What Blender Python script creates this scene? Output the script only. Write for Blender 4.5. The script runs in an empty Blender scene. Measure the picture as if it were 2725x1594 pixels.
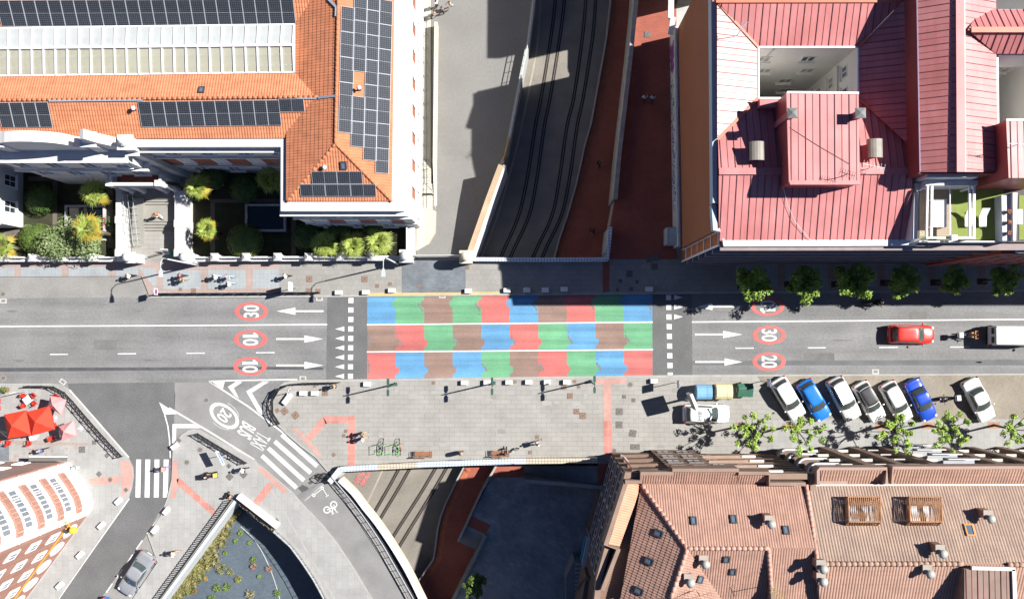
import bpy, bmesh, math, random
from mathutils import Vector, Matrix
random.seed(11)
SC = bpy.context.scene
COL = SC.collection
rad = math.radians

# ---------------------------------------------------------------- camera
IW, IH = 2725.0, 1594.0          # size of the photograph the measures were taken in
CAMH, SCL = 84.0, 27.0           # flying height (m), photo pixels per metre on the ground
FPX = CAMH * SCL
NX, NY = 1400.0, 880.0           # the nadir point in the photograph
_n = Vector((NX - IW / 2, -(NY - IH / 2), -FPX)).normalized()
_zc = -_n
_xc = (Vector((1, 0, 0)) - _zc * _zc.x).normalized()
_yc = _zc.cross(_xc)
CAM_R = Matrix((_xc, _yc, _zc))
cam_d = bpy.data.cameras.new("camera")
cam = bpy.data.objects.new("camera", cam_d)
COL.objects.link(cam)
cam.matrix_world = Matrix.Translation((0, 0, CAMH)) @ CAM_R.to_4x4()
cam_d.sensor_fit = 'HORIZONTAL'
cam_d.sensor_width = 36.0
cam_d.lens = FPX / IW * 36.0
cam_d.clip_start = 1.0
cam_d.clip_end = 5000.0
SC.camera = cam

# ---------------------------------------------------------------- world, sun, exposure
SUN_EL = 44.5
SUN_DIR = Vector((121.0, 28.0, 0)).normalized()      # towards the sun, on the map
w = bpy.data.worlds.new("World")
SC.world = w
w.use_nodes = True
nt = w.node_tree
sky = nt.nodes.new('ShaderNodeTexSky')
sky.sky_type = 'NISHITA'
sky.sun_disc = False
sky.air_density = 0.6
sky.dust_density = 0.3
sky.ozone_density = 10.0
sky.sun_elevation = rad(SUN_EL)
sky.sun_rotation = math.atan2(SUN_DIR.x, SUN_DIR.y)
nt.links.new(sky.outputs[0], nt.nodes['Background'].inputs[0])
nt.nodes['Background'].inputs[1].default_value = 0.05
sl = bpy.data.lights.new("sun", 'SUN')
sl.energy = 5.0
sl.angle = rad(0.53)
sl.color = (1.0, 0.965, 0.91)
so = bpy.data.objects.new("sun", sl)
COL.objects.link(so)
_d = Vector((SUN_DIR.x * math.cos(rad(SUN_EL)), SUN_DIR.y * math.cos(rad(SUN_EL)), math.sin(rad(SUN_EL))))
so.rotation_euler = _d.to_track_quat('Z', 'Y').to_euler()
so.location = _d * 150
SC.view_settings.view_transform = 'Standard'
SC.view_settings.look = 'None'
SC.view_settings.exposure = 1.05
SC.view_settings.gamma = 1.0
SC.cycles.max_bounces = 6
SC.cycles.transparent_max_bounces = 8

# ---------------------------------------------------------------- measuring: photo pixel -> point at height z
def P(px, py, z=0.0):
    v = Vector((px - IW / 2, -(py - IH / 2), -FPX))
    d = CAM_R @ v
    t = (z - CAMH) / d.z
    return Vector((d.x * t, d.y * t, z))
def PP(pts, z=0.0):
    return [P(a, b, z) for a, b in pts]

# ---------------------------------------------------------------- materials
MATS = {}
def mat(name, col, rough=0.75, var=0.12, scale=1.5, fine=0.0, streak=None, metal=0.0, bump=0.0,
        col2=None, mix_scale=0.4, alpha=None, spec=0.35, emit=None, coat=0.0):
    """One procedural surface: a base colour broken up by two noises (and optional streaks)."""
    if name in MATS: return MATS[name]
    m = bpy.data.materials.new(name)
    MATS[name] = m
    m.use_nodes = True
    t = m.node_tree; N = t.nodes; L = t.links
    b = N['Principled BSDF']
    b.inputs['Roughness'].default_value = rough
    b.inputs['Metallic'].default_value = metal
    b.inputs['Specular IOR Level'].default_value = spec
    if coat: b.inputs['Coat Weight'].default_value = coat
    tc = N.new('ShaderNodeTexCoord')
    def noise(s, det=4, vec=None):
        n = N.new('ShaderNodeTexNoise'); n.inputs['Scale'].default_value = s
        n.inputs['Detail'].default_value = det
        L.new(vec if vec else tc.outputs['Object'], n.inputs['Vector'])
        return n.outputs['Fac']
    def ramp(f, lo, hi):
        r = N.new('ShaderNodeMapRange'); L.new(f, r.inputs[0])
        r.inputs[1].default_value = 0.3; r.inputs[2].default_value = 0.7
        r.inputs[3].default_value = lo; r.inputs[4].default_value = hi
        return r.outputs[0]
    def mul(a, bb):
        x = N.new('ShaderNodeMath'); x.operation = 'MULTIPLY'; L.new(a, x.inputs[0]); L.new(bb, x.inputs[1])
        return x.outputs[0]
    f = ramp(noise(scale), 1 - var, 1 + var)
    if fine: f = mul(f, ramp(noise(scale * 14, 2), 1 - fine, 1 + fine))
    if streak:
        mp = N.new('ShaderNodeMapping'); mp.inputs['Scale'].default_value = streak[0]
        L.new(tc.outputs['Object'], mp.inputs['Vector'])
        f = mul(f, ramp(noise(1.0, 3, mp.outputs[0]), 1 - streak[1], 1 + streak[1]))
    src = None
    if col2:
        mx = N.new('ShaderNodeMix'); mx.data_type = 'RGBA'
        mx.inputs[6].default_value = (*col, 1); mx.inputs[7].default_value = (*col2, 1)
        L.new(ramp(noise(mix_scale, 5), 0, 1), mx.inputs[0])
        src = mx.outputs[2]
    vm = N.new('ShaderNodeVectorMath'); vm.operation = 'SCALE'
    if src: L.new(src, vm.inputs[0])
    else: vm.inputs[0].default_value = col
    L.new(f, vm.inputs['Scale'])
    L.new(vm.outputs[0], b.inputs['Base Color'])
    if bump:
        bp = N.new('ShaderNodeBump'); bp.inputs['Strength'].default_value = bump; bp.inputs['Distance'].default_value = 0.03
        L.new(noise(scale * 8, 4), bp.inputs['Height']); L.new(bp.outputs[0], b.inputs['Normal'])
    if alpha is not None:
        b.inputs['Alpha'].default_value = alpha
    if emit:
        b.inputs['Emission Color'].default_value = (*emit[0], 1); b.inputs['Emission Strength'].default_value = emit[1]
    m.diffuse_color = (*col, 1)
    return m

def brick(name, c1, c2, mortar, bw, bh, ms=0.012, rough=0.85, rot=0.0, var=0.1, offset=0.5, bias=0.0, stain=0.5):
    """Paving or brickwork: a brick pattern with its own colour per stone and broad stains."""
    if name in MATS: return MATS[name]
    m = bpy.data.materials.new(name); MATS[name] = m
    m.use_nodes = True
    t = m.node_tree; N = t.nodes; L = t.links
    b = N['Principled BSDF']; b.inputs['Roughness'].default_value = rough
    b.inputs['Specular IOR Level'].default_value = 0.25
    tc = N.new('ShaderNodeTexCoord')
    mp = N.new('ShaderNodeMapping'); mp.inputs['Rotation'].default_value = (0, 0, rot)
    L.new(tc.outputs['Object'], mp.inputs['Vector'])
    br = N.new('ShaderNodeTexBrick')
    br.inputs['Color1'].default_value = (*c1, 1); br.inputs['Color2'].default_value = (*c2, 1)
    br.inputs['Mortar'].default_value = (*mortar, 1)
    br.inputs['Scale'].default_value = 1.0; br.inputs['Brick Width'].default_value = bw; br.inputs['Row Height'].default_value = bh
    br.inputs['Mortar Size'].default_value = ms; br.inputs['Bias'].default_value = bias
    br.offset = offset
    L.new(mp.outputs[0], br.inputs['Vector'])
    n = N.new('ShaderNodeTexNoise'); n.inputs['Scale'].default_value = stain; n.inputs['Detail'].default_value = 6
    L.new(tc.outputs['Object'], n.inputs['Vector'])
    r = N.new('ShaderNodeMapRange'); L.new(n.outputs['Fac'], r.inputs[0])
    r.inputs[1].default_value = 0.3; r.inputs[2].default_value = 0.7
    r.inputs[3].default_value = 1 - var; r.inputs[4].default_value = 1 + var
    n2 = N.new('ShaderNodeTexNoise'); n2.inputs['Scale'].default_value = 9; n2.inputs['Detail'].default_value = 3
    L.new(tc.outputs['Object'], n2.inputs['Vector'])
    r2 = N.new('ShaderNodeMapRange'); L.new(n2.outputs['Fac'], r2.inputs[0])
    r2.inputs[1].default_value = 0.3; r2.inputs[2].default_value = 0.7
    r2.inputs[3].default_value = 0.93; r2.inputs[4].default_value = 1.07
    mu = N.new('ShaderNodeMath'); mu.operation = 'MULTIPLY'; L.new(r.outputs[0], mu.inputs[0]); L.new(r2.outputs[0], mu.inputs[1])
    vm = N.new('ShaderNodeVectorMath'); vm.operation = 'SCALE'
    L.new(br.outputs['Color'], vm.inputs[0]); L.new(mu.outputs[0], vm.inputs['Scale'])
    L.new(vm.outputs[0], b.inputs['Base Color'])
    m.diffuse_color = (*c1, 1)
    return m

ASPH = mat('asphalt', (0.172, 0.172, 0.172), 0.9, 0.12, 0.35, 0.12, ((0.04, 0.8, 1), 0.17))
ASPH_DARK = mat('new asphalt', (0.112, 0.113, 0.114), 0.9, 0.12, 0.5, 0.14)
ASPH_PALE = mat('pale asphalt', (0.215, 0.21, 0.20), 0.9, 0.10, 0.5, 0.12)
BUSROAD = mat('bus lane asphalt', (0.195, 0.193, 0.188), 0.9, 0.13, 0.5, 0.08)
TAN = mat('tan asphalt', (0.225, 0.198, 0.16), 0.9, 0.14, 0.35, 0.10)
CONC = mat('concrete', (0.24, 0.232, 0.215), 0.85, 0.12, 0.4, 0.07)
PAVE = brick('stone slab paving', (0.285, 0.275, 0.256), (0.264, 0.254, 0.235), (0.195, 0.188, 0.174), 1.0, 0.45, 0.018, var=0.09)
PAVE_GREY = brick('grey slab paving', (0.30, 0.298, 0.288), (0.272, 0.27, 0.262), (0.225, 0.224, 0.217), 0.9, 0.6, 0.014, rot=1.57, var=0.10)
PAVE_N = brick('north slab paving', (0.255, 0.248, 0.232), (0.232, 0.226, 0.21), (0.185, 0.18, 0.168), 0.5, 0.5, 0.012, var=0.10)
PAVE_BLUE = brick('blue grey tiles', (0.275, 0.30, 0.312), (0.255, 0.278, 0.292), (0.22, 0.235, 0.245), 0.4, 0.4, 0.012, offset=0.0)
PAVE_PINK = brick('pinkish tiles', (0.30, 0.24, 0.22), (0.285, 0.222, 0.202), (0.23, 0.19, 0.172), 0.4, 0.4, 0.012, offset=0.0)
PAVE_SLATE = brick('slate blocks', (0.155, 0.172, 0.19), (0.122, 0.137, 0.153), (0.11, 0.12, 0.13), 0.35, 0.14, 0.01, var=0.18, stain=0.9)
TACT_RED = brick('red tactile slabs', (0.40, 0.16, 0.13), (0.43, 0.21, 0.175), (0.38, 0.24, 0.21), 0.8, 0.8, 0.03, offset=0.0, var=0.16)
TACT_PINK = brick('faded pink slabs', (0.42, 0.25, 0.215), (0.40, 0.22, 0.19), (0.36, 0.24, 0.21), 0.4, 0.4, 0.015, offset=0.0, var=0.10)
RED_PATH = brick('red path', (0.30, 0.092, 0.062), (0.27, 0.08, 0.055), (0.20, 0.07, 0.05), 0.4, 0.2, 0.012, var=0.12)
KERB = mat('kerb stone', (0.30, 0.295, 0.28), 0.8, 0.1, 1.2, 0.08)
KERB_Y = mat('yellow kerb paint', (0.50, 0.36, 0.14), 0.7, 0.14, 1.4, 0.1)
WHITE_PAINT = mat('white road paint', (0.56, 0.56, 0.545), 0.7, 0.13, 1.6, 0.2)
RED_PAINT = mat('red road paint', (0.52, 0.115, 0.105), 0.7, 0.10, 1.5, 0.12)
WORN = mat('worn white paint', (0.33, 0.33, 0.325), 0.8, 0.25, 4.0, 0.25)
STUCCO = mat('white stucco', (0.55, 0.545, 0.53), 0.85, 0.05, 0.6)
STUCCO_SH = mat('pale grey stucco', (0.50, 0.50, 0.49), 0.85, 0.05, 0.6)
CREAM = mat('cream stone', (0.60, 0.53, 0.41), 0.85, 0.12, 0.9)
BRICKRED = brick('red brick wall', (0.33, 0.12, 0.075), (0.28, 0.10, 0.06), (0.30, 0.18, 0.14), 0.4, 0.12, 0.012)
TILE_OR = mat('orange roof tile', (0.46, 0.175, 0.088), 0.85, 0.13, 1.3, 0.10, ((0.6, 5.0, 1), 0.10))
TILE_RIDGE = mat('ridge tile', (0.45, 0.165, 0.08), 0.85, 0.12, 1.3, 0.1)
TILE_PK = mat('salmon roof tile', (0.33, 0.195, 0.148), 0.85, 0.12, 1.3, 0.10, ((5.0, 0.6, 1), 0.09))
TILE_GR = mat('grey brown roof tile', (0.285, 0.205, 0.165), 0.88, 0.12, 0.8, 0.10, ((4.0, 0.4, 1), 0.08), col2=(0.30, 0.215, 0.165))
TILE_GRP = mat('pinkish brown roof tile', (0.36, 0.22, 0.165), 0.88, 0.12, 0.8, 0.10)
SHEET_RED = mat('red sheet roofing', (0.45, 0.155, 0.15), 0.42, 0.09, 0.5, 0.02, ((3.2, 0.35, 1), 0.06), spec=0.4, col2=(0.47, 0.20, 0.195), mix_scale=0.25)
SEAM_SHADE = mat('shade dark roof seam', (0.17, 0.055, 0.055), 0.6, 0.1)  # ribs coloured dark to paint the shadow lines along the seams
SHEET_CAP = mat('coral roof flashing', (0.52, 0.165, 0.10), 0.45, 0.1, 0.8)
METAL_CAP = mat('pale blue metal coping', (0.42, 0.50, 0.54), 0.5, 0.06, 0.7)
ORANGE_WALL = mat('terracotta render', (0.30, 0.115, 0.055), 0.85, 0.07, 0.25, 0.03, ((0.5, 0.5, 6), 0.05))
ORANGE_PANEL = mat('orange panel', (0.40, 0.13, 0.04), 0.8, 0.1, 1.0)
BROWN_BR = brick('brown brick wall', (0.205, 0.135, 0.10), (0.18, 0.115, 0.085), (0.16, 0.115, 0.09), 0.5, 0.14, 0.012)
BROWN_DK = mat('dark brown cladding', (0.125, 0.085, 0.065), 0.8, 0.08, 0.8)
GLASS = mat('dark window glass', (0.03, 0.04, 0.05), 0.08, 0.1, 0.6, spec=0.6)
GLASS_BL = mat('bluish window glass', (0.10, 0.14, 0.19), 0.1, 0.1, 0.6, spec=0.6)
FRAME_W = mat('white frame', (0.75, 0.75, 0.74), 0.5, 0.04)
ALU = mat('aluminium', (0.62, 0.65, 0.69), 0.35, 0.05, 2, metal=0.5)
STEEL = mat('galvanised steel', (0.42, 0.44, 0.46), 0.5, 0.08, 3)
BLACK = mat('black iron', (0.018, 0.018, 0.02), 0.55, 0.1)
DARK = mat('dark grey', (0.05, 0.05, 0.055), 0.6, 0.1)
GREENIRON = mat('dark green iron', (0.03, 0.085, 0.06), 0.5, 0.1)
RUST = mat('rusty cover', (0.20, 0.13, 0.095), 0.85, 0.2, 3, 0.15)
COVER = mat('grey iron cover', (0.13, 0.12, 0.11), 0.8, 0.2, 4, 0.2)
SOIL = mat('dark soil', (0.035, 0.027, 0.02), 0.95, 0.25, 1.2, 0.2, col2=(0.03, 0.04, 0.015))
BARK = mat('bark', (0.11, 0.085, 0.06), 0.95, 0.25, 3, 0.2, bump=0.4)
def leafm(n, c, c2, tr=0.25):
    m = mat(n, c, 0.55, 0.22, 1.6, 0.12, col2=c2, mix_scale=2.2, spec=0.3)
    return m
LEAF = leafm('bright leaf', (0.21, 0.34, 0.045), (0.30, 0.42, 0.08))
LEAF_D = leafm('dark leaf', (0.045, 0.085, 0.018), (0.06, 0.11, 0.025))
LEAF_SAGE = leafm('sage leaf', (0.12, 0.17, 0.06), (0.20, 0.25, 0.11))
LEAF_PALM = leafm('palm leaf', (0.19, 0.27, 0.04), (0.30, 0.34, 0.08))
LEAF_YEL = leafm('yellowing palm leaf', (0.40, 0.27, 0.03), (0.30, 0.27, 0.04))
LEAF_DRY = leafm('dry grass', (0.34, 0.28, 0.15), (0.25, 0.25, 0.09))
ROCK = mat('stone', (0.28, 0.26, 0.235), 0.9, 0.2, 2)

# ---------------------------------------------------------------- mesh building
class MB:
    def __init__(s): s.v = []; s.f = []
    def add(s, pts, faces):
        i = len(s.v); s.v += [tuple(p) for p in pts]; s.f += [tuple(k + i for k in f) for f in faces]
    def face(s, pts): s.add(pts, [tuple(range(len(pts)))])
    def prism(s, pts, z0, z1):
        p = [(a[0], a[1]) for a in pts]
        ar = sum(p[i][0] * p[(i + 1) % len(p)][1] - p[(i + 1) % len(p)][0] * p[i][1] for i in range(len(p)))
        if ar < 0: p.reverse()
        n = len(p)
        s.add([(x, y, z0) for x, y in p] + [(x, y, z1) for x, y in p],
              [tuple(range(n - 1, -1, -1)), tuple(range(n, 2 * n))] + [(i, (i + 1) % n, n + (i + 1) % n, n + i) for i in range(n)])
    def sheet(s, pts, z=None):
        p = [Vector((a[0], a[1], (a[2] if len(a) > 2 else 0) if z is None else z)) for a in pts]
        ar = sum(p[i].x * p[(i + 1) % len(p)].y - p[(i + 1) % len(p)].x * p[i].y for i in range(len(p)))
        if ar < 0: p.reverse()
        s.face(p)
    def box(s, c, sz, rz=0.0, rot=None):
        hx, hy, hz = sz[0] / 2, sz[1] / 2, sz[2] / 2
        R = rot if rot else Matrix.Rotation(rz, 3, 'Z')
        c = Vector(c)
        pts = [c + R @ Vector((a * hx, b * hy, d * hz)) for d in (-1, 1) for a, b in ((-1, -1), (1, -1), (1, 1), (-1, 1))]
        s.add(pts, [(3, 2, 1, 0), (4, 5, 6, 7), (0, 1, 5, 4), (1, 2, 6, 5), (2, 3, 7, 6), (3, 0, 4, 7)])
    def beam(s, a, b, wd, ht, up=Vector((0, 0, 1)), lift=0.0):
        a = Vector(a); b = Vector(b); d = (b - a)
        l = d.length
        if l < 1e-6: return
        d /= l
        side = d.cross(up)
        if side.length < 1e-4: side = d.cross(Vector((1, 0, 0)))
        side.normalize(); u = side.cross(d)
        R = Matrix((d, side, u)).transposed()
        s.box((a + b) / 2 + u * lift, (l, wd, ht), rot=R)
    def tube(s, pts, r, n=6, cap=True):
        pts = [Vector(p) for p in pts]
        rs = r if isinstance(r, (list, tuple)) else [r] * len(pts)
        rings = []; prev = None
        for i, p in enumerate(pts):
            d = (pts[min(i + 1, len(pts) - 1)] - pts[max(i - 1, 0)])
            d = d.normalized() if d.length > 1e-9 else Vector((0, 0, 1))
            ref = prev if prev else (Vector((0, 0, 1)) if abs(d.z) < 0.9 else Vector((1, 0, 0)))
            u = d.cross(ref)
            if u.length < 1e-5: u = d.cross(Vector((0, 1, 0)))
            u.normalize(); vv = d.cross(u)
            prev = ref
            rings.append([p + (u * math.cos(2 * math.pi * k / n) + vv * math.sin(2 * math.pi * k / n)) * rs[i] for k in range(n)])
        base = len(s.v)
        for rg in rings: s.v += [tuple(q) for q in rg]
        for i in range(len(rings) - 1):
            for k in range(n):
                a = base + i * n + k; b = base + i * n + (k + 1) % n
                s.f.append((a, b, b + n, a + n))
        if cap:
            s.f.append(tuple(base + k for k in range(n - 1, -1, -1)))
            s.f.append(tuple(base + (len(rings) - 1) * n + k for k in range(n)))
    def lathe(s, c, prof, n=12):
        c = Vector(c); base = len(s.v)
        for r, z in prof:
            for k in range(n):
                a = 2 * math.pi * k / n
                s.v.append((c.x + r * math.cos(a), c.y + r * math.sin(a), c.z + z))
        for i in range(len(prof) - 1):
            for k in range(n):
                a = base + i * n + k; b = base + i * n + (k + 1) % n
                s.f.append((a, b, b + n, a + n))
        s.f.append(tuple(base + k for k in range(n - 1, -1, -1)))
        s.f.append(tuple(base + (len(prof) - 1) * n + k for k in range(n)))
    def ball(s, c, r, n=10, m=6, jit=0.0):
        c = Vector(c); r = r if isinstance(r, (tuple, list)) else (r, r, r)
        base = len(s.v)
        for i in range(m + 1):
            t = math.pi * i / m
            for k in range(n):
                a = 2 * math.pi * k / n
                j = 1 + random.uniform(-jit, jit)
                s.v.append((c.x + r[0] * math.sin(t) * math.cos(a) * j, c.y + r[1] * math.sin(t) * math.sin(a) * j, c.z + r[2] * math.cos(t) * j))
        for i in range(m):
            for k in range(n):
                a = base + i * n + k; b = base + i * n + (k + 1) % n
                s.f.append((a, a + n, b + n, b))
    def loft(s, rings, cap=True):
        n = len(rings[0]); base = len(s.v)
        for rg in rings: s.v += [tuple(q) for q in rg]
        for i in range(len(rings) - 1):
            for k in range(n):
                a = base + i * n + k; b = base + i * n + (k + 1) % n
                s.f.append((a, b, b + n, a + n))
        if cap:
            s.f.append(tuple(base + k for k in range(n - 1, -1, -1)))
            s.f.append(tuple(base + (len(rings) - 1) * n + k for k in range(n)))
    def build(s, name, material, parent=None, smooth=False, label=None):
        me = bpy.data.meshes.new(name)
        me.from_pydata(s.v, [], s.f)
        me.materials.append(material)
        if smooth: me.polygons.foreach_set('use_smooth', [True] * len(me.polygons))
        me.update()
        o = bpy.data.objects.new(name, me)
        COL.objects.link(o)
        if parent: adopt(o, parent)
        if label: o['label'] = label
        return o

WORLD = {}
def wm(o):
    if o.name in WORLD: return WORLD[o.name]
    return Matrix.Identity(4)
def adopt(o, parent):
    o.parent = parent
    o.matrix_parent_inverse = wm(parent).inverted()

def tag(o, label=None, cat=None, group=None, kind=None):
    if label: o['label'] = label
    if cat: o['category'] = cat
    if group: o['group'] = group
    if kind: o['kind'] = kind
    return o
def thing(name, label, cat, loc=(0, 0, 0), rz=0.0, group=None):
    o = bpy.data.objects.new(name, None)
    COL.objects.link(o)
    o.empty_display_size = 0.2
    o.location = loc; o.rotation_euler = (0, 0, rz)
    WORLD[o.name] = Matrix.Translation(loc) @ Matrix.Rotation(rz, 4, 'Z')
    return tag(o, label, cat, group)
def solo(mb, name, material, label, cat, group=None, smooth=False):
    return tag(mb.build(name, material, None, smooth), label, cat, group)
def struct(mb, name, material):
    return tag(mb.build(name, material), kind='structure')
KIDS = {}
def kids(o):
    return [c for c in bpy.data.objects if c.parent is o]
def cache_kids(root):
    KIDS[root.name] = [(c, kids(c)) for c in kids(root)]
def swap(o, sw):
    if sw and o.type == 'MESH' and o.data.materials and o.data.materials[0] in sw:
        o.material_slots[0].link = 'OBJECT'
        o.material_slots[0].material = sw[o.data.materials[0]]
def place(root, loc, rz, label, group=None, sw=None, first=False, scale=1.0):
    """Moves the first one of a kind, or copies it with its parts and their sub-parts."""
    if root.name not in KIDS: cache_kids(root)
    if first: r = root
    else:
        r = root.copy(); COL.objects.link(r)
    r.location = loc; r.rotation_euler = (0, 0, rz)
    if scale != 1.0: r.scale = (scale, scale, scale)
    r['label'] = label
    if group: r['group'] = group
    swap(r, sw)
    for c, gs in KIDS[root.name]:
        d = c
        if not first:
            d = c.copy(); COL.objects.link(d); d.parent = r
        swap(d, sw)
        for g in gs:
            e = g
            if not first:
                e = g.copy(); COL.objects.link(e); e.parent = d
            swap(e, sw)
    return r
ORD = ['first', 'second', 'third', 'fourth', 'fifth', 'sixth', 'seventh', 'eighth', 'ninth', 'tenth', 'eleventh', 'twelfth',
       'thirteenth', 'fourteenth', 'fifteenth', 'sixteenth', 'seventeenth', 'eighteenth', 'nineteenth', 'twentieth', 'twenty-first', 'twenty-second']
def nth(i, n):
    return 'leftmost' if i == 0 else 'rightmost' if i == n - 1 else ORD[i] + ' from the left'

def fan(pts): return [Vector(p) for p in pts]
def offset_line(pts, d):
    """The polyline pts moved sideways by d (to its left)."""
    out = []
    for i, p in enumerate(pts):
        a = pts[max(i - 1, 0)]; b = pts[min(i + 1, len(pts) - 1)]
        t = Vector((b[0] - a[0], b[1] - a[1])).normalized()
        out.append(Vector((p[0] - t.y * d, p[1] + t.x * d, p[2] if len(p) > 2 else 0)))
    return out
def strip_px(mb, px, z, wd, px_w=False):
    l = PP(px, z); k = (CAMH - z) / CAMH / SCL
    hw = wd / 2 * (k if px_w else 1)
    a = offset_line(l, hw); b = offset_line(l, -hw)
    for i in range(len(l) - 1):
        mb.sheet([a[i], a[i + 1], b[i + 1], b[i]])
def wall_line(mb, pts, thick, z0, z1):
    l = [Vector((p[0], p[1], 0)) for p in pts]
    a = offset_line(l, thick / 2); b = offset_line(l, -thick / 2)
    n = len(l)
    base = len(mb.v)
    for i in range(n):
        mb.v += [(a[i].x, a[i].y, z0), (b[i].x, b[i].y, z0), (b[i].x, b[i].y, z1), (a[i].x, a[i].y, z1)]
    for i in range(n - 1):
        for k in range(4):
            mb.f.append((base + i * 4 + k, base + i * 4 + (k + 1) % 4, base + (i + 1) * 4 + (k + 1) % 4, base + (i + 1) * 4 + k))
    mb.f.append((base + 3, base + 2, base + 1, base)); e = base + (n - 1) * 4; mb.f.append((e, e + 1, e + 2, e + 3))
def smooth_px(pts, n=4):
    """Catmull-Rom through pixel points."""
    out = []
    for i in range(len(pts) - 1):
        p0 = pts[max(i - 1, 0)]; p1 = pts[i]; p2 = pts[i + 1]; p3 = pts[min(i + 2, len(pts) - 1)]
        for k in range(n):
            t = k / n
            out.append(tuple(0.5 * ((2 * p1[j]) + (-p0[j] + p2[j]) * t + (2 * p0[j] - 5 * p1[j] + 4 * p2[j] - p3[j]) * t * t + (-p0[j] + 3 * p1[j] - 3 * p2[j] + p3[j]) * t ** 3) for j in (0, 1)))
    out.append(pts[-1])
    return out
_txt = {}
def text_faces(s, bold=True):
    """2-D mesh of a word, its box normalised to 0..1 in both directions (and its aspect)."""
    if s in _txt: return _txt[s]
    c = bpy.data.curves.new('lettering', 'FONT'); c.body = s
    c.offset = 0.018 if bold else 0.0
    o = bpy.data.objects.new('lettering', c); COL.objects.link(o)
    dg = bpy.context.evaluated_depsgraph_get()
    me = bpy.data.meshes.new_from_object(o.evaluated_get(dg))
    vs = [v.co.copy() for v in me.vertices]; fs = [tuple(p.vertices) for p in me.polygons]
    bpy.data.objects.remove(o); bpy.data.curves.remove(c); bpy.data.meshes.remove(me)
    x0 = min(v.x for v in vs); x1 = max(v.x for v in vs); y0 = min(v.y for v in vs); y1 = max(v.y for v in vs)
    _txt[s] = ([((v.x - x0) / (x1 - x0), (v.y - y0) / (y1 - y0)) for v in vs], fs)
    return _txt[s]
def text_on(mb, s, o, ux, uy, bold=True):
    """Writes s from corner o: ux along the whole line, uy up the letters."""
    vs, fs = text_faces(s, bold)
    pts = [Vector(o) + Vector(ux) * a + Vector(uy) * b for a, b in vs]
    mb.add(pts, fs)
# ================================================================ GROUND
PV = 0.13      # pavement top
mb = MB()
x0, x1, y0, y1 = -64, 64, -52, 50
R_ = 3000
for a, b, c, d in ((-R_, -R_, R_, y0), (-R_, y1, R_, R_), (-R_, y0, x0, y1), (x1, y0, R_, y1)):
    mb.sheet([(a, b), (c, b), (c, d), (a, d)], -0.06)
struct(mb, 'ground', mat('distant ground', (0.16, 0.15, 0.13), 0.95, 0.2, 0.05, 0.1))
E = lambda pts: PP(pts, 0)
YARD_W = [(1437, -250), (1420, 0), (1406, 110), (1383, 222), (1361, 335), (1346, 415), (1331, 441), (1300, 530), (1253, 665), (1245, 697)]
SEPAR = [(1712, -250), (1693, 0), (1681, 122), (1667, 245), (1648, 410), (1637, 530), (1624, 605), (1618, 697)]
# solid terrain under everything at street level, cut where the railway trench and the garden pit are
mb = MB()
mb.prism(E([(-360, -560), (1108, -560), (1108, 697), (-360, 697)]), -5.6, -0.02)
mb.prism(E([(-360, 697), (3120, 697), (3120, 1222), (1590, 1222), (1400, 1227), (905, 1245), (905, 1222), (-360, 1222)]), -5.6, -0.025)
mb.prism(E(SEPAR + [(3120, 697), (3120, -560), (1735, -560)]), -5.6, -0.02)
mb.prism(E([(1590, 1222), (3120, 1222), (3120, 2260), (1600, 2260), (1605, 1300)]), -5.6, -0.02)
mb.prism(E([(-360, 1222), (622, 1222), (622, 1327), (415, 1610), (200, 1900), (-50, 2260), (-360, 2260)]), -5.6, -0.02)
PIT_R = [(632, 1319), (736, 1403), (726, 1416), (770, 1455), (800, 1495), (832, 1543), (862, 1598), (930, 1750), (1000, 2000)]
BUS_OUT = [(902, 1278), (938, 1313), (967, 1351), (1000, 1392), (1031, 1437), (1056, 1476), (1083, 1522), (1108, 1572), (1140, 1640), (1190, 1760), (1250, 2000)]
mb.prism(E([(622, 1222), (905, 1222), (905, 1245), (880, 1268)] + BUS_OUT + [(1250, 2260), (1050, 2260)] + PIT_R[::-1] + [(622, 1327)]), -1.0, -0.02)
mb.prism(E(PIT_R + [(1090, 2000), (960, 1700), (880, 1520), (800, 1400), (740, 1300), (860, 1255), (860, 1223), (622, 1223), (622, 1327)]), -5.6, -0.9)
# the school yard, sloping down away from its gate
yard_l = [(1108, -250), (1108, 0), (1108, 110), (1108, 222), (1108, 335), (1108, 415), (1108, 441), (1108, 530), (1108, 665), (1108, 697)]
def yz(py): return -2.6 if py < 420 else -2.6 * (697 - py) / 277.0 - 0.0
yd = MB()
for i in range(len(YARD_W) - 1):
    q = [P(*yard_l[i], yz(yard_l[i][1])), P(*yard_l[i + 1], yz(yard_l[i + 1][1])), P(*YARD_W[i + 1], yz(YARD_W[i + 1][1])), P(*YARD_W[i], yz(YARD_W[i][1]))]
    yd.face(q)
struct(yd, 'school_yard', mat('yard paving', (0.18, 0.176, 0.168), 0.9, 0.07, 0.3, 0.06))
mb2 = MB(); mb2.prism(E([(700, -560), (1900, -560), (1900, 2260), (400, 2260)]), -6.4, -5.0)
struct(mb2, 'railway_bed', mat('track slab concrete', (0.215, 0.195, 0.17), 0.9, 0.16, 0.4, 0.08, col2=(0.175, 0.16, 0.14), mix_scale=0.15))
struct(mb, 'terrain', mat('retaining concrete', (0.36, 0.36, 0.345), 0.9, 0.15, 0.7, 0.05))

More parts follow.
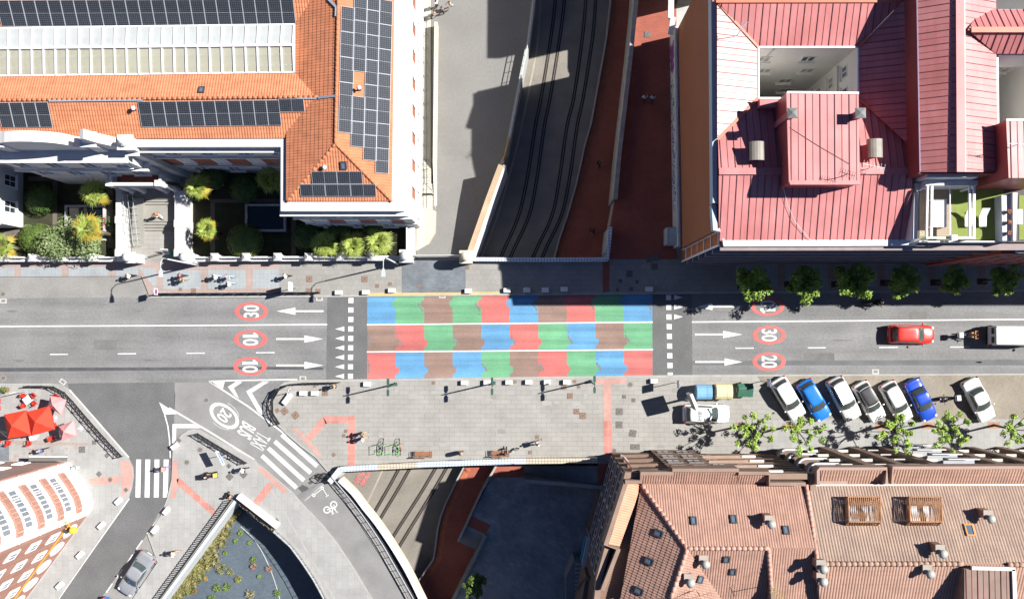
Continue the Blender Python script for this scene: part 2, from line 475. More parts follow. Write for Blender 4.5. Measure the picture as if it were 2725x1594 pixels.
# ---- railway: grooves and rails through the trench and under the bridge
tw = bpy.data.objects['railway_bed']
RAILS = [
 [(1478, -40), (1478, 0), (1466, 100), (1440, 260), (1425, 335), (1402, 480), (1378, 580), (1330, 690), (1240, 900), (1065, 1240), (1000, 1356), (940, 1470)],
 [(1502, -40), (1502, 0), (1490, 100), (1464, 260), (1449, 335), (1428, 480), (1406, 580), (1356, 690), (1275, 900), (1094, 1240), (1005, 1391), (940, 1510)],
 [(1560, -40), (1559, 0), (1550, 100), (1527, 260), (1509, 335), (1488, 480), (1467, 580), (1416, 690), (1340, 900), (1162, 1240), (1040, 1437), (960, 1580)],
 [(1586, -40), (1585, 0), (1577, 100), (1552, 260), (1536, 335), (1515, 480), (1492, 580), (1441, 690), (1370, 900), (1192, 1238), (1057, 1462), (980, 1600)]]
GRV = mat('rail groove', (0.035, 0.03, 0.027), 0.9, 0.2)
RAILM = mat('rail steel', (0.22, 0.19, 0.165), 0.4, 0.1, 2, metal=0.6)
for r in RAILS:
    s_ = smooth_px(r, 4)
    m_ = MB(); strip_px(m_, s_, -4.992, 0.36); g = m_.build('rail_groove', GRV, tw)
    l = PP(s_, -4.99); m_ = MB(); wall_line(m_, l, 0.07, -4.99, -4.93); m_.build('rail', RAILM, tw)
m_ = MB(); strip_px(m_, smooth_px([(1440, -20), (1430, 120), (1412, 220), (1385, 350), (1352, 480), (1300, 640), (1200, 860), (1030, 1225), (960, 1375)], 3), -4.99, 0.18)
m_.build('drain_channel', mat('pale drain', (0.30, 0.275, 0.23), 0.9, 0.1), tw)
# the red footpath along the tracks, and the low wall between
PATHW = [(1640, -250), (1625, 0), (1621, 36), (1614, 95), (1606, 145), (1600, 178), (1587, 250), (1573, 328), (1556, 386), (1534, 488), (1509, 575), (1489, 633), (1474, 690), (1400, 860), (1237, 1238), (1216, 1278), (1186, 1338), (1173, 1373), (1165, 1408), (1160, 1450), (1154, 1486), (1105, 1559), (1050, 1640), (960, 1800)]
LP = -4.3
PATHR = [(1712, -250), (1693, 0), (1681, 122), (1667, 245), (1648, 410), (1637, 530), (1624, 605), (1618, 697), (1560, 860), (1322, 1235), (1281, 1308), (1219, 1440), (1264, 1462), (1205, 1594), (1100, 1800)]
mb = MB(); mb.prism(PP(PATHW, LP) + PP(PATHR[::-1], LP), -5.5, LP)
struct(mb, 'footpath', RED_PATH)
mb = MB(); wall_line(mb, PP(PATHW, LP), 0.16, -5.2, LP + 0.5)
solo(mb, 'low_wall', KERB, 'long low pale wall curving between the tracks and the sunken red footpath', 'wall')
mb = MB(); strip_px(mb, [(a + 14, b) for a, b in PATHW], LP + 0.006, 0.5)
mb.build('edge_strip', mat('orange brick edging', (0.36, 0.115, 0.06), 0.9, 0.15, 2), bpy.data.objects['footpath'])
# upper red path beside the block, at street level
mb = MB(); mb.prism(PP(SEPAR + [(1800, 690), (1800, -250)], 0.1), -1.0, 0.1)
struct(mb, 'red_walkway', RED_PATH)
mb = MB(); wall_line(mb, PP([(1712, -250)] + SEPAR[1:6], 0.6), 0.42, -4.5, 0.75)
solo(mb, 'parapet_wall', mat('weathered cap stone', (0.33, 0.315, 0.29), 0.9, 0.18, 1.2, 0.1), 'long pale stone parapet between the sunken path and the upper red walkway', 'wall')
# lower plaza, its stairs and landings
PLZ = -3.0
mb = MB(); mb.prism(PP([(1322, 1240), (1400, 1236), (1660, 1180), (1600, 2000), (1100, 2000), (1205, 1594), (1291, 1421), (1243, 1398)], PLZ), -5.6, PLZ)
struct(mb, 'lower_plaza', brick('plaza setts', (0.24, 0.265, 0.28), (0.19, 0.21, 0.225), (0.16, 0.175, 0.185), 0.5, 0.3, 0.012, rot=0.55, var=0.22, stain=0.5))
pz = bpy.data.objects['lower_plaza']
for pts in ([(1322, 1240), (1395, 1238), (1395, 1270), (1306, 1270)], [(1257, 1373), (1307, 1397), (1291, 1421), (1243, 1398)]):
    m_ = MB(); m_.sheet(PP(pts, PLZ + .006)); m_.build('red_landing', RED_PATH, pz)
SH = mat('stair stone', (0.20, 0.215, 0.225), 0.85, 0.1, 1)
st = thing('staircase', 'wide stone staircase going down from the pavement to the sunken plaza, beside the brown block', 'staircase', tuple(P(1490, 1262, PLZ)))
for k in range(20):
    xa = 1395 + k * 9.5
    m_ = MB(); z = PLZ + 0.152 * (k + 1)
    m_.prism(PP([(xa, 1239), (1590, 1239), (1590, 1287), (xa, 1276 + (xa - 1395) * 0.055)], z), z - 0.152, z)
    m_.build('step', SH, st)
mb = MB(); wall_line(mb, PP([(1394, 1280), (1500, 1288), (1604, 1297)], 0.3), 0.35, PLZ - 1, 0.3)
solo(mb, 'stair_wall', mat('stair wall stone', (0.30, 0.28, 0.25), 0.9, 0.15, 1), 'thick stone wall along the lower side of the wide staircase', 'wall')
mb = MB(); mb.prism(PP([(1590, 1234), (1660, 1234), (1640, 1297), (1590, 1297)], .1), -5, .1)
struct(mb, 'stair_landing', RED_PATH)
st = thing('plaza_steps', 'short flight of six stone steps between the sunken plaza and the red footpath', 'steps', tuple(P(1255, 1430, LP)))
for k in range(6):
    t0, t1 = k / 6, 1.0
    A = Vector((1219, 1440)); B = Vector((1243, 1398)); C = Vector((1264, 1462)); D = Vector((1291, 1421))
    a = A.lerp(B, t0); c = C.lerp(D, t0); z = LP + (PLZ - LP) * (k + 1) / 6 - .004
    m_ = MB(); m_.prism(PP([a, B, D, c], z), LP - .4, z); m_.build('step', SH, st)
mb = MB(); wall_line(mb, PP([(1292, 1423), (1262, 1485), (1205, 1596), (1120, 1760)], PLZ + .4), 0.32, -5, PLZ + 0.45)
solo(mb, 'plaza_wall', mat('plaza wall stone', (0.25, 0.24, 0.22), 0.9, 0.15, 1), 'straight stone wall between the sunken plaza and the red footpath, running off the lower edge', 'wall')
mb = MB(); wall_line(mb, PP([(1322, 1237), (1281, 1308), (1232, 1414), (1219, 1440)], PLZ + .3), 0.2, -5, PLZ + 0.35)
solo(mb, 'plaza_kerb_wall', KERB, 'thin pale wall edging the sunken plaza above the red footpath', 'wall')

# ================================================================ ROAD
rd = MB()
N_EDGE = [(-360, 797), (0, 793), (390, 792), (870, 790), (1400, 785), (1850, 781), (2725, 775), (3120, 773)]
S_EDGE = [(3120, 992), (2725, 995), (1800, 999), (1400, 1004), (976, 1010), (820, 1012), (780, 1014), (755, 1020), (735, 1034), (721, 1054), (716, 1078), (722, 1104), (740, 1130), (765, 1155), (800, 1185), (842, 1217), (873, 1254)]
rd.sheet(E(N_EDGE + S_EDGE + [(868, 1262), (913, 1325), (967, 1408), (1007, 1470), (1061, 1559), (1150, 1720), (1250, 2000), (1130, 2000), (994, 1594), (940, 1505), (899, 1443), (859, 1394), (805, 1338), (780, 1309),
        (678, 1223), (545, 1150), (530, 1142), (515, 1140), (500, 1145), (482, 1155), (468, 1172), (459, 1200), (456, 1275), (444, 1325), (426, 1373), (391, 1421), (417, 1494), (345, 1596), (150, 1900), (-50, 1900), (157, 1594), (344, 1325), (352, 1300), (357, 1270), (355, 1242), (343, 1217), (183, 1035), (163, 1024), (140, 1020), (0, 1021), (-360, 1023)]), 0.0)
road = struct(rd, 'road', ASPH)
def part(px, z, m, name, parent=None, label=None):
    m_ = MB(); m_.sheet(PP(px, z)); return m_.build(name, m, parent if parent else road, label=label)
part([(180, 1020), (462, 1017), (466, 1050), (459, 1200), (456, 1275), (444, 1325), (391, 1421), (265, 1596), (150, 1780), (40, 1780), (157, 1594), (344, 1325), (357, 1270), (355, 1242), (343, 1217), (185, 1037)], 0.004, ASPH_DARK, 'side_street_surface')
part([(871, 790), (977, 789), (977, 1009), (868, 1011)], 0.004, ASPH_DARK, 'dark_asphalt_patch')
part([(1735, 782), (1841, 781), (1843, 998), (1738, 1000)], 0.004, ASPH_DARK, 'dark_asphalt_patch')
part([(466, 1018), (558, 1017), (763, 1158), (842, 1218), (878, 1262), (790, 1318), (680, 1225), (545, 1150), (530, 1142), (500, 1145), (468, 1172), (463, 1100)], 0.004, BUSROAD, 'bus_lane_surface')
m_ = MB(); m_.sheet(PP([(878, 1262), (800, 1330), (859, 1394), (899, 1443), (940, 1505), (994, 1594), (1130, 2000), (1250, 2000), (1150, 1720), (1061, 1559), (1007, 1470), (967, 1408), (913, 1325)], 0.005)); m_.build('bus_lane_surface', BUSROAD, road)
part([(391, 1421), (417, 1494), (345, 1596), (265, 1596)], 0.008, ASPH_PALE, 'parking_bay')
part([(-360, 737), (376, 735), (397, 782), (392, 791), (-360, 797)], 0.008 + PV - .12, ASPH_PALE, 'loading_bay')
# tyre darkened band near the south kerb of the west lanes
part([(-360, 980), (720, 976), (860, 978), (860, 984), (720, 983), (-360, 992)], 0.0045, mat('asphalt joint', (0.07, 0.072, 0.078), .9, .2, 1, .2), 'asphalt_joint')
part([(1842, 960), (2725, 957), (2725, 972), (1842, 972)], 0.0045, mat('worn tyre track', (0.115, 0.12, 0.126), .9, .12, .6, .1, ((0.1, 1, 1), .1)), 'tyre_track')
Z1, Z2, Z3 = 0.012, 0.017, 0.022
def line(px, wd, name='lane_line', m=WHITE_PAINT, z=Z1):
    m_ = MB(); strip_px(m_, px, z, wd, True); return m_.build(name, m, road)
line([(-360, 871), (0, 868.5), (450, 866.5), (871, 863.5)], 3.6)
line([(1841, 857), (2300, 853.5), (2725, 850), (3120, 847)], 3.6)
for a, b, y in ((-55, -7, 945), (133, 181, 943), (313, 362, 941.5), (496, 545, 940), (681, 731, 938.5)):
    line([(a, y), (b, y - .4)], 2.8, 'lane_dash')
for a, b, y in ((1957, 2006, 926.5), (2150, 2197, 925.5), (2339, 2390, 924.5), (2528, 2580, 923.5), (2718, 2768, 922)):
    line([(a, y), (b, y - .3)], 2.8, 'lane_dash')
for k in range(9):
    y = 793 + 25.15 * k; x = 927.2 - 0.16 * k
    part([(x, y), (x + 13.5, y), (x + 13.4, min(y + 13.6, 1010)), (x - .1, min(y + 13.6, 1010))], Z1, WHITE_PAINT, 'crossing_square')
    if k >= 3: part([(892 - k * .1, y + 7), (916.5 - k * .1, y), (916.5 - k * .1, y + 13.2)], Z1, WHITE_PAINT, 'yield_triangle')
for k in range(9):
    y = 785 + 25.75 * k; x = 1772.3 + 0.55 * k
    part([(x, y), (x + 13.5, y), (x + 13.7, min(y + 14, 997.5)), (x + .2, min(y + 14, 997.5))], Z1, WHITE_PAINT, 'crossing_square')
    if k < 3: part([(1794, y), (1817.5, y + 6.5), (1794, y + 13.2)], Z1, WHITE_PAINT, 'yield_triangle')
# ---- the jigsaw mural on the carriageway
MUR = {'b': mat('blue mural paint', (0.09, 0.235, 0.40), .75, .1, .5, .1, ((0.05, 1.3, 1), .26)),
       'g': mat('green mural paint', (0.11, 0.285, 0.155), .75, .1, .5, .1, ((0.05, 1.3, 1), .24)),
       'w': mat('brown mural paint', (0.215, 0.145, 0.118), .8, .1, .5, .1, ((0.05, 1.3, 1), .24)),
       'r': mat('red mural paint', (0.42, 0.12, 0.11), .75, .1, .5, .1, ((0.05, 1.3, 1), .22))}
ROWS = ['bgwgrbwrgb', 'wrgwbrgbwg', 'rbwbgwrgbr']
BX = [[977 + 75.9 * k - 0.2 * k * 0 for k in range(11)]] * 3
def top0(x): return 790 - (x - 976) * 0.0082
def rowy(r, x):
    d = (x - 976) / 761.0
    return [(790 - 6.5 * d, 862.6 - 7.2 * d), (865.8 - 6.6 * d, 934.8 - 6.2 * d), (938 - 6 * d, 1007.5 - 7 * d)][r]
BUMP = [(-1.0, 0), (-.62, .05), (-.5, .3), (-.46, .62), (-.30, .9), (0, 1.0), (.30, .9), (.46, .62), (.5, .3), (.62, .05), (1.0, 0)]
def edge(r, k):
    x = BX[r][k]; a, b = rowy(r, x)
    pts = [(x, a)]
    if 0 < k < 10:
        yc_ = a + (b - a) * (0.27 if r == 0 else 0.70)
        sg = -9.5 if r == 0 else 9.5
        for t, v in BUMP: pts.append((x + sg * v, yc_ + t * 19))
    pts.append((x, b)); return pts
for r in range(3):
    for k in range(10):
        part(edge(r, k) + edge(r, k + 1)[::-1], Z1, MUR[ROWS[r][k]], 'mural_piece')
line([(976, 864.2), (1737, 857.2)], 3.6, z=Z2)
line([(976, 936.4), (1738, 930.4)], 3.6, z=Z2)
GREYM = mat('grey mural paint', (0.16, 0.155, 0.16), .8, .2, 2, .1)
for r in range(3):
    for k in range(10):
        if (r == 0 and k in (1, 3, 5, 7, 9)) or (r == 1 and k in (0, 1, 3, 5, 7, 9)) or (r == 2 and k in (0, 2, 4, 6, 8)):
            a, b = rowy(r, BX[r][k]); m_ = MB()
            if r == 0:
                x = BX[r][k + 1] - 12
                strip_px(m_, [(x - 3, a + 18), (x, a + 27), (x + 6, a + 32), (x + 8, a + 40)], Z2, 4.4, True); cx, cy = x + 7, a + 48
            else:
                x = BX[r][k]
                yy = b - 18
                if k == 0: strip_px(m_, [(x + 5, yy - 22), (x + 5, yy + 4)], Z2, 4.4, True)
                else: strip_px(m_, [(x + 4, yy - 20), (x + 6, yy - 12), (x + 12, yy - 7), (x + 15, yy + 2)], Z2, 4.4, True)
                cx, cy = x + 5, yy - 28
            m_.sheet(PP([(cx + 2.3 * math.cos(t * .785), cy + 2.3 * math.sin(t * .785)) for t in range(8)], Z2))
            m_.build('jigsaw_mark', GREYM, road)
STAIN = mat('oil stain', (0.075, 0.074, 0.073), .85, .2, 1.5, .2)
FAINT = mat('faint stain', (0.135, 0.134, 0.132), .9, .15, 1, .15)
r5 = random.Random(9)
def blot(px, py, rx, ry, m, z):
    b = MB(); b.sheet(PP([(px + rx * math.cos(t * .35) * r5.uniform(.6, 1.1), py + ry * math.sin(t * .35) * r5.uniform(.6, 1.1)) for t in range(18)], z)); b.build('stain', m, road)
for q in ((848, 1268, 14, 12), (806, 1300, 15, 11), (826, 1284, 7, 5)): blot(*q, STAIN, .0075)
for k in range(16): blot(r5.choice([r5.uniform(20, 850), r5.uniform(1860, 2700)]), r5.choice([828, 905, 960]) + r5.uniform(-9, 9), r5.uniform(5, 34), r5.uniform(2, 4), FAINT, .0042 + k * .00005)
for px, py, w_, h_ in ((250, 905, 60, 26), (2140, 940, 80, 20), (2420, 830, 46, 22)): part([(px, py), (px + w_, py - 1), (px + w_ + 1, py + h_), (px, py + h_)], .0038, FAINT, 'tarmac_patch')
# ---- painted speed discs and arrows
def one_flag(mb_, o, ux, uy):
    mb_.face([Vector(o) + Vector(ux) * a + Vector(uy) * b for a, b in ((.14, 0), (.36, 0), (.36, 1), (.2, 1), (-.04, .78), (.0, .66), (.14, .74))])
def disc(cx, cy, s, right, rx=44.5, ry=24.5, ww=12, wy=6, both=True):
    ring = MB(); n = 48
    o = PP([(cx + rx * math.cos(2 * math.pi * i / n), cy + ry * math.sin(2 * math.pi * i / n)) for i in range(n)], Z1)
    q = PP([(cx + (rx - ww) * math.cos(2 * math.pi * i / n), cy + (ry - wy) * math.sin(2 * math.pi * i / n)) for i in range(n)], Z1)
    for i in range(n): ring.face([q[i], o[i], o[(i + 1) % n], q[(i + 1) % n]][::-1])
    r_ = ring.build('speed_limit_ring', RED_PAINT, road)
    t = MB()
    hw, hh = 20.5, 16.5
    if s == '10':
        A_, B_ = ((cx - hw, cy - hh), (cx - hw, cy + hh)) if right else ((cx + hw, cy + hh), (cx + hw, cy - hh))
        O = P(*A_, Z1); U = P(*B_, Z1) - O; V = P(cx + (hw if right else -hw), A_[1], Z1) - O
        one_flag(t, O, U, V); text_on(t, '0', O + U * .48, U * .52, V)
    elif right: text_on(t, s, P(cx - hw, cy - hh, Z1), P(cx - hw, cy + hh, Z1) - P(cx - hw, cy - hh, Z1), P(cx + hw, cy - hh, Z1) - P(cx - hw, cy - hh, Z1))
    else: text_on(t, s, P(cx + hw, cy + hh, Z1), P(cx + hw, cy - hh, Z1) - P(cx + hw, cy + hh, Z1), P(cx - hw, cy + hh, Z1) - P(cx + hw, cy + hh, Z1))
    t.build('speed_limit_number', WHITE_PAINT, road)
disc(668.7, 828.8, '30', False); disc(666.7, 902.8, '10', True); disc(665.5, 974.5, '10', True)
disc(2043, 816, '10', False); disc(2047, 891.5, '30', True); disc(2047, 962, '20', True)
def arrow(xa, xh, xt, y, m=WHITE_PAINT):
    sg = 1 if xt > xa else -1
    part([(xa, y - 2.3), (xh, y - 2.3), (xh, y - 9.7), (xt, y), (xh, y + 9.7), (xh, y + 2.3), (xa, y + 2.3)], Z1, m, 'lane_arrow')
arrow(861, 786, 736, 828); arrow(735, 810, 860, 902); arrow(735, 810, 860, 972)
arrow(1970, 1896, 1855, 816); arrow(1849, 1924, 1976, 890); arrow(1850, 1928, 1976, 963)
# ---- bus lane and side street paint
line([(558, 1015), (660, 1081), (763, 1158)], 4.2)
line([(450, 1085), (560, 1150), (677, 1223)], 4.2)
line([(556, 1014.5), (640, 1012), (791, 1009.5)], 3.6)
part([(560, 1017), (598, 1016), (593, 1035)], Z1, WHITE_PAINT, 'chevron')
part([(627, 1016), (645, 1016), (622, 1032), (636, 1060), (624, 1052), (606, 1029)], Z1, WHITE_PAINT, 'chevron')
part([(700, 1014.5), (716, 1015), (670, 1045), (709, 1112), (686, 1095), (655, 1041)], Z1, WHITE_PAINT, 'chevron')
part([(423.5, 1070), (472, 1101), (437, 1103)], Z1, WHITE_PAINT, 'chevron')
line([(438, 1102), (447, 1135), (451, 1169), (453.5, 1218)], 3.4)
part([(459, 1128), (516, 1128), (534, 1138.5), (469, 1138.5), (468, 1170), (458.5, 1182)], Z1, WHITE_PAINT, 'chevron')
line([(185, 1037), (260, 1122), (343, 1217)], 3.6)
line([(344, 1326), (250, 1458), (156.5, 1592), (80, 1700)], 3.4)
line([(444, 1326), (428, 1371), (391, 1421)], 3.2)
for a, b in (((379, 1437), (363, 1460)), ((353, 1475), (337, 1499)), ((326, 1514), (310, 1537)), ((299, 1552), (283, 1576)), ((272, 1591), (256, 1612))):
    line([a, b], 3.2, 'lane_dash')
for k in range(4):
    x = 362.5 + 24.4 * k
    part([(x, 1222), (x + 13, 1222), (x + 10.8, 1323), (x - 2.2, 1323)], Z1, WHITE_PAINT, 'zebra_stripe')
u = Vector((78, 63.5)); d = Vector((-16, 18.5))
for k, (a, b) in enumerate((((749.5, 1156), (844, 1240)), ((731, 1174), (827, 1258)), ((714, 1192), (809, 1278)), ((697, 1212), (789, 1298)))):
    a = Vector(a); b = Vector(b); n_ = Vector((-(b - a).y, (b - a).x)).normalized() * 5.6
    part([a + n_, b + n_, b - n_, a - n_], Z1, WHITE_PAINT, 'zebra_stripe')
def px_text(s, o, ux, uy, m=WHITE_PAINT, name='road_word', bold=True, z=Z1):
    t = MB(); O = P(*o, z)
    text_on(t, s, O, P(o[0] + ux[0], o[1] + ux[1], z) - O, P(o[0] + uy[0], o[1] + uy[1], z) - O, bold)
    t.build(name, m, road)
px_text('BUS', (646, 1118), (-16, 32), (36, 22.5))
px_text('TAXI', (686, 1146), (-21, 34), (35, 20), bold=False)
el = MB(); n = 48
ax = Vector((31, 24)).normalized(); ay = Vector((-ax.y, ax.x)); C0 = Vector((597, 1106))
def ell(a, b): return PP([C0 + ax * (a * math.cos(2 * math.pi * i / n)) + ay * (b * math.sin(2 * math.pi * i / n)) for i in range(n)], Z1)
o_, q_ = ell(45, 27), ell(34.5, 20.5)
for i in range(n): el.face([o_[i], q_[i], q_[(i + 1) % n], o_[(i + 1) % n]])
el.build('speed_limit_ring', WHITE_PAINT, road)
px_text('20', C0 - ax * 17 - ay * 15, ay * 30, ax * 33, name='speed_limit_number')
for sg in (-1, 1):
    m_ = MB(); strip_px(m_, [C0 + ax * (42 * math.cos(t)) + ay * (sg * 33 * math.sin(t)) for t in [0.7 + .1 * i for i in range(13)]], Z1, 3.0, True); m_.build('old_ring', WORN, road)
# scooter and bicycle symbols on the bus lane
def ringpx(mb_, c, r, wd, z=Z1, n=20):
    strip_px(mb_, [(c[0] + r * math.cos(2 * math.pi * i / n), c[1] + r * math.sin(2 * math.pi * i / n)) for i in range(n + 1)], z, wd, True)
m_ = MB(); ringpx(m_, (857.5, 1298), 3.2, 2.2); ringpx(m_, (835, 1317.5), 3.2, 2.2)
for l in ([(856, 1301), (836, 1316)], [(860, 1301), (871, 1319)], [(867, 1322), (875, 1316)]): strip_px(m_, l, Z2, 1.8, True)
m_.build('scooter_symbol', WHITE_PAINT, road)
m_ = MB(); ringpx(m_, (888, 1342), 8, 3); ringpx(m_, (870, 1356), 8, 3)
for l in ([(888, 1342), (894, 1360)], [(870, 1356), (884, 1350), (892, 1357)], [(876, 1352), (885, 1366)], [(884, 1350), (885, 1366)], [(894, 1361), (899, 1362)], [(883, 1368), (889, 1364)]): strip_px(m_, l, Z2, 2.2, True)
m_.build('bicycle_symbol', WHITE_PAINT, road)
part([(871, 1281), (812, 1333), (810, 1331), (869, 1279)], Z1, WORN, 'joint_line')

# ================================================================ PAVEMENTS
def slab(name, px, m, z=PV, z0=-0.02):
    m_ = MB(); m_.prism(PP(px, z), z0, z); return struct(m_, name, m)
pn = slab('north_pavement', [(-360, 690), (3120, 690)] + [(x, y - 3.0) for x, y in N_EDGE[::-1][:-3]] + [(394, 785), (397, 780), (376, 735), (-360, 737)], PAVE_N)
def inlay(px, m, name, parent, z=PV + .006):
    return part(px, z, m, name, parent)
inlay([(-360, 697), (743, 697), (743, 781), (395, 782), (376, 735), (-360, 737)], PAVE_PINK, 'pink_tile_field', pn)
for a, b, c, d in ((-40, 38, 712, 736), (57, 163, 712, 736), (183, 289, 711, 735), (309, 366, 711, 735), (434, 534, 719, 769), (554, 653, 718, 768), (673, 743, 717, 767)):
    m_ = MB(); m_.sheet(PP([(a, c), (b, c), (b, d), (a, d)], PV + .011)); m_.build('blue_tile_panel', PAVE_BLUE, pn)
m_ = MB(); m_.sheet(PP([(366, 711), (416, 717), (416, 770)], PV + .011)); m_.build('blue_tile_panel', PAVE_BLUE, pn)
inlay([(1069, 695), (1239, 692), (1239, 782), (1069, 785)], PAVE_SLATE, 'slate_driveway', pn)
inlay([(1604, 696), (1622, 696), (1621, 777), (1604, 778)], RED_PATH, 'red_band', pn)
inlay([(1958, 705), (3120, 700), (3120, 760), (1958, 765)], PAVE_BLUE, 'blue_tile_field', pn)
for x in range(2070, 2760, 133): inlay([(x, 705), (x + 20, 705), (x + 20, 765), (x, 765)], PAVE_PINK, 'pink_band', pn, PV + .011)
kb = MB(); l = PP(N_EDGE[2:], PV); wall_line(kb, [p + Vector((0, .06, 0)) for p in l], 0.2, -0.02, PV + .004); struct(kb, 'north_kerb', KERB)
kb = MB(); wall_line(kb, [p + Vector((0, .19, 0)) for p in PP([(972, 788.5), (1070, 787.5), (1070, 787.5), (1250, 786), (1332, 785)], PV)], 0.2, -0.02, PV + .009); kb.build('yellow_kerb', KERB_Y, bpy.data.objects['north_kerb'])
m_ = MB(); m_.sheet(PP([(972, 787), (988, 780), (1069, 778), (1069, 785)], PV + .007)); m_.sheet(PP([(1255, 783), (1262, 778), (1330, 777), (1330, 782)], PV + .007)); m_.build('yellow_edge', KERB_Y, pn)
SPV = [(820, 1012), (976, 1010), (1400, 1004), (1800, 999), (2725, 995), (3120, 992), (3120, 1240), (1640, 1240), (1590, 1222), (1400, 1226), (905, 1244)]
CURVE = S_EDGE[5:]
ps = slab('south_pavement', [(x, y + 2) for x, y in SPV[:6]] + SPV[6:] + CURVE[::-1], PAVE)
kb = MB(); wall_line(kb, [p - Vector((0, .06, 0)) for p in PP(S_EDGE[:6][::-1], PV)], 0.22, -0.02, PV + .004); struct(kb, 'south_kerb', KERB)
kb2 = MB(); wall_line(kb2, PP(S_EDGE[5:], PV), 0.16, -0.02, PV + .004); kb2.build('curved_kerb', KERB, bpy.data.objects['south_kerb'])
inlay([(2015, 1001), (3120, 996), (3120, 1114), (2225, 1113), (2095, 1112)], TAN, 'parking_area', ps)
inlay([(2225, 1117), (3120, 1114), (3120, 1195), (2055, 1195), (2055, 1119)], PAVE_GREY, 'grey_slab_strip', ps)
inlay([(1605, 1024), (1626, 1024), (1630, 1226), (1608, 1226)], TACT_PINK, 'pink_band', ps)
inlay([(1585, 1008), (1666, 1006), (1666, 1021), (1585, 1023)], TACT_PINK, 'pink_band', ps)
inlay([(1607, 1120), (1628, 1120), (1630, 1226), (1608, 1226)], TACT_RED, 'red_band', ps, PV + .011)
inlay([(777, 1139), (790, 1138), (857, 1208), (846, 1214)], TACT_PINK, 'pink_band', ps)
inlay([(813, 1163), (859, 1107), (870, 1126), (827, 1173)], TACT_RED, 'red_band', ps)
inlay([(859, 1107), (946, 1107), (926, 1126), (866, 1127)], TACT_RED, 'red_band', ps)
inlay([(946, 1107), (946, 1243), (926, 1244), (926, 1126)], TACT_RED, 'red_band', ps)
rnd = random.Random(5)
for k in range(26):      # single paler or darker slabs
    x = rnd.uniform(930, 1800); y = rnd.choice([rnd.uniform(1012, 1050), rnd.uniform(1012, 1190)])
    w_ = rnd.choice([10, 14, 20, 27]); h_ = rnd.choice([8, 12])
    if 1590 < x < 1640: continue
    inlay([(x, y), (x + w_, y), (x + w_, y + h_), (x, y + h_)], rnd.choice([mat('pale slab', (0.285, 0.28, 0.265), .85, .05), mat('dull slab', (0.215, 0.21, 0.195), .85, .06), mat('pale slab', (0.285, 0.28, 0.265))]), 'replaced_slab', ps, PV + .008 + k * .0001)
ISL = [(678, 1226), (545, 1153), (530, 1145), (515, 1143), (500, 1148), (484, 1158), (470, 1175), (461, 1202), (458, 1275), (446, 1327), (428, 1375), (394, 1423), (420, 1494), (346, 1602), (150, 1900), (30, 2100), (150, 2100), (415, 1610), (622, 1327), (632, 1319), (736, 1403), (726, 1416), (770, 1455), (800, 1495), (832, 1543), (862, 1598), (930, 1750), (1000, 2000), (1125, 2000), (991, 1597), (937, 1508), (896, 1446), (856, 1397), (802, 1341), (777, 1312)]
pi_ = slab('island_pavement', ISL, PAVE_GREY)
inlay([(459, 1226), (472, 1226), (475, 1275), (467, 1326), (452, 1325), (457, 1290)], TACT_PINK, 'pink_band', pi_)
inlay([(470, 1275), (478, 1271), (577, 1360), (566, 1371), (474, 1292)], TACT_RED, 'red_band', pi_)
inlay([(682, 1246), (694, 1241), (765, 1304), (756, 1314)], TACT_PINK, 'pink_band', pi_)
inlay([(713, 1283), (729, 1293), (685, 1349), (670, 1338)], TACT_RED, 'red_band', pi_)
kb = MB(); wall_line(kb, PP(ISL[:13], PV), 0.14, -0.02, PV + .004); struct(kb, 'island_kerb', KERB)
kb = MB(); wall_line(kb, PP(ISL[-7:][::-1] + [(678, 1226)], PV), 0.14, -0.02, PV + .004); kb.build('bus_lane_kerb', KERB, bpy.data.objects['island_kerb'])
pt = slab('terrace_pavement', [(-360, 1023), (0, 1023), (138, 1022), (161, 1026), (181, 1038), (341, 1219), (353, 1243), (355, 1270), (350, 1299), (342, 1324), (155, 1592), (-60, 1900), (-360, 1900)], PAVE_GREY)
inlay([(320, 1225), (343, 1226), (352, 1245), (353, 1270), (347, 1300), (325, 1322)], TACT_PINK, 'pink_band', pt)
inlay([(235, 1274), (320, 1265), (320, 1286), (245, 1291)], TACT_PINK, 'pink_band', pt)
for k in range(26):
    x = rnd.uniform(2, 200); y = rnd.uniform(1178, 1222)
    inlay([(x, y), (x + 7, y), (x + 7, y + 7), (x, y + 7)], PAVE_PINK, 'pink_slab', pt, PV + .007 + k * .0002)
inlay([(0, 1170), (235, 1178), (232, 1186), (0, 1180)], PAVE_PINK, 'pink_band', pt)
inlay([(-20, 1180), (24, 1180), (24, 1226), (-20, 1226)], PAVE_SLATE, 'slate_patch', pt)
# ================================================================ BUILDING TOOLS
def ray(px, py):
    a = P(px, py, 0) - Vector((0, 0, CAMH))
    return a
class Plane:
    def __init__(s, a, b, c):
        s.p = Vector(a); s.n = (Vector(b) - s.p).cross(Vector(c) - s.p).normalized()
        if s.n.z < 0: s.n = -s.n
        s.v = (Vector((0, 0, 1)) - s.n * s.n.z)
        s.v = s.v.normalized() if s.v.length > 1e-5 else Vector((0, 1, 0))
        s.u = s.v.cross(s.n)
        s.R = Matrix((s.u, s.v, s.n)).transposed()
    def at(s, px, py, off=0.0):
        o = Vector((0, 0, CAMH)); d = ray(px, py)
        t = (s.p + s.n * off - o).dot(s.n) / d.dot(s.n)
        return o + d * t
    def z(s, x, y):
        return s.p.z - (s.n.x * (x - s.p.x) + s.n.y * (y - s.p.y)) / s.n.z
    def fit(s, q): return Vector((q[0], q[1], s.z(q[0], q[1])))
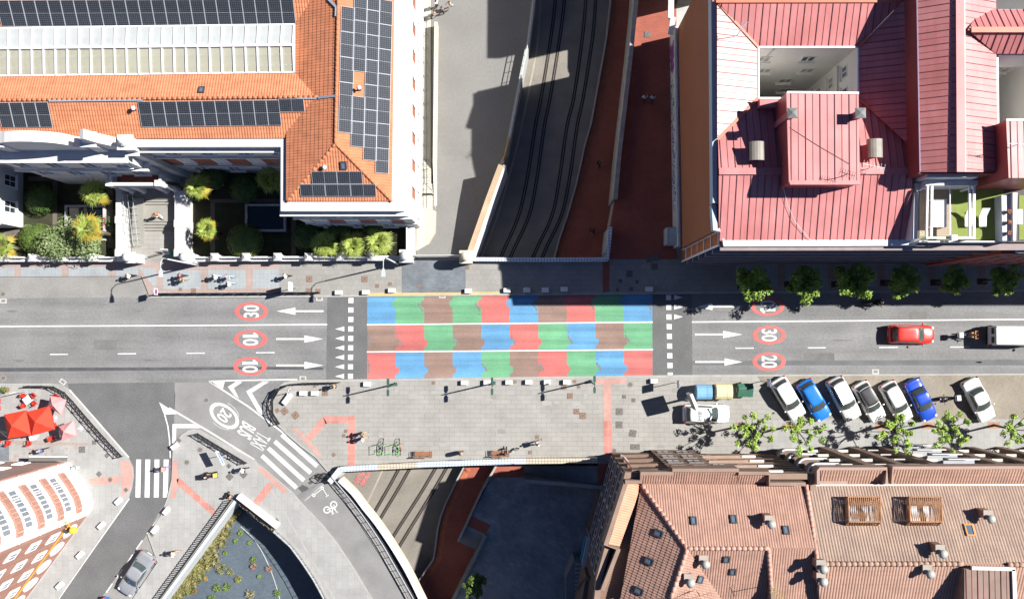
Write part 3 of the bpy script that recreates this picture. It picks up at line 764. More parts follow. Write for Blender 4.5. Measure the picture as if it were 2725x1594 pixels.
def clip_u(poly, u):
    vs = []
    n = len(poly)
    for i in range(n):
        (a, b), (c, d) = poly[i], poly[(i + 1) % n]
        if (a - u) * (c - u) <= 0 and abs(a - c) > 1e-9:
            vs.append(b + (d - b) * (u - a) / (c - a))
    return (min(vs), max(vs)) if len(vs) >= 2 else None
def tile_roof(pts3, name, material, parent, pitch=0.235, amp=0.045, course=0.42, step=0.028, seg=6):
    """A tiled slope as real geometry: half-round rows running up the slope, each course lapping the next."""
    pl = Plane(*pts3[:3])
    q = [pl.fit(p) for p in pts3]
    c0 = q[0]
    poly = [((p - c0).dot(pl.u), (p - c0).dot(pl.v)) for p in q]
    ua = min(a for a, b in poly); ub = max(a for a, b in poly)
    va = min(b for a, b in poly); vb = max(b for a, b in poly)
    m = MB()
    du = pitch / seg; n = int((ub - ua) / du) + 1
    us = [ua + 1e-4 + (ub - ua - 2e-4) * i / n for i in range(n + 1)]
    rg = [clip_u(poly, u) for u in us]
    def pt(u, v, h): return c0 + pl.u * u + pl.v * v + pl.n * h
    def hu(u): return amp * abs(math.cos(math.pi * u / pitch)) ** 0.8
    K = int((vb - va) / course) + 1
    for i in range(n):
        if not rg[i] or not rg[i + 1]: continue
        (a0, b0), (a1, b1) = rg[i], rg[i + 1]
        h0, h1 = hu(us[i]), hu(us[i + 1])
        for k in range(K):
            lo = va + k * course; hi = lo + course
            c, d = max(lo, a0), min(hi, b0); e, f = max(lo, a1), min(hi, b1)
            if d <= c and f <= e: continue
            d = max(c, d); f = max(e, f)
            s = lambda v: step * (1 - (v - lo) / course)
            m.face([pt(us[i], c, h0 + s(c)), pt(us[i + 1], e, h1 + s(e)), pt(us[i + 1], f, h1 + s(f)), pt(us[i], d, h0 + s(d))])
    m.face([p - pl.n * 0.04 for p in q]); m.face([p - pl.n * 0.12 for p in q][::-1])
    m.build(name, material, parent)
    return pl
def seam_roof(pts3, name, material, parent, pitch=1.05, phase=0.0, fine=True):
    pl = Plane(*pts3[:3]); q = [pl.fit(p) for p in pts3]; c0 = q[0]
    m = MB(); m.face(q); m.face([p - pl.n * .1 for p in q][::-1])
    if (q[1] - q[0]).cross(q[2] - q[0]).z < 0: m.f[0] = m.f[0][::-1]
    poly = [((p - c0).dot(pl.u), (p - c0).dot(pl.v)) for p in q]
    ua = min(a for a, b in poly); ub = max(a for a, b in poly)
    s1 = MB(); s2 = MB(); u = ua + phase; k = 0
    while u < ub:
        g = clip_u(poly, u)
        if g and g[1] - g[0] > 0.15:
            a = c0 + pl.u * u + pl.v * g[0]; b = c0 + pl.u * u + pl.v * g[1]
            if k % 2 == 0: s1.beam(a + pl.n * .025, b + pl.n * .025, 0.04, 0.05, pl.n)
            else: s2.beam(a + pl.n * .012, b + pl.n * .012, 0.035, 0.035, pl.n)
        u += pitch / 2; k += 1
    k1 = len(m.f); m.add(s1.v, s1.f); k2 = len(m.f); m.add(s2.v, s2.f)
    r = m.build(name, material, parent)
    r.data.materials.append(SEAM_SHADE); r.data.materials.append(mat('roof rib', (0.30, 0.10, 0.095), .5, .1))
    r.data.polygons.foreach_set('material_index', [0] * k1 + [1] * (k2 - k1) + [2] * (len(m.f) - k2))
    return pl
def ridge_cap(a, b, material, parent, r=0.14, name='ridge', n=7, knots=True):
    a = Vector(a); b = Vector(b); m = MB(); L = (b - a).length; k = max(1, int(L / 0.42))
    for i in range(k):
        m.tube([a.lerp(b, i / k), a.lerp(b, (i + 1.12) / k)], [r * 1.08, r * 0.92], n)
    return m.build(name, material, parent, True)
def offset_poly(pts, d):
    p = [Vector((a[0], a[1])) for a in pts]
    ar = sum(p[i].x * p[(i + 1) % len(p)].y - p[(i + 1) % len(p)].x * p[i].y for i in range(len(p)))
    if ar < 0: p.reverse()
    out = []
    n = len(p)
    for i in range(n):
        e1 = (p[i] - p[i - 1]).normalized(); e2 = (p[(i + 1) % n] - p[i]).normalized()
        n1 = Vector((e1.y, -e1.x)); n2 = Vector((e2.y, -e2.x))
        b = (n1 + n2); b = b / max(0.2, b.length_squared) * 2
        out.append(p[i] + b * d)
    return [(v.x, v.y) for v in out]
def ring_prism(m, pts, d_out, d_in, z0, z1):
    """A band along a closed outline between two offsets."""
    a = offset_poly(pts, d_out); b = offset_poly(pts, d_in); n = len(a)
    for i in range(n):
        j = (i + 1) % n
        q = [a[i], a[j], b[j], b[i]]
        i0 = len(m.v)
        m.v += [(x, y, z0) for x, y in q] + [(x, y, z1) for x, y in q]
        m.f += [(i0 + 3, i0 + 2, i0 + 1, i0), (i0 + 4, i0 + 5, i0 + 6, i0 + 7), (i0, i0 + 1, i0 + 5, i0 + 4), (i0 + 2, i0 + 3, i0 + 7, i0 + 6)]
def window(parent, c, n, wd, ht, frame=None, glass=None, mull=1, bars=1, sill=True, fw=0.09, proud=0.05):
    """A window on a wall: c the middle of its sill line on the wall face, n the wall's outward normal."""
    frame = frame or FRAME_W; glass = glass or GLASS
    c = Vector(c); n = Vector((n[0], n[1], 0)).normalized(); t = Vector((-n.y, n.x, 0))
    R = Matrix((t, n, Vector((0, 0, 1)))).transposed()
    m = MB(); o = c + n * proud / 2
    up = Vector((0, 0, 1))
    m.box(o + up * fw / 2, (wd, proud, fw), rot=R); m.box(o + up * (ht - fw / 2), (wd, proud, fw), rot=R)
    for s in (-1, 1): m.box(o + t * s * (wd - fw) / 2 + up * ht / 2, (fw, proud, ht - 2 * fw), rot=R)
    for k in range(mull): m.box(o + t * (wd * ((k + 1) / (mull + 1) - .5)) + up * ht / 2, (fw * .7, proud * .8, ht - 2 * fw), rot=R)
    for k in range(bars): m.box(o + up * (ht * (k + 1) / (bars + 1)) - n * proud * .1, (wd - 2 * fw, proud * .6, fw * .6), rot=R)
    f = m.build('window', frame, parent)
    g = MB(); g.box(c + n * 0.008 + up * ht / 2, (wd - 2 * fw, 0.016, ht - 2 * fw), rot=R); g.build('pane', glass, f)
    if sill:
        s_ = MB(); s_.box(c + n * .09 - up * .05, (wd + .24, .24, .1), rot=R); s_.build('sill', frame, f)
    return f
def G(px, py): return P(px, py, 0)

# ================================================================ SCHOOL WITH THE ORANGE ROOF
sch = thing('school_building', 'long white and red brick building under orange tiled roofs carrying solar panels', 'building', tuple(G(600, 300)))
FP = [G(*p) for p in ((-500, 607), (62, 607), (62, 460), (845, 460), (845, 606), (1119, 606), (1122, -560), (-500, -560))]
def band(name, d, z0, z1, m):
    b = MB(); b.prism(offset_poly(FP, d), z0, z1); return b.build(name, m, sch)
band('base_wall', 0.0, -3.0, 4.0, STUCCO)
band('brick_wall', -0.02, 4.0, 8.0, BRICKRED)
band('upper_wall', 0.0, 8.0, 11.3, STUCCO)
m = MB(); ring_prism(m, FP, .16, -.1, 3.86, 4.05); ring_prism(m, FP, .22, -.1, 7.86, 8.1); m.build('string_course', STUCCO, sch)
m = MB(); ring_prism(m, FP, .42, -.3, 11.3, 11.55); m.build('cornice', STUCCO, sch)
m = MB(); ring_prism(m, FP, .06, -.25, 11.55, 12.3); m.build('parapet', STUCCO, sch)
m = MB(); ring_prism(m, FP, .10, -1.4, 12.3, 12.38); m.build('gutter', STUCCO_SH, sch)
# quoins: white corner strips over the brick storey
for px, py, sx, sy in ((1119, 606, -1, 1), (845, 606, 1, 1), (845, 460, -1, -1)):
    c = G(px, py); m = MB()
    m.box((c.x + sx * .4, c.y, 6.0), (.9, .14, 3.75)); m.box((c.x, c.y + sy * .4, 6.0), (.14, .9, 3.72)); m.build('quoin', STUCCO, sch)
# windows: east front
for k in range(9):
    py = 30 + 68 * k + 0.0
    if py > 590: break
    c = G(1120.3, py)
    window(sch, (c.x + .01, c.y, 5.0), (1, 0), 1.25, 2.2, bars=2); window(sch, (c.x + .01, c.y, 1.2), (1, 0), 1.2, 1.7, bars=1)
    b = MB(); b.box((c.x + .01, c.y, 6.1), (.06, 1.5, 3.2)); b.build('window_surround', STUCCO, sch)
# south front of the east wing
for px in (890, 968, 1046):
    c = G(px, 606)
    window(sch, (c.x, c.y - .01, 5.0), (0, -1), 1.1, 2.1, bars=2); window(sch, (c.x, c.y - .01, 1.3), (0, -1), 1.3, 1.7)
    b = MB(); b.box((c.x, c.y, 6.1), (1.34, .1, 2.5)); b.build('window_surround', STUCCO, sch)
    window(sch, (c.x, c.y - .01, 9.0), (0, -1), 1.2, 1.5, bars=0)
# court front
for px in (95, 180, 265, 560, 646, 732, 815):
    c = G(px, 460)
    window(sch, (c.x, c.y - .01, 5.0), (0, -1), 1.1, 2.1, bars=2); window(sch, (c.x, c.y - .01, 1.3), (0, -1), 1.3, 1.7)
    b = MB(); b.box((c.x, c.y, 6.1), (1.34, .1, 2.5)); b.build('window_surround', STUCCO, sch)
    window(sch, (c.x, c.y - .01, 9.0), (0, -1), 1.2, 1.5, bars=0)
for py in (492, 560):
    c = G(62, py)
    for z in (1.3, 5.0): window(sch, (c.x + .01, c.y, z), (1, 0), 1.2, 1.9)
# roofs
R0, R1 = P(904, -200, 14.6), P(893, 383, 14.6)
EW_W = tile_roof([R1, R0, P(764, -200, 12.5), P(764, 535, 12.5)], 'roof_slope', TILE_OR, sch)
EW_E = tile_roof([R0, R1, P(1042, 535, 12.5), P(1051, -200, 12.5)], 'roof_slope', TILE_OR, sch)
EW_S = tile_roof([R1, P(764, 535, 12.5), P(1042, 535, 12.5)], 'roof_slope', TILE_OR, sch)
MR0, MR1 = P(-260, 270.5, 13.8), P(868, 258, 13.8)
MW_S = tile_roof([MR0, MR1, P(778, 368, 12.45), P(-260, 372, 12.45)], 'roof_slope', TILE_OR, sch)
MW_N = tile_roof([MR1, MR0, P(-260, 203, 12.9), P(795, 195, 12.9)], 'roof_slope', TILE_OR, sch)
NW_S = tile_roof([P(-260, 75, 12.9), P(792, 62, 12.9), P(860, -60, 14.5), P(-260, -60, 14.5)], 'roof_slope', TILE_OR, sch)
ridge_cap(R0 + Vector((0, 0, .03)), R1 + Vector((0, 0, .03)), TILE_RIDGE, sch)
ridge_cap(R1, P(764, 535, 12.52), TILE_RIDGE, sch, .13); ridge_cap(R1, P(1042, 535, 12.52), TILE_RIDGE, sch, .13)
ridge_cap(MR0, P(846, 258.5, 13.83), TILE_RIDGE, sch, .13)
LEAD = mat('lead flashing', (0.24, 0.27, 0.33), .5, .08)
for a, b in (((130, 268.5), (380, 266)), ((790, 261), (848, 261)), ((846, 261), (893, 255.5)), ((873, -2), (895, 20)), ((895, 20), (894, 44))):
    m = MB(); pl = MW_S if a[0] < 845 else EW_W
    m.beam(pl.at(*a, .13), pl.at(*b, .13), .2, .05); m.build('flashing', LEAD, sch)
# skylights, vents on the orange roof
def roof_window(pl, px, py, w_, h_, label, name='roof_window', fr=DARK, gl=GLASS_BL, R=None, cat='roof window', group=None):
    c = pl.at(px, py, .1); R = R or pl.R
    t = thing(name, label, cat, tuple(c), 0, group)
    m = MB()
    for s in (-1, 1):
        m.box(c + R @ Vector((s * (w_ - .1) / 2, 0, .03)), (.1, h_, .14), rot=R)
        m.box(c + R @ Vector((0, s * (h_ - .1) / 2, .03)), (w_ - .2, .1, .14), rot=R)
    m.build('frame', fr, t)
    m = MB(); m.box(c + R @ Vector((0, 0, .02)), (w_ - .2, h_ - .2, .06), rot=R); m.build('pane', gl, t)
    return t
roof_window(MW_N, 536.5, 240, .5, .62, 'small dark skylight in the orange slope below the glass roof')
roof_window(EW_S, 914.5, 441, .52, .68, 'small dark skylight above the solar panels on the orange hip end')
def vent(pl, px, py, label, h=.55, r=.13, m_=STEEL):
    c = pl.at(px, py, .02)
    t = thing('roof_vent', label, 'vent pipe', tuple(c))
    m = MB(); m.lathe(c, [(r * .6, 0), (r * .6, h), (r * .7, h)], 8); m.build('pipe', m_, t, True)
    m = MB(); m.lathe(c + Vector((0, 0, h - .02)), [(r * 1.5, 0), (r * 1.5, .06), (r * .5, .2)], 10); m.build('cap', FRAME_W, t, True)
vent(MW_S, 362, 293, 'little white capped vent pipe on the orange slope, left of the long panel row')
vent(EW_E, 960, 241, 'little white capped vent pipe in the gap among the eastern solar panels', .8)
vent(EW_S, 866, 448, 'little white capped vent pipe on the orange hip end, left of its skylight', .4)
# solar panels
CELL = mat('solar cell glass', (0.013, 0.015, 0.021), 0.22, .15, .8, spec=.5)
def cellmat():
    m = brick('solar cells', (0.016, 0.019, 0.027), (0.02, 0.024, 0.034), (0.10, 0.11, 0.125), .175, .172, .009, rough=.55, offset=0.0, var=.15)
    m.node_tree.nodes['Principled BSDF'].inputs['Specular IOR Level'].default_value = .12
    return m
CELLS = cellmat()
sp = thing('solar_panel', 'proto', 'solar panel')
m = MB()
for s in (-1, 1):
    m.box((s * .521, 0, 0), (.028, 2.1, .05)); m.box((0, s * 1.036, 0), (1.014, .028, .05))
m.box((0, 0, .008), (1.01, .02, .03))
m.build('frame', mat('panel frame', (.34, .36, .39), .5, .05), sp)
m = MB()
for s in (-1, 1): m.box((0, s * .513, -.002), (1.01, 1.012, .03))
m.build('cells', CELLS, sp)
sp_first = [True]
def panel(pl, px, py, group, label, turn=False):
    c = pl.at(px, py, .14)
    R = pl.R.copy()
    if turn: R = R @ Matrix.Rotation(math.pi / 2, 3, 'Z')
    r = place(sp, c, 0, label, group, first=sp_first[0]); sp_first[0] = False
    r.rotation_euler = R.to_euler()
    if pl is EW_E: r.scale = (1.075, 1.0, 1)
for k in range(23):
    panel(NW_S, 767 - 34.25 * k, 34 + .12 * k, 'solar panels in the long row along the top edge', 'solar panel in the long row above the glass roof, %s' % ('at its right end' if k == 0 else 'at its left end' if k == 22 else ORD[k] + ' from its right end'))
for k in range(4):
    panel(MW_S, 14 + 34.3 * k, 307 + 0.3 - .35 * k, 'solar panels left of the bare tiles', 'upright solar panel left of the bare tiles, %s of four' % nth(k, 4))
for k in range(11):
    panel(MW_S, 388.5 + 34.0 * k, 304.7 - .38 * k, 'solar panels right of the bare tiles', 'upright solar panel right of the bare tiles, %s of eleven' % nth(k, 11))
panel(MW_S, 776, 281, 'solar panels right of the bare tiles', 'single solar panel laid crosswise at the right end of the row', True)
ECOL = [(921.5, [53, 120, 187, 254, 320]), (955, [23, 90, 158, 291, 358]), (988.6, [-4, 62, 128, 194, 260.5, 327, 394]), (1021.8, [34, 99.5, 165, 231, 297.5, 363, 428.5])]
for ci, (cx, ys) in enumerate(ECOL):
    for ri, cy in enumerate(ys):
        panel(EW_E, cx - (cy - 230) * 0.024, cy, 'solar panels on the eastern orange slope', 'solar panel on the eastern slope, %s column from the left, %s from the top' % (ORD[ci], ORD[ri]), True)
for i, x in enumerate((863, 930.5)): panel(EW_S, x, 473, 'solar panels on the hip end', 'solar panel in the upper row of the hip end, %s of two' % ('left' if i == 0 else 'right'), True)
for i, x in enumerate((832, 899.5, 967)): panel(EW_S, x, 507, 'solar panels on the hip end', 'solar panel in the lower row of the hip end, %s of three' % ('left', 'middle', 'right')[i], True)
# glass roof over the atrium
gr = thing('glass_roof', 'long gabled glass roof with white bars between the orange roofs', 'glass roof', tuple(P(390, 130, 13)))
def gl_mat():
    m = bpy.data.materials.new('atrium glazing'); m.use_nodes = True
    N = m.node_tree.nodes; L = m.node_tree.links; b = N['Principled BSDF']
    b.inputs['Base Color'].default_value = (.47, .465, .37, 1); b.inputs['Roughness'].default_value = .18
    n = N.new('ShaderNodeTexNoise'); n.inputs['Scale'].default_value = .25
    tc = N.new('ShaderNodeTexCoord'); L.new(tc.outputs['Object'], n.inputs['Vector'])
    r = N.new('ShaderNodeMapRange'); L.new(n.outputs['Fac'], r.inputs[0]); r.inputs[1].default_value = .3; r.inputs[2].default_value = .7
    r.inputs[3].default_value = .70; r.inputs[4].default_value = .80
    L.new(r.outputs[0], b.inputs['Alpha'])
    return m
ATG = gl_mat(); ATG_N = ATG.copy(); ATG_N.node_tree.nodes['Principled BSDF'].inputs['Base Color'].default_value = (.50, .53, .53, 1)
za, zr = 13.05, 14.05
def gp(px, py, z): return P(px, py, z)
NE_, SE_, RE_ = gp(783, 66, za), gp(783, 193, za), gp(780, 121, zr)
NW_, SW_, RW_ = gp(-260, 79, za), gp(-260, 206, za), gp(-260, 133, zr)
m = MB(); m.face([NW_, RW_, RE_, NE_][::-1]); m.build('glass_slope', ATG_N, gr)
m = MB(); m.face([SW_, SE_, RE_, RW_]); m.build('glass_slope', ATG, gr)
m = MB(); m.face([NE_, RE_, SE_][::-1]); m.build('gable_pane', ATG, gr)
bars = MB()
n = 33
for i in range(n + 1):
    t = i / n
    a, b, c = NW_.lerp(NE_, t), RW_.lerp(RE_, t), SW_.lerp(SE_, t)
    bars.beam(a, b, .13, .10, lift=.05); bars.beam(b, c, .13, .10, lift=.05)
bars.beam(RW_, RE_, .2, .14, lift=.08)
for a, b in ((NW_, NE_), (SW_, SE_), (NE_, SE_)): bars.beam(a, b, .12, .12)
bars.build('bars', FRAME_W, gr)
pur = MB()
for t in (.35, .75):
    pur.beam(NW_.lerp(RW_, t) - Vector((0, 0, .5)), NE_.lerp(RE_, t) - Vector((0, 0, .5)), .08, .08)
    pur.beam(SW_.lerp(RW_, t) - Vector((0, 0, .5)), SE_.lerp(RE_, t) - Vector((0, 0, .5)), .08, .08)
pur.build('purlin', FRAME_W, gr)
m = MB(); m.sheet(PP([(-260, 88), (775, 80), (775, 190), (-260, 196)], 12.42)); m.build('atrium_ceiling', mat('atrium floor', (0.36, 0.34, 0.24), .8, .2, .5, col2=(.24, .29, .29), mix_scale=.25), gr)

# ---- entrance pavilion with its ornaments and porch
pv = thing('entrance_pavilion', 'white ornate entrance pavilion with scrolled gable, balcony and porch columns', 'entrance', tuple(G(400, 500)))
m = MB(); m.prism(PP([(150, 461), (505, 461), (505, 474), (480, 474), (480, 490), (180, 490), (180, 474), (150, 474)], 0), 0, 11.6); m.build('wall', STUCCO, pv)
m = MB(); m.prism(PP([(140, 458), (512, 458), (512, 480), (486, 480), (486, 496), (174, 496), (174, 480), (140, 480)], 0), 11.6, 11.85); m.prism(PP([(170, 462), (492, 462), (492, 497), (170, 497)], 0), 8.0, 8.25); m.build('cornice', STUCCO, pv)
def ornament(pts, px, py, th, name='gable_ornament', m_=STUCCO):
    """A gable-end slab: outline (metres along the front, height) standing on the front wall line."""
    b = MB(); o = G(px, py)
    f = [Vector((o.x + a, o.y - th / 2, z)) for a, z in pts]; k = [Vector((v.x, o.y + th / 2, v.z)) for v in f]
    nn = len(pts); i0 = len(b.v)
    b.v += [tuple(v) for v in f + k]
    b.f.append(tuple(range(i0, i0 + nn))); b.f.append(tuple(range(i0 + 2 * nn - 1, i0 + nn - 1, -1)))
    b.f += [(i0 + i, i0 + nn + i, i0 + nn + (i + 1) % nn, i0 + (i + 1) % nn) for i in range(nn)]
    return b.build(name, m_, pv)
arc = [(3.2 * math.cos(t), 13.4 + 2.0 * math.sin(t)) for t in [math.pi * i / 12 for i in range(13)]]
ornament([(3.8, 11.85), (3.8, 13.0)] + arc + [(-3.8, 13.0), (-3.8, 11.85)], 300, 456, .9)
for sg in (-1, 1):
    pts = [(0, 11.85), (sg * 2.6, 11.85), (sg * 2.4, 12.4), (sg * 1.5, 13.2), (sg * .8, 14.6), (sg * .4, 16.2), (0, 16.0)]
    ornament(pts if sg > 0 else pts[::-1], 300 + sg * 135, 456, .8)
for px, h in ((228, 14.3), (432, 14.3), (160, 13.2), (500, 13.2), (88, 13.2)):
    c = G(px, 458); b = MB(); b.box((c.x, c.y, (11.85 + h) / 2), (1.0, 1.0, h - 11.85)); b.box((c.x, c.y, h + .1), (1.3, 1.3, .2))
    b.lathe((c.x, c.y, h + .2), [(.34, 0), (.42, .3), (.22, .6), (.28, .8), (.05, 1.2)], 10); b.build('finial', STUCCO, pv)
for px in (215, 290, 370, 445):
    c = G(px, 490); window(pv, (c.x, c.y - .01, 9.0), (0, -1), 1.3, 1.8); window(pv, (c.x, c.y - .01, 5.4), (0, -1), 1.4, 2.1)
for z in (5.2, 9.0):
    c = G(480, 482); window(pv, (c.x + .01, c.y, z), (1, 0), .3, 1.5, sill=False)
# porch and balcony
m = MB(); m.prism(PP([(362, 490), (496, 490), (496, 521), (362, 521)], 0), 4.7, 5.0); m.build('porch_slab', STUCCO, pv)
m = MB(); m.sheet(PP([(376, 491), (486, 491), (486, 512), (376, 512)], 0), 5.02); m.build('balcony_floor', mat('red floor tile', (.19, .06, .04), .7, .15, 2), pv)
for px, py in ((369, 514), (400, 514), (460, 514), (490, 514)):
    c = G(px, py); b = MB(); b.lathe((c.x, c.y, 1.3), [(.34, 0), (.34, .2), (.25, .3), (.21, 3.2), (.33, 3.4)], 12); b.build('column', STUCCO, pv, True)
b = MB()
for z in (5.15, 5.95):
    b.beam(G(366, 518) + Vector((0, 0, z)), G(494, 518) + Vector((0, 0, z)), .3, .14)
    b.beam(G(366, 518) + Vector((0, 0, z)), G(366, 492) + Vector((0, 0, z)), .24, .12); b.beam(G(494, 518) + Vector((0, 0, z)), G(494, 492) + Vector((0, 0, z)), .24, .12)
for i in range(18):
    c = G(368 + i * 7.3, 518); b.lathe((c.x, c.y, 5.2), [(.07, 0), (.1, .25), (.05, .6), (.07, .75)], 6)
b.build('balustrade', STUCCO, pv)
for px in (369, 490):
    c = G(px, 516); b = MB(); b.box((c.x, c.y, 5.6), (.55, .55, 1.2)); b.build('pedestal', STUCCO, pv)
# entrance stairs, ramp and side walls
es = thing('entrance_stairs', 'pale stone entrance steps rising from the forecourt to the porch', 'steps', tuple(G(430, 570)))
ST2 = mat('step stone', (0.25, 0.24, 0.215), .85, .08, .8, .05)
ys = [640, 615, 607.5, 600, 592.5, 548, 541.5, 535, 528]
for k in range(8):
    m = MB(); m.prism(PP([(352, 500), (487, 500), (487, ys[k + 1]), (383, ys[k + 1]), (383, ys[k + 1])], 0), -.02 + .16 * k, .13 + .16 * (k + 1)); m.build('step', ST2, es)
m = MB(); m.prism(PP([(352, 500), (487, 500), (487, 690), (352, 690)], 0), -.02, .125); struct(m, 'forecourt', PAVE)
rp = thing('access_ramp', 'narrow pale ramp with double steel handrails beside the entrance steps', 'ramp', tuple(G(365, 600)))
m = MB()
a = [P(352, 655, .14), P(381, 655, .14), P(381, 527, 1.4), P(352, 527, 1.4)]
m.face(a); m.face([Vector((q.x, q.y, .1)) for q in a][::-1])
for i in range(4): m.face([a[i], a[(i + 1) % 4], Vector((a[(i + 1) % 4].x, a[(i + 1) % 4].y, .1)), Vector((a[i].x, a[i].y, .1))])
m.build('ramp_floor', ST2, rp)
m = MB()
for px in (354, 367, 380):
    A = P(px, 655, 0) + Vector((0, 0, 1.05)); B = P(px, 527, 0) + Vector((0, 0, 2.3)); m.tube([A, B], .03, 6)
    for i in range(9):
        q = A.lerp(B, i / 8); m.tube([q, q - Vector((0, 0, .92))], .02, 5)
m.build('handrail', ALU, rp)
for nm, lab, xa, xb, ya in (('balustrade_wall', 'white balustrade wall on the left of the entrance steps', 334, 345, 500), ('balustrade_wall', 'broad white balustrade wall on the right of the entrance steps', 487, 513, 520)):
    t = thing(nm, lab, 'balustrade', tuple(G((xa + xb) / 2, 600)))
    m = MB(); m.prism(PP([(xa, ya), (xb, ya), (xb, 684), (xa, 684)], 0), 0, 1.0); m.build('base', STUCCO, t)
    m = MB(); m.prism(PP([(xa - 1, ya), (xb + 1, ya), (xb + 1, 684), (xa - 1, 684)], 0), 1.75, 1.95); m.build('coping', STUCCO, t)
    m = MB()
    for i in range(28):
        for xx in (xa + 4, xb - 4):
            c = G(xx, ya + 4 + i * (676 - ya) / 27); m.lathe((c.x, c.y, 1.0), [(.09, 0), (.13, .25), (.07, .55), (.1, .75)], 6)
    m.build('balusters', STUCCO, t)
    for py in (ya + 6, (ya + 684) / 2, 678):
        c = G((xa + xb) / 2, py); m = MB(); m.box((c.x, c.y, 1.05), ((xb - xa) / 27 + .12, .7, 2.1)); m.build('pedestal', STUCCO, t)

# ---- garden behind the fence
m = MB(); m.sheet(PP([(62, 460), (335, 460), (335, 690), (-360, 690), (-360, 607), (62, 607)], .03)); m.sheet(PP([(513, 460), (1108, 460), (1108, 690), (513, 690)], .03))
struct(m, 'garden_soil', SOIL)
gs = bpy.data.objects['garden_soil']
GP = mat('garden path gravel', (.12, .105, .085), .95, .15, 1, .15)
for q in ([(75, 470), (330, 470), (330, 482), (75, 482)], [(140, 482), (152, 482), (152, 690), (140, 690)], [(285, 482), (300, 482), (300, 660), (285, 660)], [(560, 530), (820, 530), (820, 540), (560, 540)], [(560, 540), (572, 540), (572, 690), (560, 690)], [(775, 540), (787, 540), (787, 690), (775, 690)], [(0, 612), (170, 612), (170, 640), (0, 640)]):
    m = MB(); m.sheet(PP(q, .045)); m.build('gravel_path', GP, gs)
for (xa, ya, xb, yb), lab in (((172, 546, 279, 640), 'rectangular garden pond with a pale stone rim, left of the entrance steps'), ((652, 543, 760, 616), 'rectangular dark garden pond with a pale stone rim below the orange hip roof')):
    t = thing('garden_pond', lab, 'pond', tuple(G((xa + xb) / 2, (ya + yb) / 2)))
    m = MB(); pts = [(v.x, v.y) for v in PP([(xa, ya), (xb, ya), (xb, yb), (xa, yb)], .4)]; ring_prism(m, pts, 0, -.2, 0, .42); m.build('stone_rim', mat('pond rim', (.40, .40, .39), .8, .1), t)
    m = MB(); m.sheet([Vector((*v, .15)) for v in offset_poly(pts, -.2)]); m.build('water', mat('pond water', (.008, .010, .010), .05, .2, 1, spec=.6), t)
# fence along the pavement
fw = thing('garden_fence', 'long low white garden wall with pointed pillars and a white picket railing above', 'fence', tuple(G(560, 692)))
m = MB(); m.prism(PP([(-360, 688), (336, 688), (336, 697), (-360, 697)], 0), 0, 1.05); m.prism(PP([(512, 688), (1075, 685), (1075, 694), (512, 697)], 0), 0, 1.05); m.build('wall', STUCCO, fw)
m = MB(); m.prism(PP([(-360, 686), (336, 686), (336, 699), (-360, 699)], 0), 1.05, 1.15); m.prism(PP([(512, 686), (1075, 683), (1075, 696), (512, 699)], 0), 1.05, 1.15); m.build('coping', STUCCO, fw)
def pillar(px, py, h=2.0, w_=.62):
    c = P(px, py, h); m = MB(); m.box((c.x, c.y, h / 2 - .1), (w_, w_, h - .2)); m.build('pillar', STUCCO, fw)
    m = MB(); q = w_ * .62; m.loft([[(c.x + a * q, c.y + b * q, h - .2) for a, b in ((-1, -1), (1, -1), (1, 1), (-1, 1))], [(c.x + a * q, c.y + b * q, h - .08) for a, b in ((-1, -1), (1, -1), (1, 1), (-1, 1))], [(c.x + a * .02, c.y + b * .02, h + .22) for a, b in ((-1, -1), (1, -1), (1, 1), (-1, 1))]]); m.build('pillar_cap', STUCCO, fw)
PX = [-82, 4, 83, 163, 244, 321, 505, 569, 653, 737, 820, 904, 987]
for px in PX: pillar(px, 686 - px * .003)
m = MB()
for a, b in zip(PX[:-1], PX[1:]):
    if a == 321: continue
    A = P(a + 9, 687, 1.15); B = P(b - 9, 687, 1.15)
    A.z = B.z = 0
    for z in (1.3, 1.85): m.beam(A + Vector((0, 0, z)), B + Vector((0, 0, z)), .05, .06)
    k = int((B - A).length / .16)
    for i in range(k + 1):
        q = A.lerp(B, i / k); m.box((q.x, q.y, 1.6), (.045, .03, .8))
m.build('picket_railing', FRAME_W, fw)
for px, lab in ((346, 'white gate pillar with a round ball top, left of the entrance gate'), (497, 'white gate pillar with a round ball top, right of the entrance gate')):
    c = P(px, 686, 2.4); t = thing('gate_pillar', lab, 'gate pillar', (c.x, c.y, 0))
    m = MB(); m.box((c.x, c.y, 1.2), (.85, .85, 2.4)); m.box((c.x, c.y, 2.45), (1.05, 1.05, .14)); m.build('shaft', STUCCO, t)
    m = MB(); m.lathe((c.x, c.y, 2.52), [(.2, 0), (.2, .1), (.42, .35), (.45, .6), (.3, .85), (.02, .98)], 14); m.build('ball_top', STUCCO, t, True)
# corner pillars of the yard gate
for px, py, lab, M_ in ((1080, 682, 'big white stone pillar at the left of the school yard gate', STUCCO), (1240, 684, 'weathered cream stone pillar at the right of the school yard gate', CREAM)):
    c = P(px, py, 2.2); t = thing('gate_pillar', lab, 'gate pillar', (c.x, c.y, 0))
    m = MB(); m.box((c.x, c.y, 1.05), (1.05, 1.05, 2.3)); m.box((c.x, c.y, 2.25), (1.25, 1.25, .16)); m.build('shaft', M_, t)
    m = MB(); m.lathe((c.x, c.y, 2.33), [(.3, 0), (.25, .1), (.46, .4), (.48, .6), (.36, .85), (.02, 1.0)], 14); m.build('ball_top', M_, t, True)
yg = thing('yard_gate', 'white picket gate across the school yard entrance', 'gate', tuple(G(1160, 690)))
m = MB(); A = P(1095, 680, 1.6); B = P(1228, 679, 1.6); A.z = B.z = 0
for z in (.3, 1.5): m.beam(A + Vector((0, 0, z)), B + Vector((0, 0, z)), .06, .08)
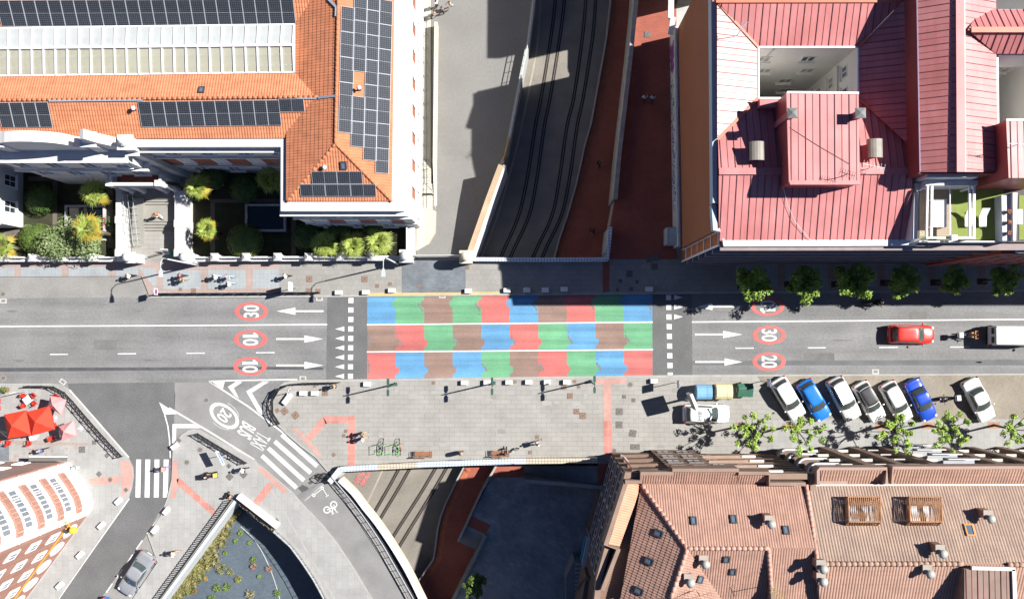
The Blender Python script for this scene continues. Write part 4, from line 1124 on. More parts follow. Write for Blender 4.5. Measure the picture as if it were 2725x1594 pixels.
for i in range(34):
    q = A.lerp(B, i / 33); m.box((q.x, q.y, .95), (.06, .04, 1.7))
m.build('pickets', FRAME_W, yg)
# forecourt side wall east of the garden, steps and railings down the yard side
t = thing('garden_side_wall', 'white wall with railing closing the garden towards the school yard', 'wall', tuple(G(1095, 640)))
m = MB(); m.prism(PP([(1088, 606), (1106, 606), (1106, 690), (1088, 690)], 0), 0, 1.2); m.build('wall', STUCCO, t)
m = MB()
for i in range(20):
    q = G(1090, 610 + i * 4); m.box((q.x, q.y, 1.65), (.05, .05, .9))
m.beam(G(1090, 608) + Vector((0, 0, 2.1)), G(1090, 690) + Vector((0, 0, 2.1)), .08, .08); m.build('railing', FRAME_W, t)
t = thing('yard_walkway', 'pale raised walkway with stair flights and railings along the white school front', 'walkway', tuple(G(1135, 400)))
m = MB()
WK = mat('walkway stone', (.42, .40, .34), .85, .1, .8)
m.prism(PP([(1108, 560), (1158, 560), (1157, 620), (1140, 650), (1108, 668)], .02), -3, .06)
zs = -.1
m.prism(PP([(1116, 520), (1150, 520), (1150, 561), (1116, 561)], -.4), -3, -.45)
for k in range(8):
    y_ = 515 - k * 3.2; m.prism(PP([(1118, y_ - 3.2), (1150, y_ - 3.2), (1150, y_), (1118, y_)], -.6 - .12 * k), -3, -.5 - .13 * k)
m.prism(PP([(1119, 452), (1147, 452), (1147, 490), (1119, 490)], -1.5), -3, -1.55)
for k in range(8):
    y_ = 452 - k * 3.2; m.prism(PP([(1119, y_ - 3.2), (1147, y_ - 3.2), (1147, y_), (1119, y_)], -1.7 - .1 * k), -3.2, -1.65 - .11 * k)
m.prism(PP([(1120, -60), (1146, -60), (1146, 427), (1120, 427)], -2.5), -3.2, -2.5)
m.build('walkway_floor', WK, t)
m = MB()
for px in (1129, 1138):
    l = [P(px, 556, .06), P(px, 520, -.45), P(px, 490, -1.5), P(px, 452, -1.55), P(px, 426, -2.5), P(px - 1, 60, -2.5)]
    l = [q + Vector((0, 0, .95)) for q in l]; m.tube(l, .03, 5)
    for a, b in zip(l[:-1], l[1:]):
        k = max(2, int((b - a).length / 1.3))
        for i in range(k + 1): q = a.lerp(b, i / k); m.tube([q, q - Vector((0, 0, .95))], .018, 4)
m.build('railing', DARK, t)
t = thing('yard_railing', 'thin cream wall and railing between the walkway and the grey school yard', 'railing', tuple(G(1155, 300)))
m = MB(); wall_line(m, [P(1158, 556, -1), P(1156, 430, -1.5), P(1160, 60, -1.5)], .3, -3, -1.4); m.build('plinth', CREAM, t)
m = MB(); l = [P(1158, 556, -.4), P(1155, 430, -.4), P(1160, 60, -.4)]; m.tube(l, .035, 5)
for i in range(60):
    q = l[0].lerp(l[2], i / 59); m.tube([q, q - Vector((0, 0, 1.0))], .02, 4)
m.build('railing', STEEL, t)

# ---- yard wall along the trench
yw = thing('yard_wall', 'brown and white wall between the grey school yard and the railway trench', 'wall', tuple(G(1290, 570)))
m = MB(); wall_line(m, PP([(1243, 692), (1253, 662), (1300, 528), (1333, 440)], 1.6), .5, -5, 1.7); m.build('brown_wall', mat('brown wall render', (.40, .30, .20), .9, .15, .8), yw)
m = MB(); wall_line(m, [p + Vector((.4, 0, 0)) for p in PP([(1243, 692), (1253, 662), (1300, 528), (1333, 440)], .9)], .3, -5, .9); m.build('white_ledge', mat('white washed ledge', (.6, .62, .62), .9, .1), yw)
m = MB(); wall_line(m, PP(YARD_W[0:7], -1.6), .35, -5, -1.55); m.build('parapet', mat('grey parapet', (.33, .35, .33), .9, .1), yw)
m = MB(); l = PP([(1340, 425), (1349, 395), (1353, 366)], -.2)
for a, b in zip(l[:-1], l[1:]): m.beam(a - Vector((0, 0, .6)), b - Vector((0, 0, .6)), .1, 1.4)
m.build('orange_board', mat('orange yellow board', (.62, .26, .03), .7, .15, 2, col2=(.55, .40, .04), mix_scale=.6), yw)
m = MB(); l = PP(YARD_W[:6], -.5)
for a, b in zip(l[:-1], l[1:]):
    m.tube([a, b], .05, 5); m.tube([a - Vector((0, 0, .5)), b - Vector((0, 0, .5))], .03, 5)
    k = int((b - a).length / 1.4) + 1
    for i in range(k): q = a.lerp(b, i / k); m.tube([q, q - Vector((0, 0, 1.1))], .03, 4)
m.build('railing', STEEL, yw)
# tiled parapets of the bridge
TILEP = brick('white glazed tiles', (.62, .66, .70), (.55, .60, .65), (.22, .27, .33), .3, .3, .035, rough=.35, offset=0.0, var=.1)
CREAMP = brick('cream glazed tiles', (.52, .44, .33), (.48, .41, .31), (.26, .23, .2), .3, .3, .035, rough=.4, offset=0.0)
t = thing('bridge_parapet', 'white tiled parapet on the upper side of the bridge over the tracks', 'parapet', tuple(G(1430, 694)))
m = MB(); wall_line(m, PP([(1254, 690), (1440, 691), (1618, 690)], 1.0), .36, -5.2, 1.05); m.build('wall', TILEP, t)
m = MB(); wall_line(m, PP([(1616, 690), (1625, 604)], 1.0), .36, -5, 1.06); m.build('return_wall', TILEP, t)
t = thing('bridge_parapet', 'white tiled parapet on the lower side of the bridge, behind the benches', 'parapet', tuple(G(1250, 1232)))
LP_ = [(905, 1248), (1005, 1243), (1110, 1237), (1250, 1231), (1400, 1227), (1590, 1225)]
for a, b in ((0, 2), (2, 5)):
    m = MB(); wall_line(m, PP(LP_[a:b], .9), .5, -5.2, .95); m.build('wall', TILEP, t)
for a, b in ((1, 3), (4, 6)):
    m = MB(); wall_line(m, PP(LP_[a:b], .9), .5, -5.2, .94); m.build('cream_wall', CREAMP, t)
m = MB(); wall_line(m, PP([(906, 1247), (877, 1283)], .9), .5, -5.2, .945); m.build('return_wall', mat('pale stone return', (.5, .52, .52), .8, .1), t)
# lamps etc. follow; the curved wall and guard rail of the bus lane bridge
bw = thing('bridge_wall', 'long curved white parapet wall on the outer edge of the bus lane bridge', 'wall', tuple(G(1000, 1410)))
bo = smooth_px(BUS_OUT, 3)
m = MB(); wall_line(m, PP(bo, .8), .3, -.99, .85); m.build('wall', STUCCO, bw)
m = MB(); wall_line(m, [p + Vector((.25, .15, 0)) for p in PP(bo, -.2)], .3, -.99, -.1); m.build('ledge', CREAM, bw)
rl = thing('guard_rail', 'long black guard rail with steel top following the curved bus lane', 'railing', tuple(G(950, 1360)))
inn = smooth_px([(882, 1268), (911, 1303), (940, 1338), (980, 1392), (1020, 1452), (1050, 1504), (1082, 1560), (1120, 1632), (1200, 1800)], 3)
m = MB(); l = PP(inn, 1.05); m.tube(l, .045, 6); m.build('top_rail', ALU, rl)
m = MB()
for z in (.15, .5, .8): m.tube([Vector((q.x, q.y, z)) for q in l], .03, 4)
L = 0
for i, (a, b) in enumerate(zip(l[:-1], l[1:])):
    k = int((b - a).length / .9) + 1
    for j in range(k): q = a.lerp(b, j / k); m.tube([q, Vector((q.x, q.y, 0))], .03, 4)
m.build('bars', BLACK, rl)
m = MB(); wall_line(m, PP(inn, .1), .5, -.05, .12); m.build('kerb', mat('dark kerb stone', (.2, .2, .2), .9, .1), rl)
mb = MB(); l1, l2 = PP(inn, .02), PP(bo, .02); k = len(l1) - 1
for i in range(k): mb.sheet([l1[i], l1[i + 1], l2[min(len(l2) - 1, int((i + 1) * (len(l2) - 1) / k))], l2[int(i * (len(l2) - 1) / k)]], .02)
struct(mb, 'bridge_gap_shade', mat('painted gap shade', (.06, .063, .068), .9, .15))  # dark strip painting the shade between guard rail and outer wall
mb = MB(); l = PP(smooth_px([(872, 1262), (902, 1308), (913, 1325), (967, 1408), (1007, 1470), (1061, 1559), (1150, 1720)], 3), PV)
r = PP(smooth_px([(880, 1266), (912, 1306), (941, 1342), (1008, 1436), (1050, 1508), (1082, 1564), (1200, 1790)], 3), PV)
r = [r[min(i, len(r) - 1)] for i in range(len(l))]
for i in range(len(l) - 1): mb.sheet([l[i], l[i + 1], r[i + 1], r[i]], PV - .03)
struct(mb, 'bus_lane_verge', PAVE)
# ================================================================ RED SHEET ROOF BLOCK (upper right)
nb = thing('apartment_block', 'tall block with red sheet metal roofs, blank terracotta side wall and white inner courtyards', 'apartment block', tuple(G(2200, 400)))
ZR = 17.0
NF = [G(*p) for p in ((1791, 102), (1801, 667), (1813, 667), (1813, 697), (3200, 690), (3200, 102))]
CY1 = [(2018, 127), (2283, 127), (2283, 262), (2018, 262)]      # courtyard mouths, read at roof height
CY2 = [(2653, 146), (2780, 146), (2780, 335), (2653, 335)]
c1 = [(v.x, v.y) for v in PP(CY1, ZR)]; c2 = [(v.x, v.y) for v in PP(CY2, ZR + 1)]
def rects(xs, ys, holes, m, z0, z1):
    """A block cut by rectangular courts: the solid cells of a grid."""
    for i in range(len(xs) - 1):
        for j in range(len(ys) - 1):
            cx, cy = (xs[i] + xs[i + 1]) / 2, (ys[j] + ys[j + 1]) / 2
            if any(a < cx < b and c < cy < d for a, b, c, d in holes): continue
            m.prism([(xs[i], ys[j]), (xs[i + 1], ys[j]), (xs[i + 1], ys[j + 1]), (xs[i], ys[j + 1])], z0, z1)
wx = NF[0].x; ex = NF[4].x; ny = NF[0].y; sy = NF[3].y; nx = NF[2].x; my = NF[1].y
h1 = (min(v[0] for v in c1), max(v[0] for v in c1), min(v[1] for v in c1), max(v[1] for v in c1))
h2 = (min(v[0] for v in c2), max(v[0] for v in c2), min(v[1] for v in c2), max(v[1] for v in c2))
WHT = mat('white court render', (.70, .69, .66), .85, .05, .4)
# outer shell
def shell(name, a, b, z0, z1, th, m_):
    m = MB(); a = Vector((a[0], a[1])); b = Vector((b[0], b[1])); d = (b - a).normalized(); n = Vector((-d.y, d.x)) * th
    m.prism([a, b, b + n, a + n], z0, z1); return m.build(name, m_, nb)
shell('side_wall', NF[1], NF[0], 2.6, ZR - .02, -.5, ORANGE_WALL)
shell('north_wall', (wx + .5, ny), (ex, ny), -.5, ZR, -.5, WHT)
shell('corner_wall', (NF[1].x, my), (nx, my), 2.6, ZR - .3, .45, ORANGE_WALL)
shell('panel_wall', (nx, sy), (nx, my), 0, ZR - .3, -.5, ORANGE_PANEL)
BRN = mat('street front brown render', (.21, .145, .125), .85, .1, .8)
shell('street_wall', (nx + .01, sy), (ex, sy), 0, ZR - .4, .5, BRN)
m = MB()
for k in range(6):
    z = 2.75 + 2.75 * k; m.box((nx - .03, (sy + my) / 2, z), (.14, abs(sy - my) + .1, .16))
for t in (.0, 1.0): m.box((nx - .02, sy + (my - sy) * t, 8.5), (.12, .14, 16))
m.build('floor_strip', FRAME_W, nb)
# street front: floor bands, bays and windows
m = MB()
for k in range(6):
    z = 2.9 + 2.75 * k
    m.box(((nx + ex) / 2, sy - .22, z), (ex - nx, .5, .28))
m.build('floor_band', mat('grey brown band', (.26, .21, .20), .85, .1), nb)
cw = 0
for px in range(1870, 2420, 62):
    x = G(px, 690).x
    for k in range(5): window(nb, (x, sy - .02, 3.9 + 2.75 * k), (0, -1), 1.3, 1.4, sill=False, bars=0, frame=mat('brown frame', (.2, .15, .13), .6), glass=GLASS)
BAYR = brick('red bay brick', (.33, .075, .05), (.30, .065, .045), (.2, .08, .06), .5, .14, .01)
BAYB = mat('blue grey gallery', (.33, .40, .50), .5, .08, .8)
for i, px in enumerate(range(2440, 2860, 52)):
    x = G(px, 690).x; m = MB(); m.box((x, sy - .3, 9.4), (1.1, .7, 12.8)); m.build('red_pier', BAYR, nb)
    for k in range(5):
        f = MB(); f.box((x + .96, sy - .28, 4.3 + 2.75 * k), (.84, .7, 1.7)); o = f.build('gallery', BAYB, nb)
        f = MB(); f.box((x + .96, sy - .62, 4.35 + 2.75 * k), (.6, .03, 1.3)); f.build('pane', GLASS_BL, o)
# podium wall along the red walkway
pw = thing('podium_wall', 'narrow pale wall with faded graffiti at the foot of the terracotta side wall', 'wall', tuple(G(1793, 380)))
m = MB(); wall_line(m, [G(1786, 100), G(1795, 662)], .34, -.2, 2.9); m.build('wall', mat('stained pale render', (.46, .455, .44), .9, .2, 1.2, .1), pw)
m = MB(); wall_line(m, [G(1785, 100), G(1794, 662)], .1, 2.9, 3.02); m.build('coping', METAL_CAP, pw)
rnd = random.Random(3)
GRF = {'p': mat('purple graffiti', (.19, .05, .19), .8, .2, 2), 't': mat('teal graffiti', (.06, .20, .20), .8, .25, 2), 'b': mat('blue graffiti', (.10, .12, .28), .8, .25, 2)}

for cn, ya, yb, st_ in (('p', 136, 206, 1), ('t', 230, 310, 0), ('b', 325, 560, 0)):
    m = MB(); y = ya
    while y < yb:
        for q in range(3 if st_ else 2):
            z = rnd.uniform(.5, 2.1); c = G(1791, y); h_ = rnd.uniform(.3, .8)
            m.box((G(1786 + (y - 100) * .016, y).x - .181 - .0006 * q, c.y + rnd.uniform(-.15, .15), z), (.012, rnd.uniform(.25, .6) if st_ else rnd.uniform(.06, .22), h_), rot=Matrix.Rotation(rnd.uniform(-.6, .6), 3, 'X'))
        y += 5 if st_ else 8
    m.build('graffiti', GRF[cn], pw)
# metal box at the corner, long white ducts at the north end
t = thing('utility_cabinet', 'grey metal cabinet against the podium wall at the corner of the red walkway', 'cabinet', tuple(G(1786, 630)))
c = P(1788, 627, 2.2); m = MB(); m.box((c.x, c.y, 1.1), (.9, 1.6, 2.2)); m.build('body', mat('cabinet grey', (.34, .40, .40), .6, .1), t)
m = MB(); m.box((c.x + .1, c.y, 2.23), (.6, 1.45, .08)); m.build('lid', mat('cabinet lid', (.42, .48, .48), .6, .1), t)
t = thing('duct_pipe', 'white angled duct rising at the far end of the podium wall', 'duct', tuple(G(1782, 40)))
m = MB(); m.beam(P(1786, -40, 4), P(1785, 50, 4), .5, .4); m.beam(P(1791, 48, 4.2), P(1784, 92, 3.2), .5, .4); m.build('duct', FRAME_W, t)
# thin slab for the inferred neighbour, narrowed so its shadow leaves a lit gap
fb = thing('far_shadow_slab', 'thin dark slab at the top edge, shaped to cast the far building shadow', 'building', tuple(G(2000, -60)))
m = MB(); m.prism([G(*p) for p in ((1798, 16), (1835, 16), (1835, -420), (1798, -420))], -.2, 16.5); m.build('wall', mat('dark shadow slab', (.09, .085, .08), .9, .1), fb)  # body of the shadow slab
# roofs of the main part
def rp3(l): return [P(a, b, z) for a, b, z in l]
S1 = seam_roof(rp3([(1913, 641, 17.0), (2428, 641, 17.0), (2428, 455, 18.5), (1913, 457, 18.5)]), 'roof_slope', SHEET_RED, nb, 1.08, .35)
S2 = seam_roof(rp3([(1913, 457, 18.5), (2428, 455, 18.5), (2428, 262, 17.05), (2018, 262, 17.05), (1908, 372, 18.0)][0:2] + [(2428, 262, 17.05), (2018, 262, 17.05), (1911, 374, 17.9)]), 'roof_slope', SHEET_RED, nb, 1.08, .2)
S3 = seam_roof(rp3([(1909, 372, 18.1), (2018, 262, 17.05), (2018, 127, 17.05), (1908, 8, 18.1)]), 'roof_slope', SHEET_RED, nb, 1.0, .3)
S4 = seam_roof(rp3([(2018, 127, 17.05), (2283, 127, 17.05), (2400, 5, 18.3), (1908, 5, 18.3)]), 'roof_slope', SHEET_RED, nb, 1.08, .4)
S5 = seam_roof(rp3([(2283, 127, 17.05), (2283, 262, 17.05), (2418, 385, 18.5), (2418, -10, 18.5)]), 'roof_slope', SHEET_RED, nb, 1.0, .3)
S6 = seam_roof(rp3([(1895, 5, 18.3), (2440, 2, 18.3), (2440, -98, 17.2), (1890, -98, 17.2)]), 'roof_slope', SHEET_RED, nb, 1.08, .4)
def flash(a, b, w_=.22, h=.06, m_=None, name='flashing', lift=.05):
    m = MB(); m.beam(P(*a) + Vector((0, 0, lift)), P(*b) + Vector((0, 0, lift)), w_, h); m.build(name, m_ or SHEET_CAP, nb)
flash((1913, 456.5, 18.52), (2420, 455, 18.52), .52, .08, SHEET_RED, 'ridge_cap')
flash((1909, 373, 18.1), (2018, 262, 17.08), .2)
flash((1908, 7, 18.15), (2018, 127, 17.1), .18)
flash((2283, 127, 17.1), (2312, 97, 17.45), .18); flash((1905, 4, 18.32), (2400, 3, 18.32), .3, .06)
flash((2283, 262, 17.1), (2320, 292, 17.4), .18)
for a, b in (((2018, 127), (2283, 127)), ((2283, 127), (2283, 262)), ((2018, 262), (2018, 127))):
    flash((*a, 17.02), (*b, 17.02), .14, .12, FRAME_W, 'court_gutter')
# parapets
m = MB(); wall_line(m, [P(1898, -98, ZR + .6), P(1903, 540, ZR + .6)], .36, 16.5, ZR + .6); wall_line(m, [P(1899.5, 545, ZR + .3), P(1904, 611, ZR + .3), P(1917, 611, ZR + .3)], .36, 16.5, ZR + .3); m.build('metal_coping', METAL_CAP, nb)
m = MB(); wall_line(m, [P(1926, 612, ZR), P(1926, 648, ZR), P(2440, 646, ZR)], .5, 16, ZR + .05); m.build('parapet', mat('pale parapet', (.52, .53, .52), .8, .12, 1), nb)
# courtyards
def court(h, z0, name):
    a, b, c, d = h
    for q, nm in (((a, d, b, d), 'n'), ((b, d, b, c), 'e'), ((b, c, a, c), 's'), ((a, c, a, d), 'w')):
        m = MB(); p = Vector((q[0], q[1])); r = Vector((q[2], q[3])); dd = (r - p).normalized(); n = Vector((-dd.y, dd.x)) * .3
        m.prism([p, r, r + n, p + n], z0, ZR + (0 if name == 'court_wall' else 1)); m.build('court_wall', WHT, nb)
    m = MB(); m.sheet([(a - .3, c - .3), (b + .3, c - .3), (b + .3, d + .3), (a - .3, d + .3)], z0 + .02); m.build('court_floor', CONC, nb)
court(h1, .5, 'court_wall'); court(h2, .5, 'court_wall_b')
a, b, c, d = h1
for k, z in enumerate((1.4, 4.4, 7.4, 10.4, 13.6)):
    for j, fx in enumerate((.16, .62)):
        window(nb, (a + (b - a) * (fx + .12 * (k % 2)), d - .01, z), (0, -1), 1.15, 1.15, bars=0, glass=GLASS if (j, k) in ((1, 4),) else mat('shut blind', (.38, .34, .27), .7, .1))
    for fy in (.28, .72):
        window(nb, (b - .01, c + (d - c) * fy, z), (-1, 0), 1.0, 1.15, bars=0, glass=GLASS_BL if k == 4 else mat('shut blind', (.38, .34, .27), .7, .1))
m = MB(); m.tube([(b - .1, c + .1, 12.6), (b - .1, d - .2, 12.9)], .06, 6); m.tube([(a + 1.3, d - .1, 16.8), (a + 1.3, d - .1, 1)], .05, 6); m.build('drain_pipe', STEEL, nb)
a, b, c, d = h2
for k, z in enumerate((4.4, 7.4, 10.4, 13.6)):
    for fx in (.22, .7): window(nb, (a + (b - a) * fx, d - .01, z), (0, -1), 1.15, 1.15, bars=1, glass=mat('shut blind', (.38, .34, .27)))
# roof house in the middle with its flues
rh = thing('roof_house', 'big red roof house standing in the middle of the red roof, between two chimneys', 'roof house', tuple(P(2190, 370, 17.6)))
zt = 20.4
q = rp3([(2093, 248, zt), (2283, 250, zt), (2288, 487, zt), (2101, 487, zt)])
m = MB(); m.prism(q, 16.9, zt - .05); m.build('wall', mat('red sheet wall', (.36, .085, .075), .45, .08, .6, .02), rh)
qq = [Vector((v.x, v.y, zt + (.12 if i < 2 else .02))) for i, v in enumerate(q)]
seam_roof([qq[3], qq[2], qq[1], qq[0]], 'roof_slope', SHEET_RED, rh, 1.08, .3)
m = MB(); m.beam(qq[0], qq[1], .16, .16); m.build('back_gutter', FRAME_W, rh); m = MB(); m.beam(qq[3], qq[2], .3, .2); m.beam(qq[0], qq[3], .14, .16); m.build('edge_trim', SHEET_RED, rh)
small = thing('roof_hatch', 'small red dormer house on the courtyard edge, left of the big roof house', 'dormer', tuple(P(2048, 275, 17.2)))
m = MB(); m.prism(rp3([(2022, 262, 18), (2076, 262, 18), (2076, 285, 18), (2022, 285, 18)]), 17, 18.0); m.build('wall', SHEET_RED, small)
m = MB(); m.beam(P(2020, 262, 18.02), P(2078, 262, 18.02), .14, .1); m.build('gutter', FRAME_W, small)
def flue(px, py, z0, z1, label, sz=.62):
    c = P(px, py, z1); t = thing('chimney', label, 'chimney', (c.x, c.y, z0))
    m = MB(); m.box((c.x, c.y, (z0 + z1) / 2), (sz * .75, sz * .75, z1 - z0)); m.build('shaft', SHEET_RED, t)
    m = MB(); q = sz * .62
    for a_ in (-1, 1):
        for b_ in (-1, 1): m.box((c.x + a_ * q * .6, c.y + b_ * q * .6, z1 + .12), (.08, .08, .26))
    m.loft([[(c.x + a_ * q, c.y + b_ * q, z1 + .25) for a_, b_ in ((-1, -1), (1, -1), (1, 1), (-1, 1))], [(c.x + a_ * q, c.y + b_ * q, z1 + .3) for a_, b_ in ((-1, -1), (1, -1), (1, 1), (-1, 1))], [(c.x + a_ * .06, c.y + b_ * .06, z1 + .45) for a_, b_ in ((-1, -1), (1, -1), (1, 1), (-1, 1))]]); m.build('cowl', mat('grey cowl', (.15, .155, .15), .6, .1), t)
flue(2106, 304, 17.4, 21.2, 'grey capped chimney at the left edge of the red roof house')
flue(2286, 304, 17.4, 21.2, 'grey capped chimney at the right edge of the red roof house')
for px, lab in ((2016, 'grey curved metal vent hood on the red roof, left of the roof house'), (2332, 'grey curved metal vent hood on the red roof, right of the roof house')):
    c = P(px, 401 if px < 2100 else 394, 19.3); t = thing('vent_hood', lab, 'vent hood', (c.x, c.y, 18.0))
    m = MB(); m.box((c.x + .1, c.y, 18.5), (.6, 1.1, 1.2)); m.build('base', SHEET_RED, t)
    m = MB(); l = [(c.x + .58 * math.cos(t_) * 1.0, c.z - .25 + .3 * math.sin(t_)) for t_ in [math.pi * i / 8 for i in range(9)]]
    m.loft([[(x, c.y + s * .72, z) for x, z in l] + [(x * .98 + c.x * .02, c.y + s * .72, z - .06) for x, z in l[::-1]] for s in (-1, 1)]); m.build('hood', mat('weathered zinc', (.19, .17, .145), .5, .15, 2), t)
# taller part further right
tb = thing('taller_block', 'taller red roofed part of the block at the right edge with a white courtyard', 'apartment block', tuple(G(2600, 300)))
ZT = 20.4
eN = P(2438, -120, ZT); eS = P(2448, 455, ZT)
m = MB(); m.prism([P(2437, -90, ZT), P(2446, 462, ZT), P(2446 + 200, 462, ZT), P(2653, 455, ZT), P(2653, 340, ZT), P(2653, -90, ZT)], 16.5, ZT - .06); m.build('side_wall', mat('dark red wall', (.20, .05, .045), .6, .1, .6), tb)
def seam_tb(l, ph=.3, pitch=.98): return seam_roof(rp3(l), 'roof_slope', SHEET_RED, tb, pitch, ph)
seam_tb([(2437, -90, ZT), (2447, 458, ZT), (2556, 458, 21.6), (2552, -90, 21.6)])
seam_tb([(2556, 458, 21.6), (2653, 458, 20.4), (2650, -90, 20.4), (2552, -90, 21.6)][::-1])
m = MB(); m.beam(P(2554, -90, 21.66), P(2557, 458, 21.66), .6, .08); m.build('ridge_cap', SHEET_RED, tb)
m = MB(); m.beam(P(2563, -60, 21.62), P(2566, 458, 21.62), .26, .06); m.build('ridge_flashing', mat('bleached flashing', (.62, .48, .44), .6, .1), tb)
m = MB(); m.beam(P(2438, -90, ZT + .03), P(2448, 458, ZT + .03), .1, .1); m.build('gutter', mat('plum gutter', (.16, .09, .16), .4, .1), tb)
m = MB(); m.prism(rp3([(2600, 25, 19.8), (2840, 25, 19.8), (2840, 143, 19.8), (2650, 143, 19.8)]), 16.5, 19.75); m.build('wing_wall', WHT, tb)
seam_tb([(2575, 80, 21.7), (2840, 80, 21.7), (2840, 26, 20.5), (2610, 26, 20.5)])
seam_tb([(2840, 80, 21.7), (2575, 80, 21.7), (2650, 144, 20.45), (2840, 144, 20.45)])
m = MB(); m.beam(P(2585, 80, 21.75), P(2840, 80, 21.75), .4, .08); m.build('flashing', SHEET_CAP, tb)
m = MB(); m.beam(P(2653, 146, 19.9), P(2840, 146, 19.9), .16, .14); m.beam(P(2653, 146, 19.9), P(2655, 345, 19.9), .16, .14); m.build('court_gutter', FRAME_W, tb)
# second roof house at the right edge
r2 = thing('roof_house', 'red roof house cut by the right edge, above the roof terrace', 'roof house', tuple(P(2690, 400, 19.5)))
q = rp3([(2677, 320, 22), (2830, 320, 22), (2830, 474, 22), (2684, 474, 22)])
m = MB(); m.prism(q, 17, 21.95); m.build('wall', mat('red sheet wall', (.36, .085, .075)), r2)
seam_roof([v + Vector((0, 0, .02)) for v in (q[3], q[2], q[1], q[0])], 'roof_slope', SHEET_RED, r2, 1.0, .3)
m = MB(); m.beam(q[0], q[1], .16, .16); m.build('back_gutter', FRAME_W, r2)
# roof terrace
tr = thing('roof_terrace', 'roof terrace with white parapets, wooden deck and artificial turf', 'terrace', tuple(P(2540, 570, 17)))
m = MB(); m.prism(rp3([(2432, 486, 17), (2665, 486, 17), (2840, 486, 17), (2840, 645, 17), (2432, 645, 17)]), 15, 16.95); m.build('floor', mat('terrace slab', (.09, .08, .075), .8, .1), tr)
m = MB(); m.sheet(PP([(2447, 500), (2534, 500), (2534, 628), (2447, 628)], 16.98)); m.build('deck', brick('deck boards', (.36, .29, .215), (.33, .265, .195), (.2, .16, .12), 2.0, .14, .012), tr)
m = MB(); m.sheet(PP([(2534, 500), (2670, 500), (2670, 638), (2446, 638), (2446, 628), (2534, 628)], 16.985)); m.sheet(PP([(2712, 520), (2840, 520), (2840, 638), (2712, 638)], 16.985)); m.build('turf', mat('artificial turf', (.19, .235, .06), .95, .08, 2, .1), tr)
def blk(name, px, z0, z1, m_=None, par=None):
    m = MB(); m.prism(rp3([(a, b, z1) for a, b in px]), z0, z1); return m.build(name, m_ or STUCCO, par or tr)
blk('parapet', [(2434, 512), (2445, 512), (2441, 636), (2426, 636)], 16.5, 18.2)
blk('parapet', [(2434, 487), (2460, 487), (2460, 500), (2436, 512)], 16.5, 18.1)
blk('parapet', [(2464, 480), (2604, 480), (2601, 494), (2464, 494)], 16.5, 18.9)
blk('parapet', [(2468, 446), (2486, 446), (2486, 456), (2604, 456), (2604, 472), (2468, 472)], 16.5, 20.0)
blk('parapet', [(2664, 486), (2700, 486), (2700, 495), (2664, 495)], 16.5, 18.6)
blk('parapet', [(2665, 520), (2695, 520), (2694, 641), (2668, 641)], 16.5, 18.0, mat('blue grey parapet top', (.50, .53, .57), .8, .06))
blk('parapet', [(2695, 513), (2708, 513), (2704, 641), (2696, 641)], 16.5, 18.3)
blk('bench_block', [(2708, 557), (2722, 557), (2722, 597), (2708, 597)], 16.5, 17.6)
blk('front_parapet', [(2446, 641), (2660, 641), (2660, 645), (2446, 645)], 16, 17.6)
blk('front_ledge', [(2432, 651), (2545, 651), (2545, 655), (2432, 655)], 15.5, 16.6)
pg = thing('pergola', 'white metal pergola frame over the roof terrace', 'pergola', tuple(P(2530, 570, 17)))
m = MB(); zp = 19.0
for px, dx in ((2468, -3), (2480, -2), (2580, 0), (2592, 0)): m.beam(P(px, 496, zp), P(px + dx, 632, zp), .14, .18)
m.beam(P(2464, 633, zp), P(2595, 633, zp), .16, .18); m.beam(P(2528, 497, zp), P(2528, 630, zp), .05, .06)
for a, b in ((2466, 633), (2594, 633), (2466, 498), (2592, 498)): 
    c = P(a, b, zp); m.box((c.x, c.y, (zp + 17) / 2), (.14, .14, zp - 17))
m.build('beams', FRAME_W, pg)
c = P(2537, 633, zp + .2); m = MB(); m.box((c.x, c.y, zp + .2), (.42, .42, .4)); m.build('lamp_box', FRAME_W, pg)
t = thing('terrace_table', 'long white table under the pergola on the wooden deck', 'table', tuple(P(2500, 567, 17)))
q = rp3([(2484, 530, 17.8), (2519, 530, 17.8), (2519, 604, 17.8), (2482, 604, 17.8)]); m = MB(); m.prism(q, 17.72, 17.8); m.build('top', FRAME_W, t)
for v in q:
    m = MB(); m.box((v.x * .97 + .03 * P(2500, 567, 17).x, v.y * .97 + .03 * P(2500, 567, 17).y, 17.36), (.1, .1, .74)); m.build('leg', FRAME_W, t)
for px, lab in ((2578, 'white sun lounger on the turf, partly under the pergola bar'), (2616, 'white sun lounger on the turf, nearest the shaded side')):
    t = thing('sun_lounger', lab, 'sun lounger', tuple(P(px, 580, 17)), 0, 'sun loungers on the roof terrace')
    a_, b_ = P(px - 10, 603, 17.35), P(px + 9, 603, 17.35); c_, d_ = P(px - 10, 576, 17.45), P(px + 10, 576, 17.45); e_, f_ = P(px - 1, 554, 17.95), P(px + 20 if px > 2600 else px + 14, 554, 17.95)
    for nm, qd in (('seat', (a_, b_, d_, c_)), ('backrest', (c_, d_, f_, e_))):
        m = MB(); m.face(qd); m.face([v - Vector((0, 0, .06)) for v in qd][::-1])
        for i in range(4): m.face([qd[i], qd[i] - Vector((0, 0, .06)), qd[(i + 1) % 4] - Vector((0, 0, .06)), qd[(i + 1) % 4]])
        m.build(nm, FRAME_W, t)
    for v in (a_, b_, c_, d_):
        m = MB(); m.tube([v - Vector((0, 0, .05)), Vector((v.x, v.y, 16.99))], .025, 5); m.build('leg', DARK, t)
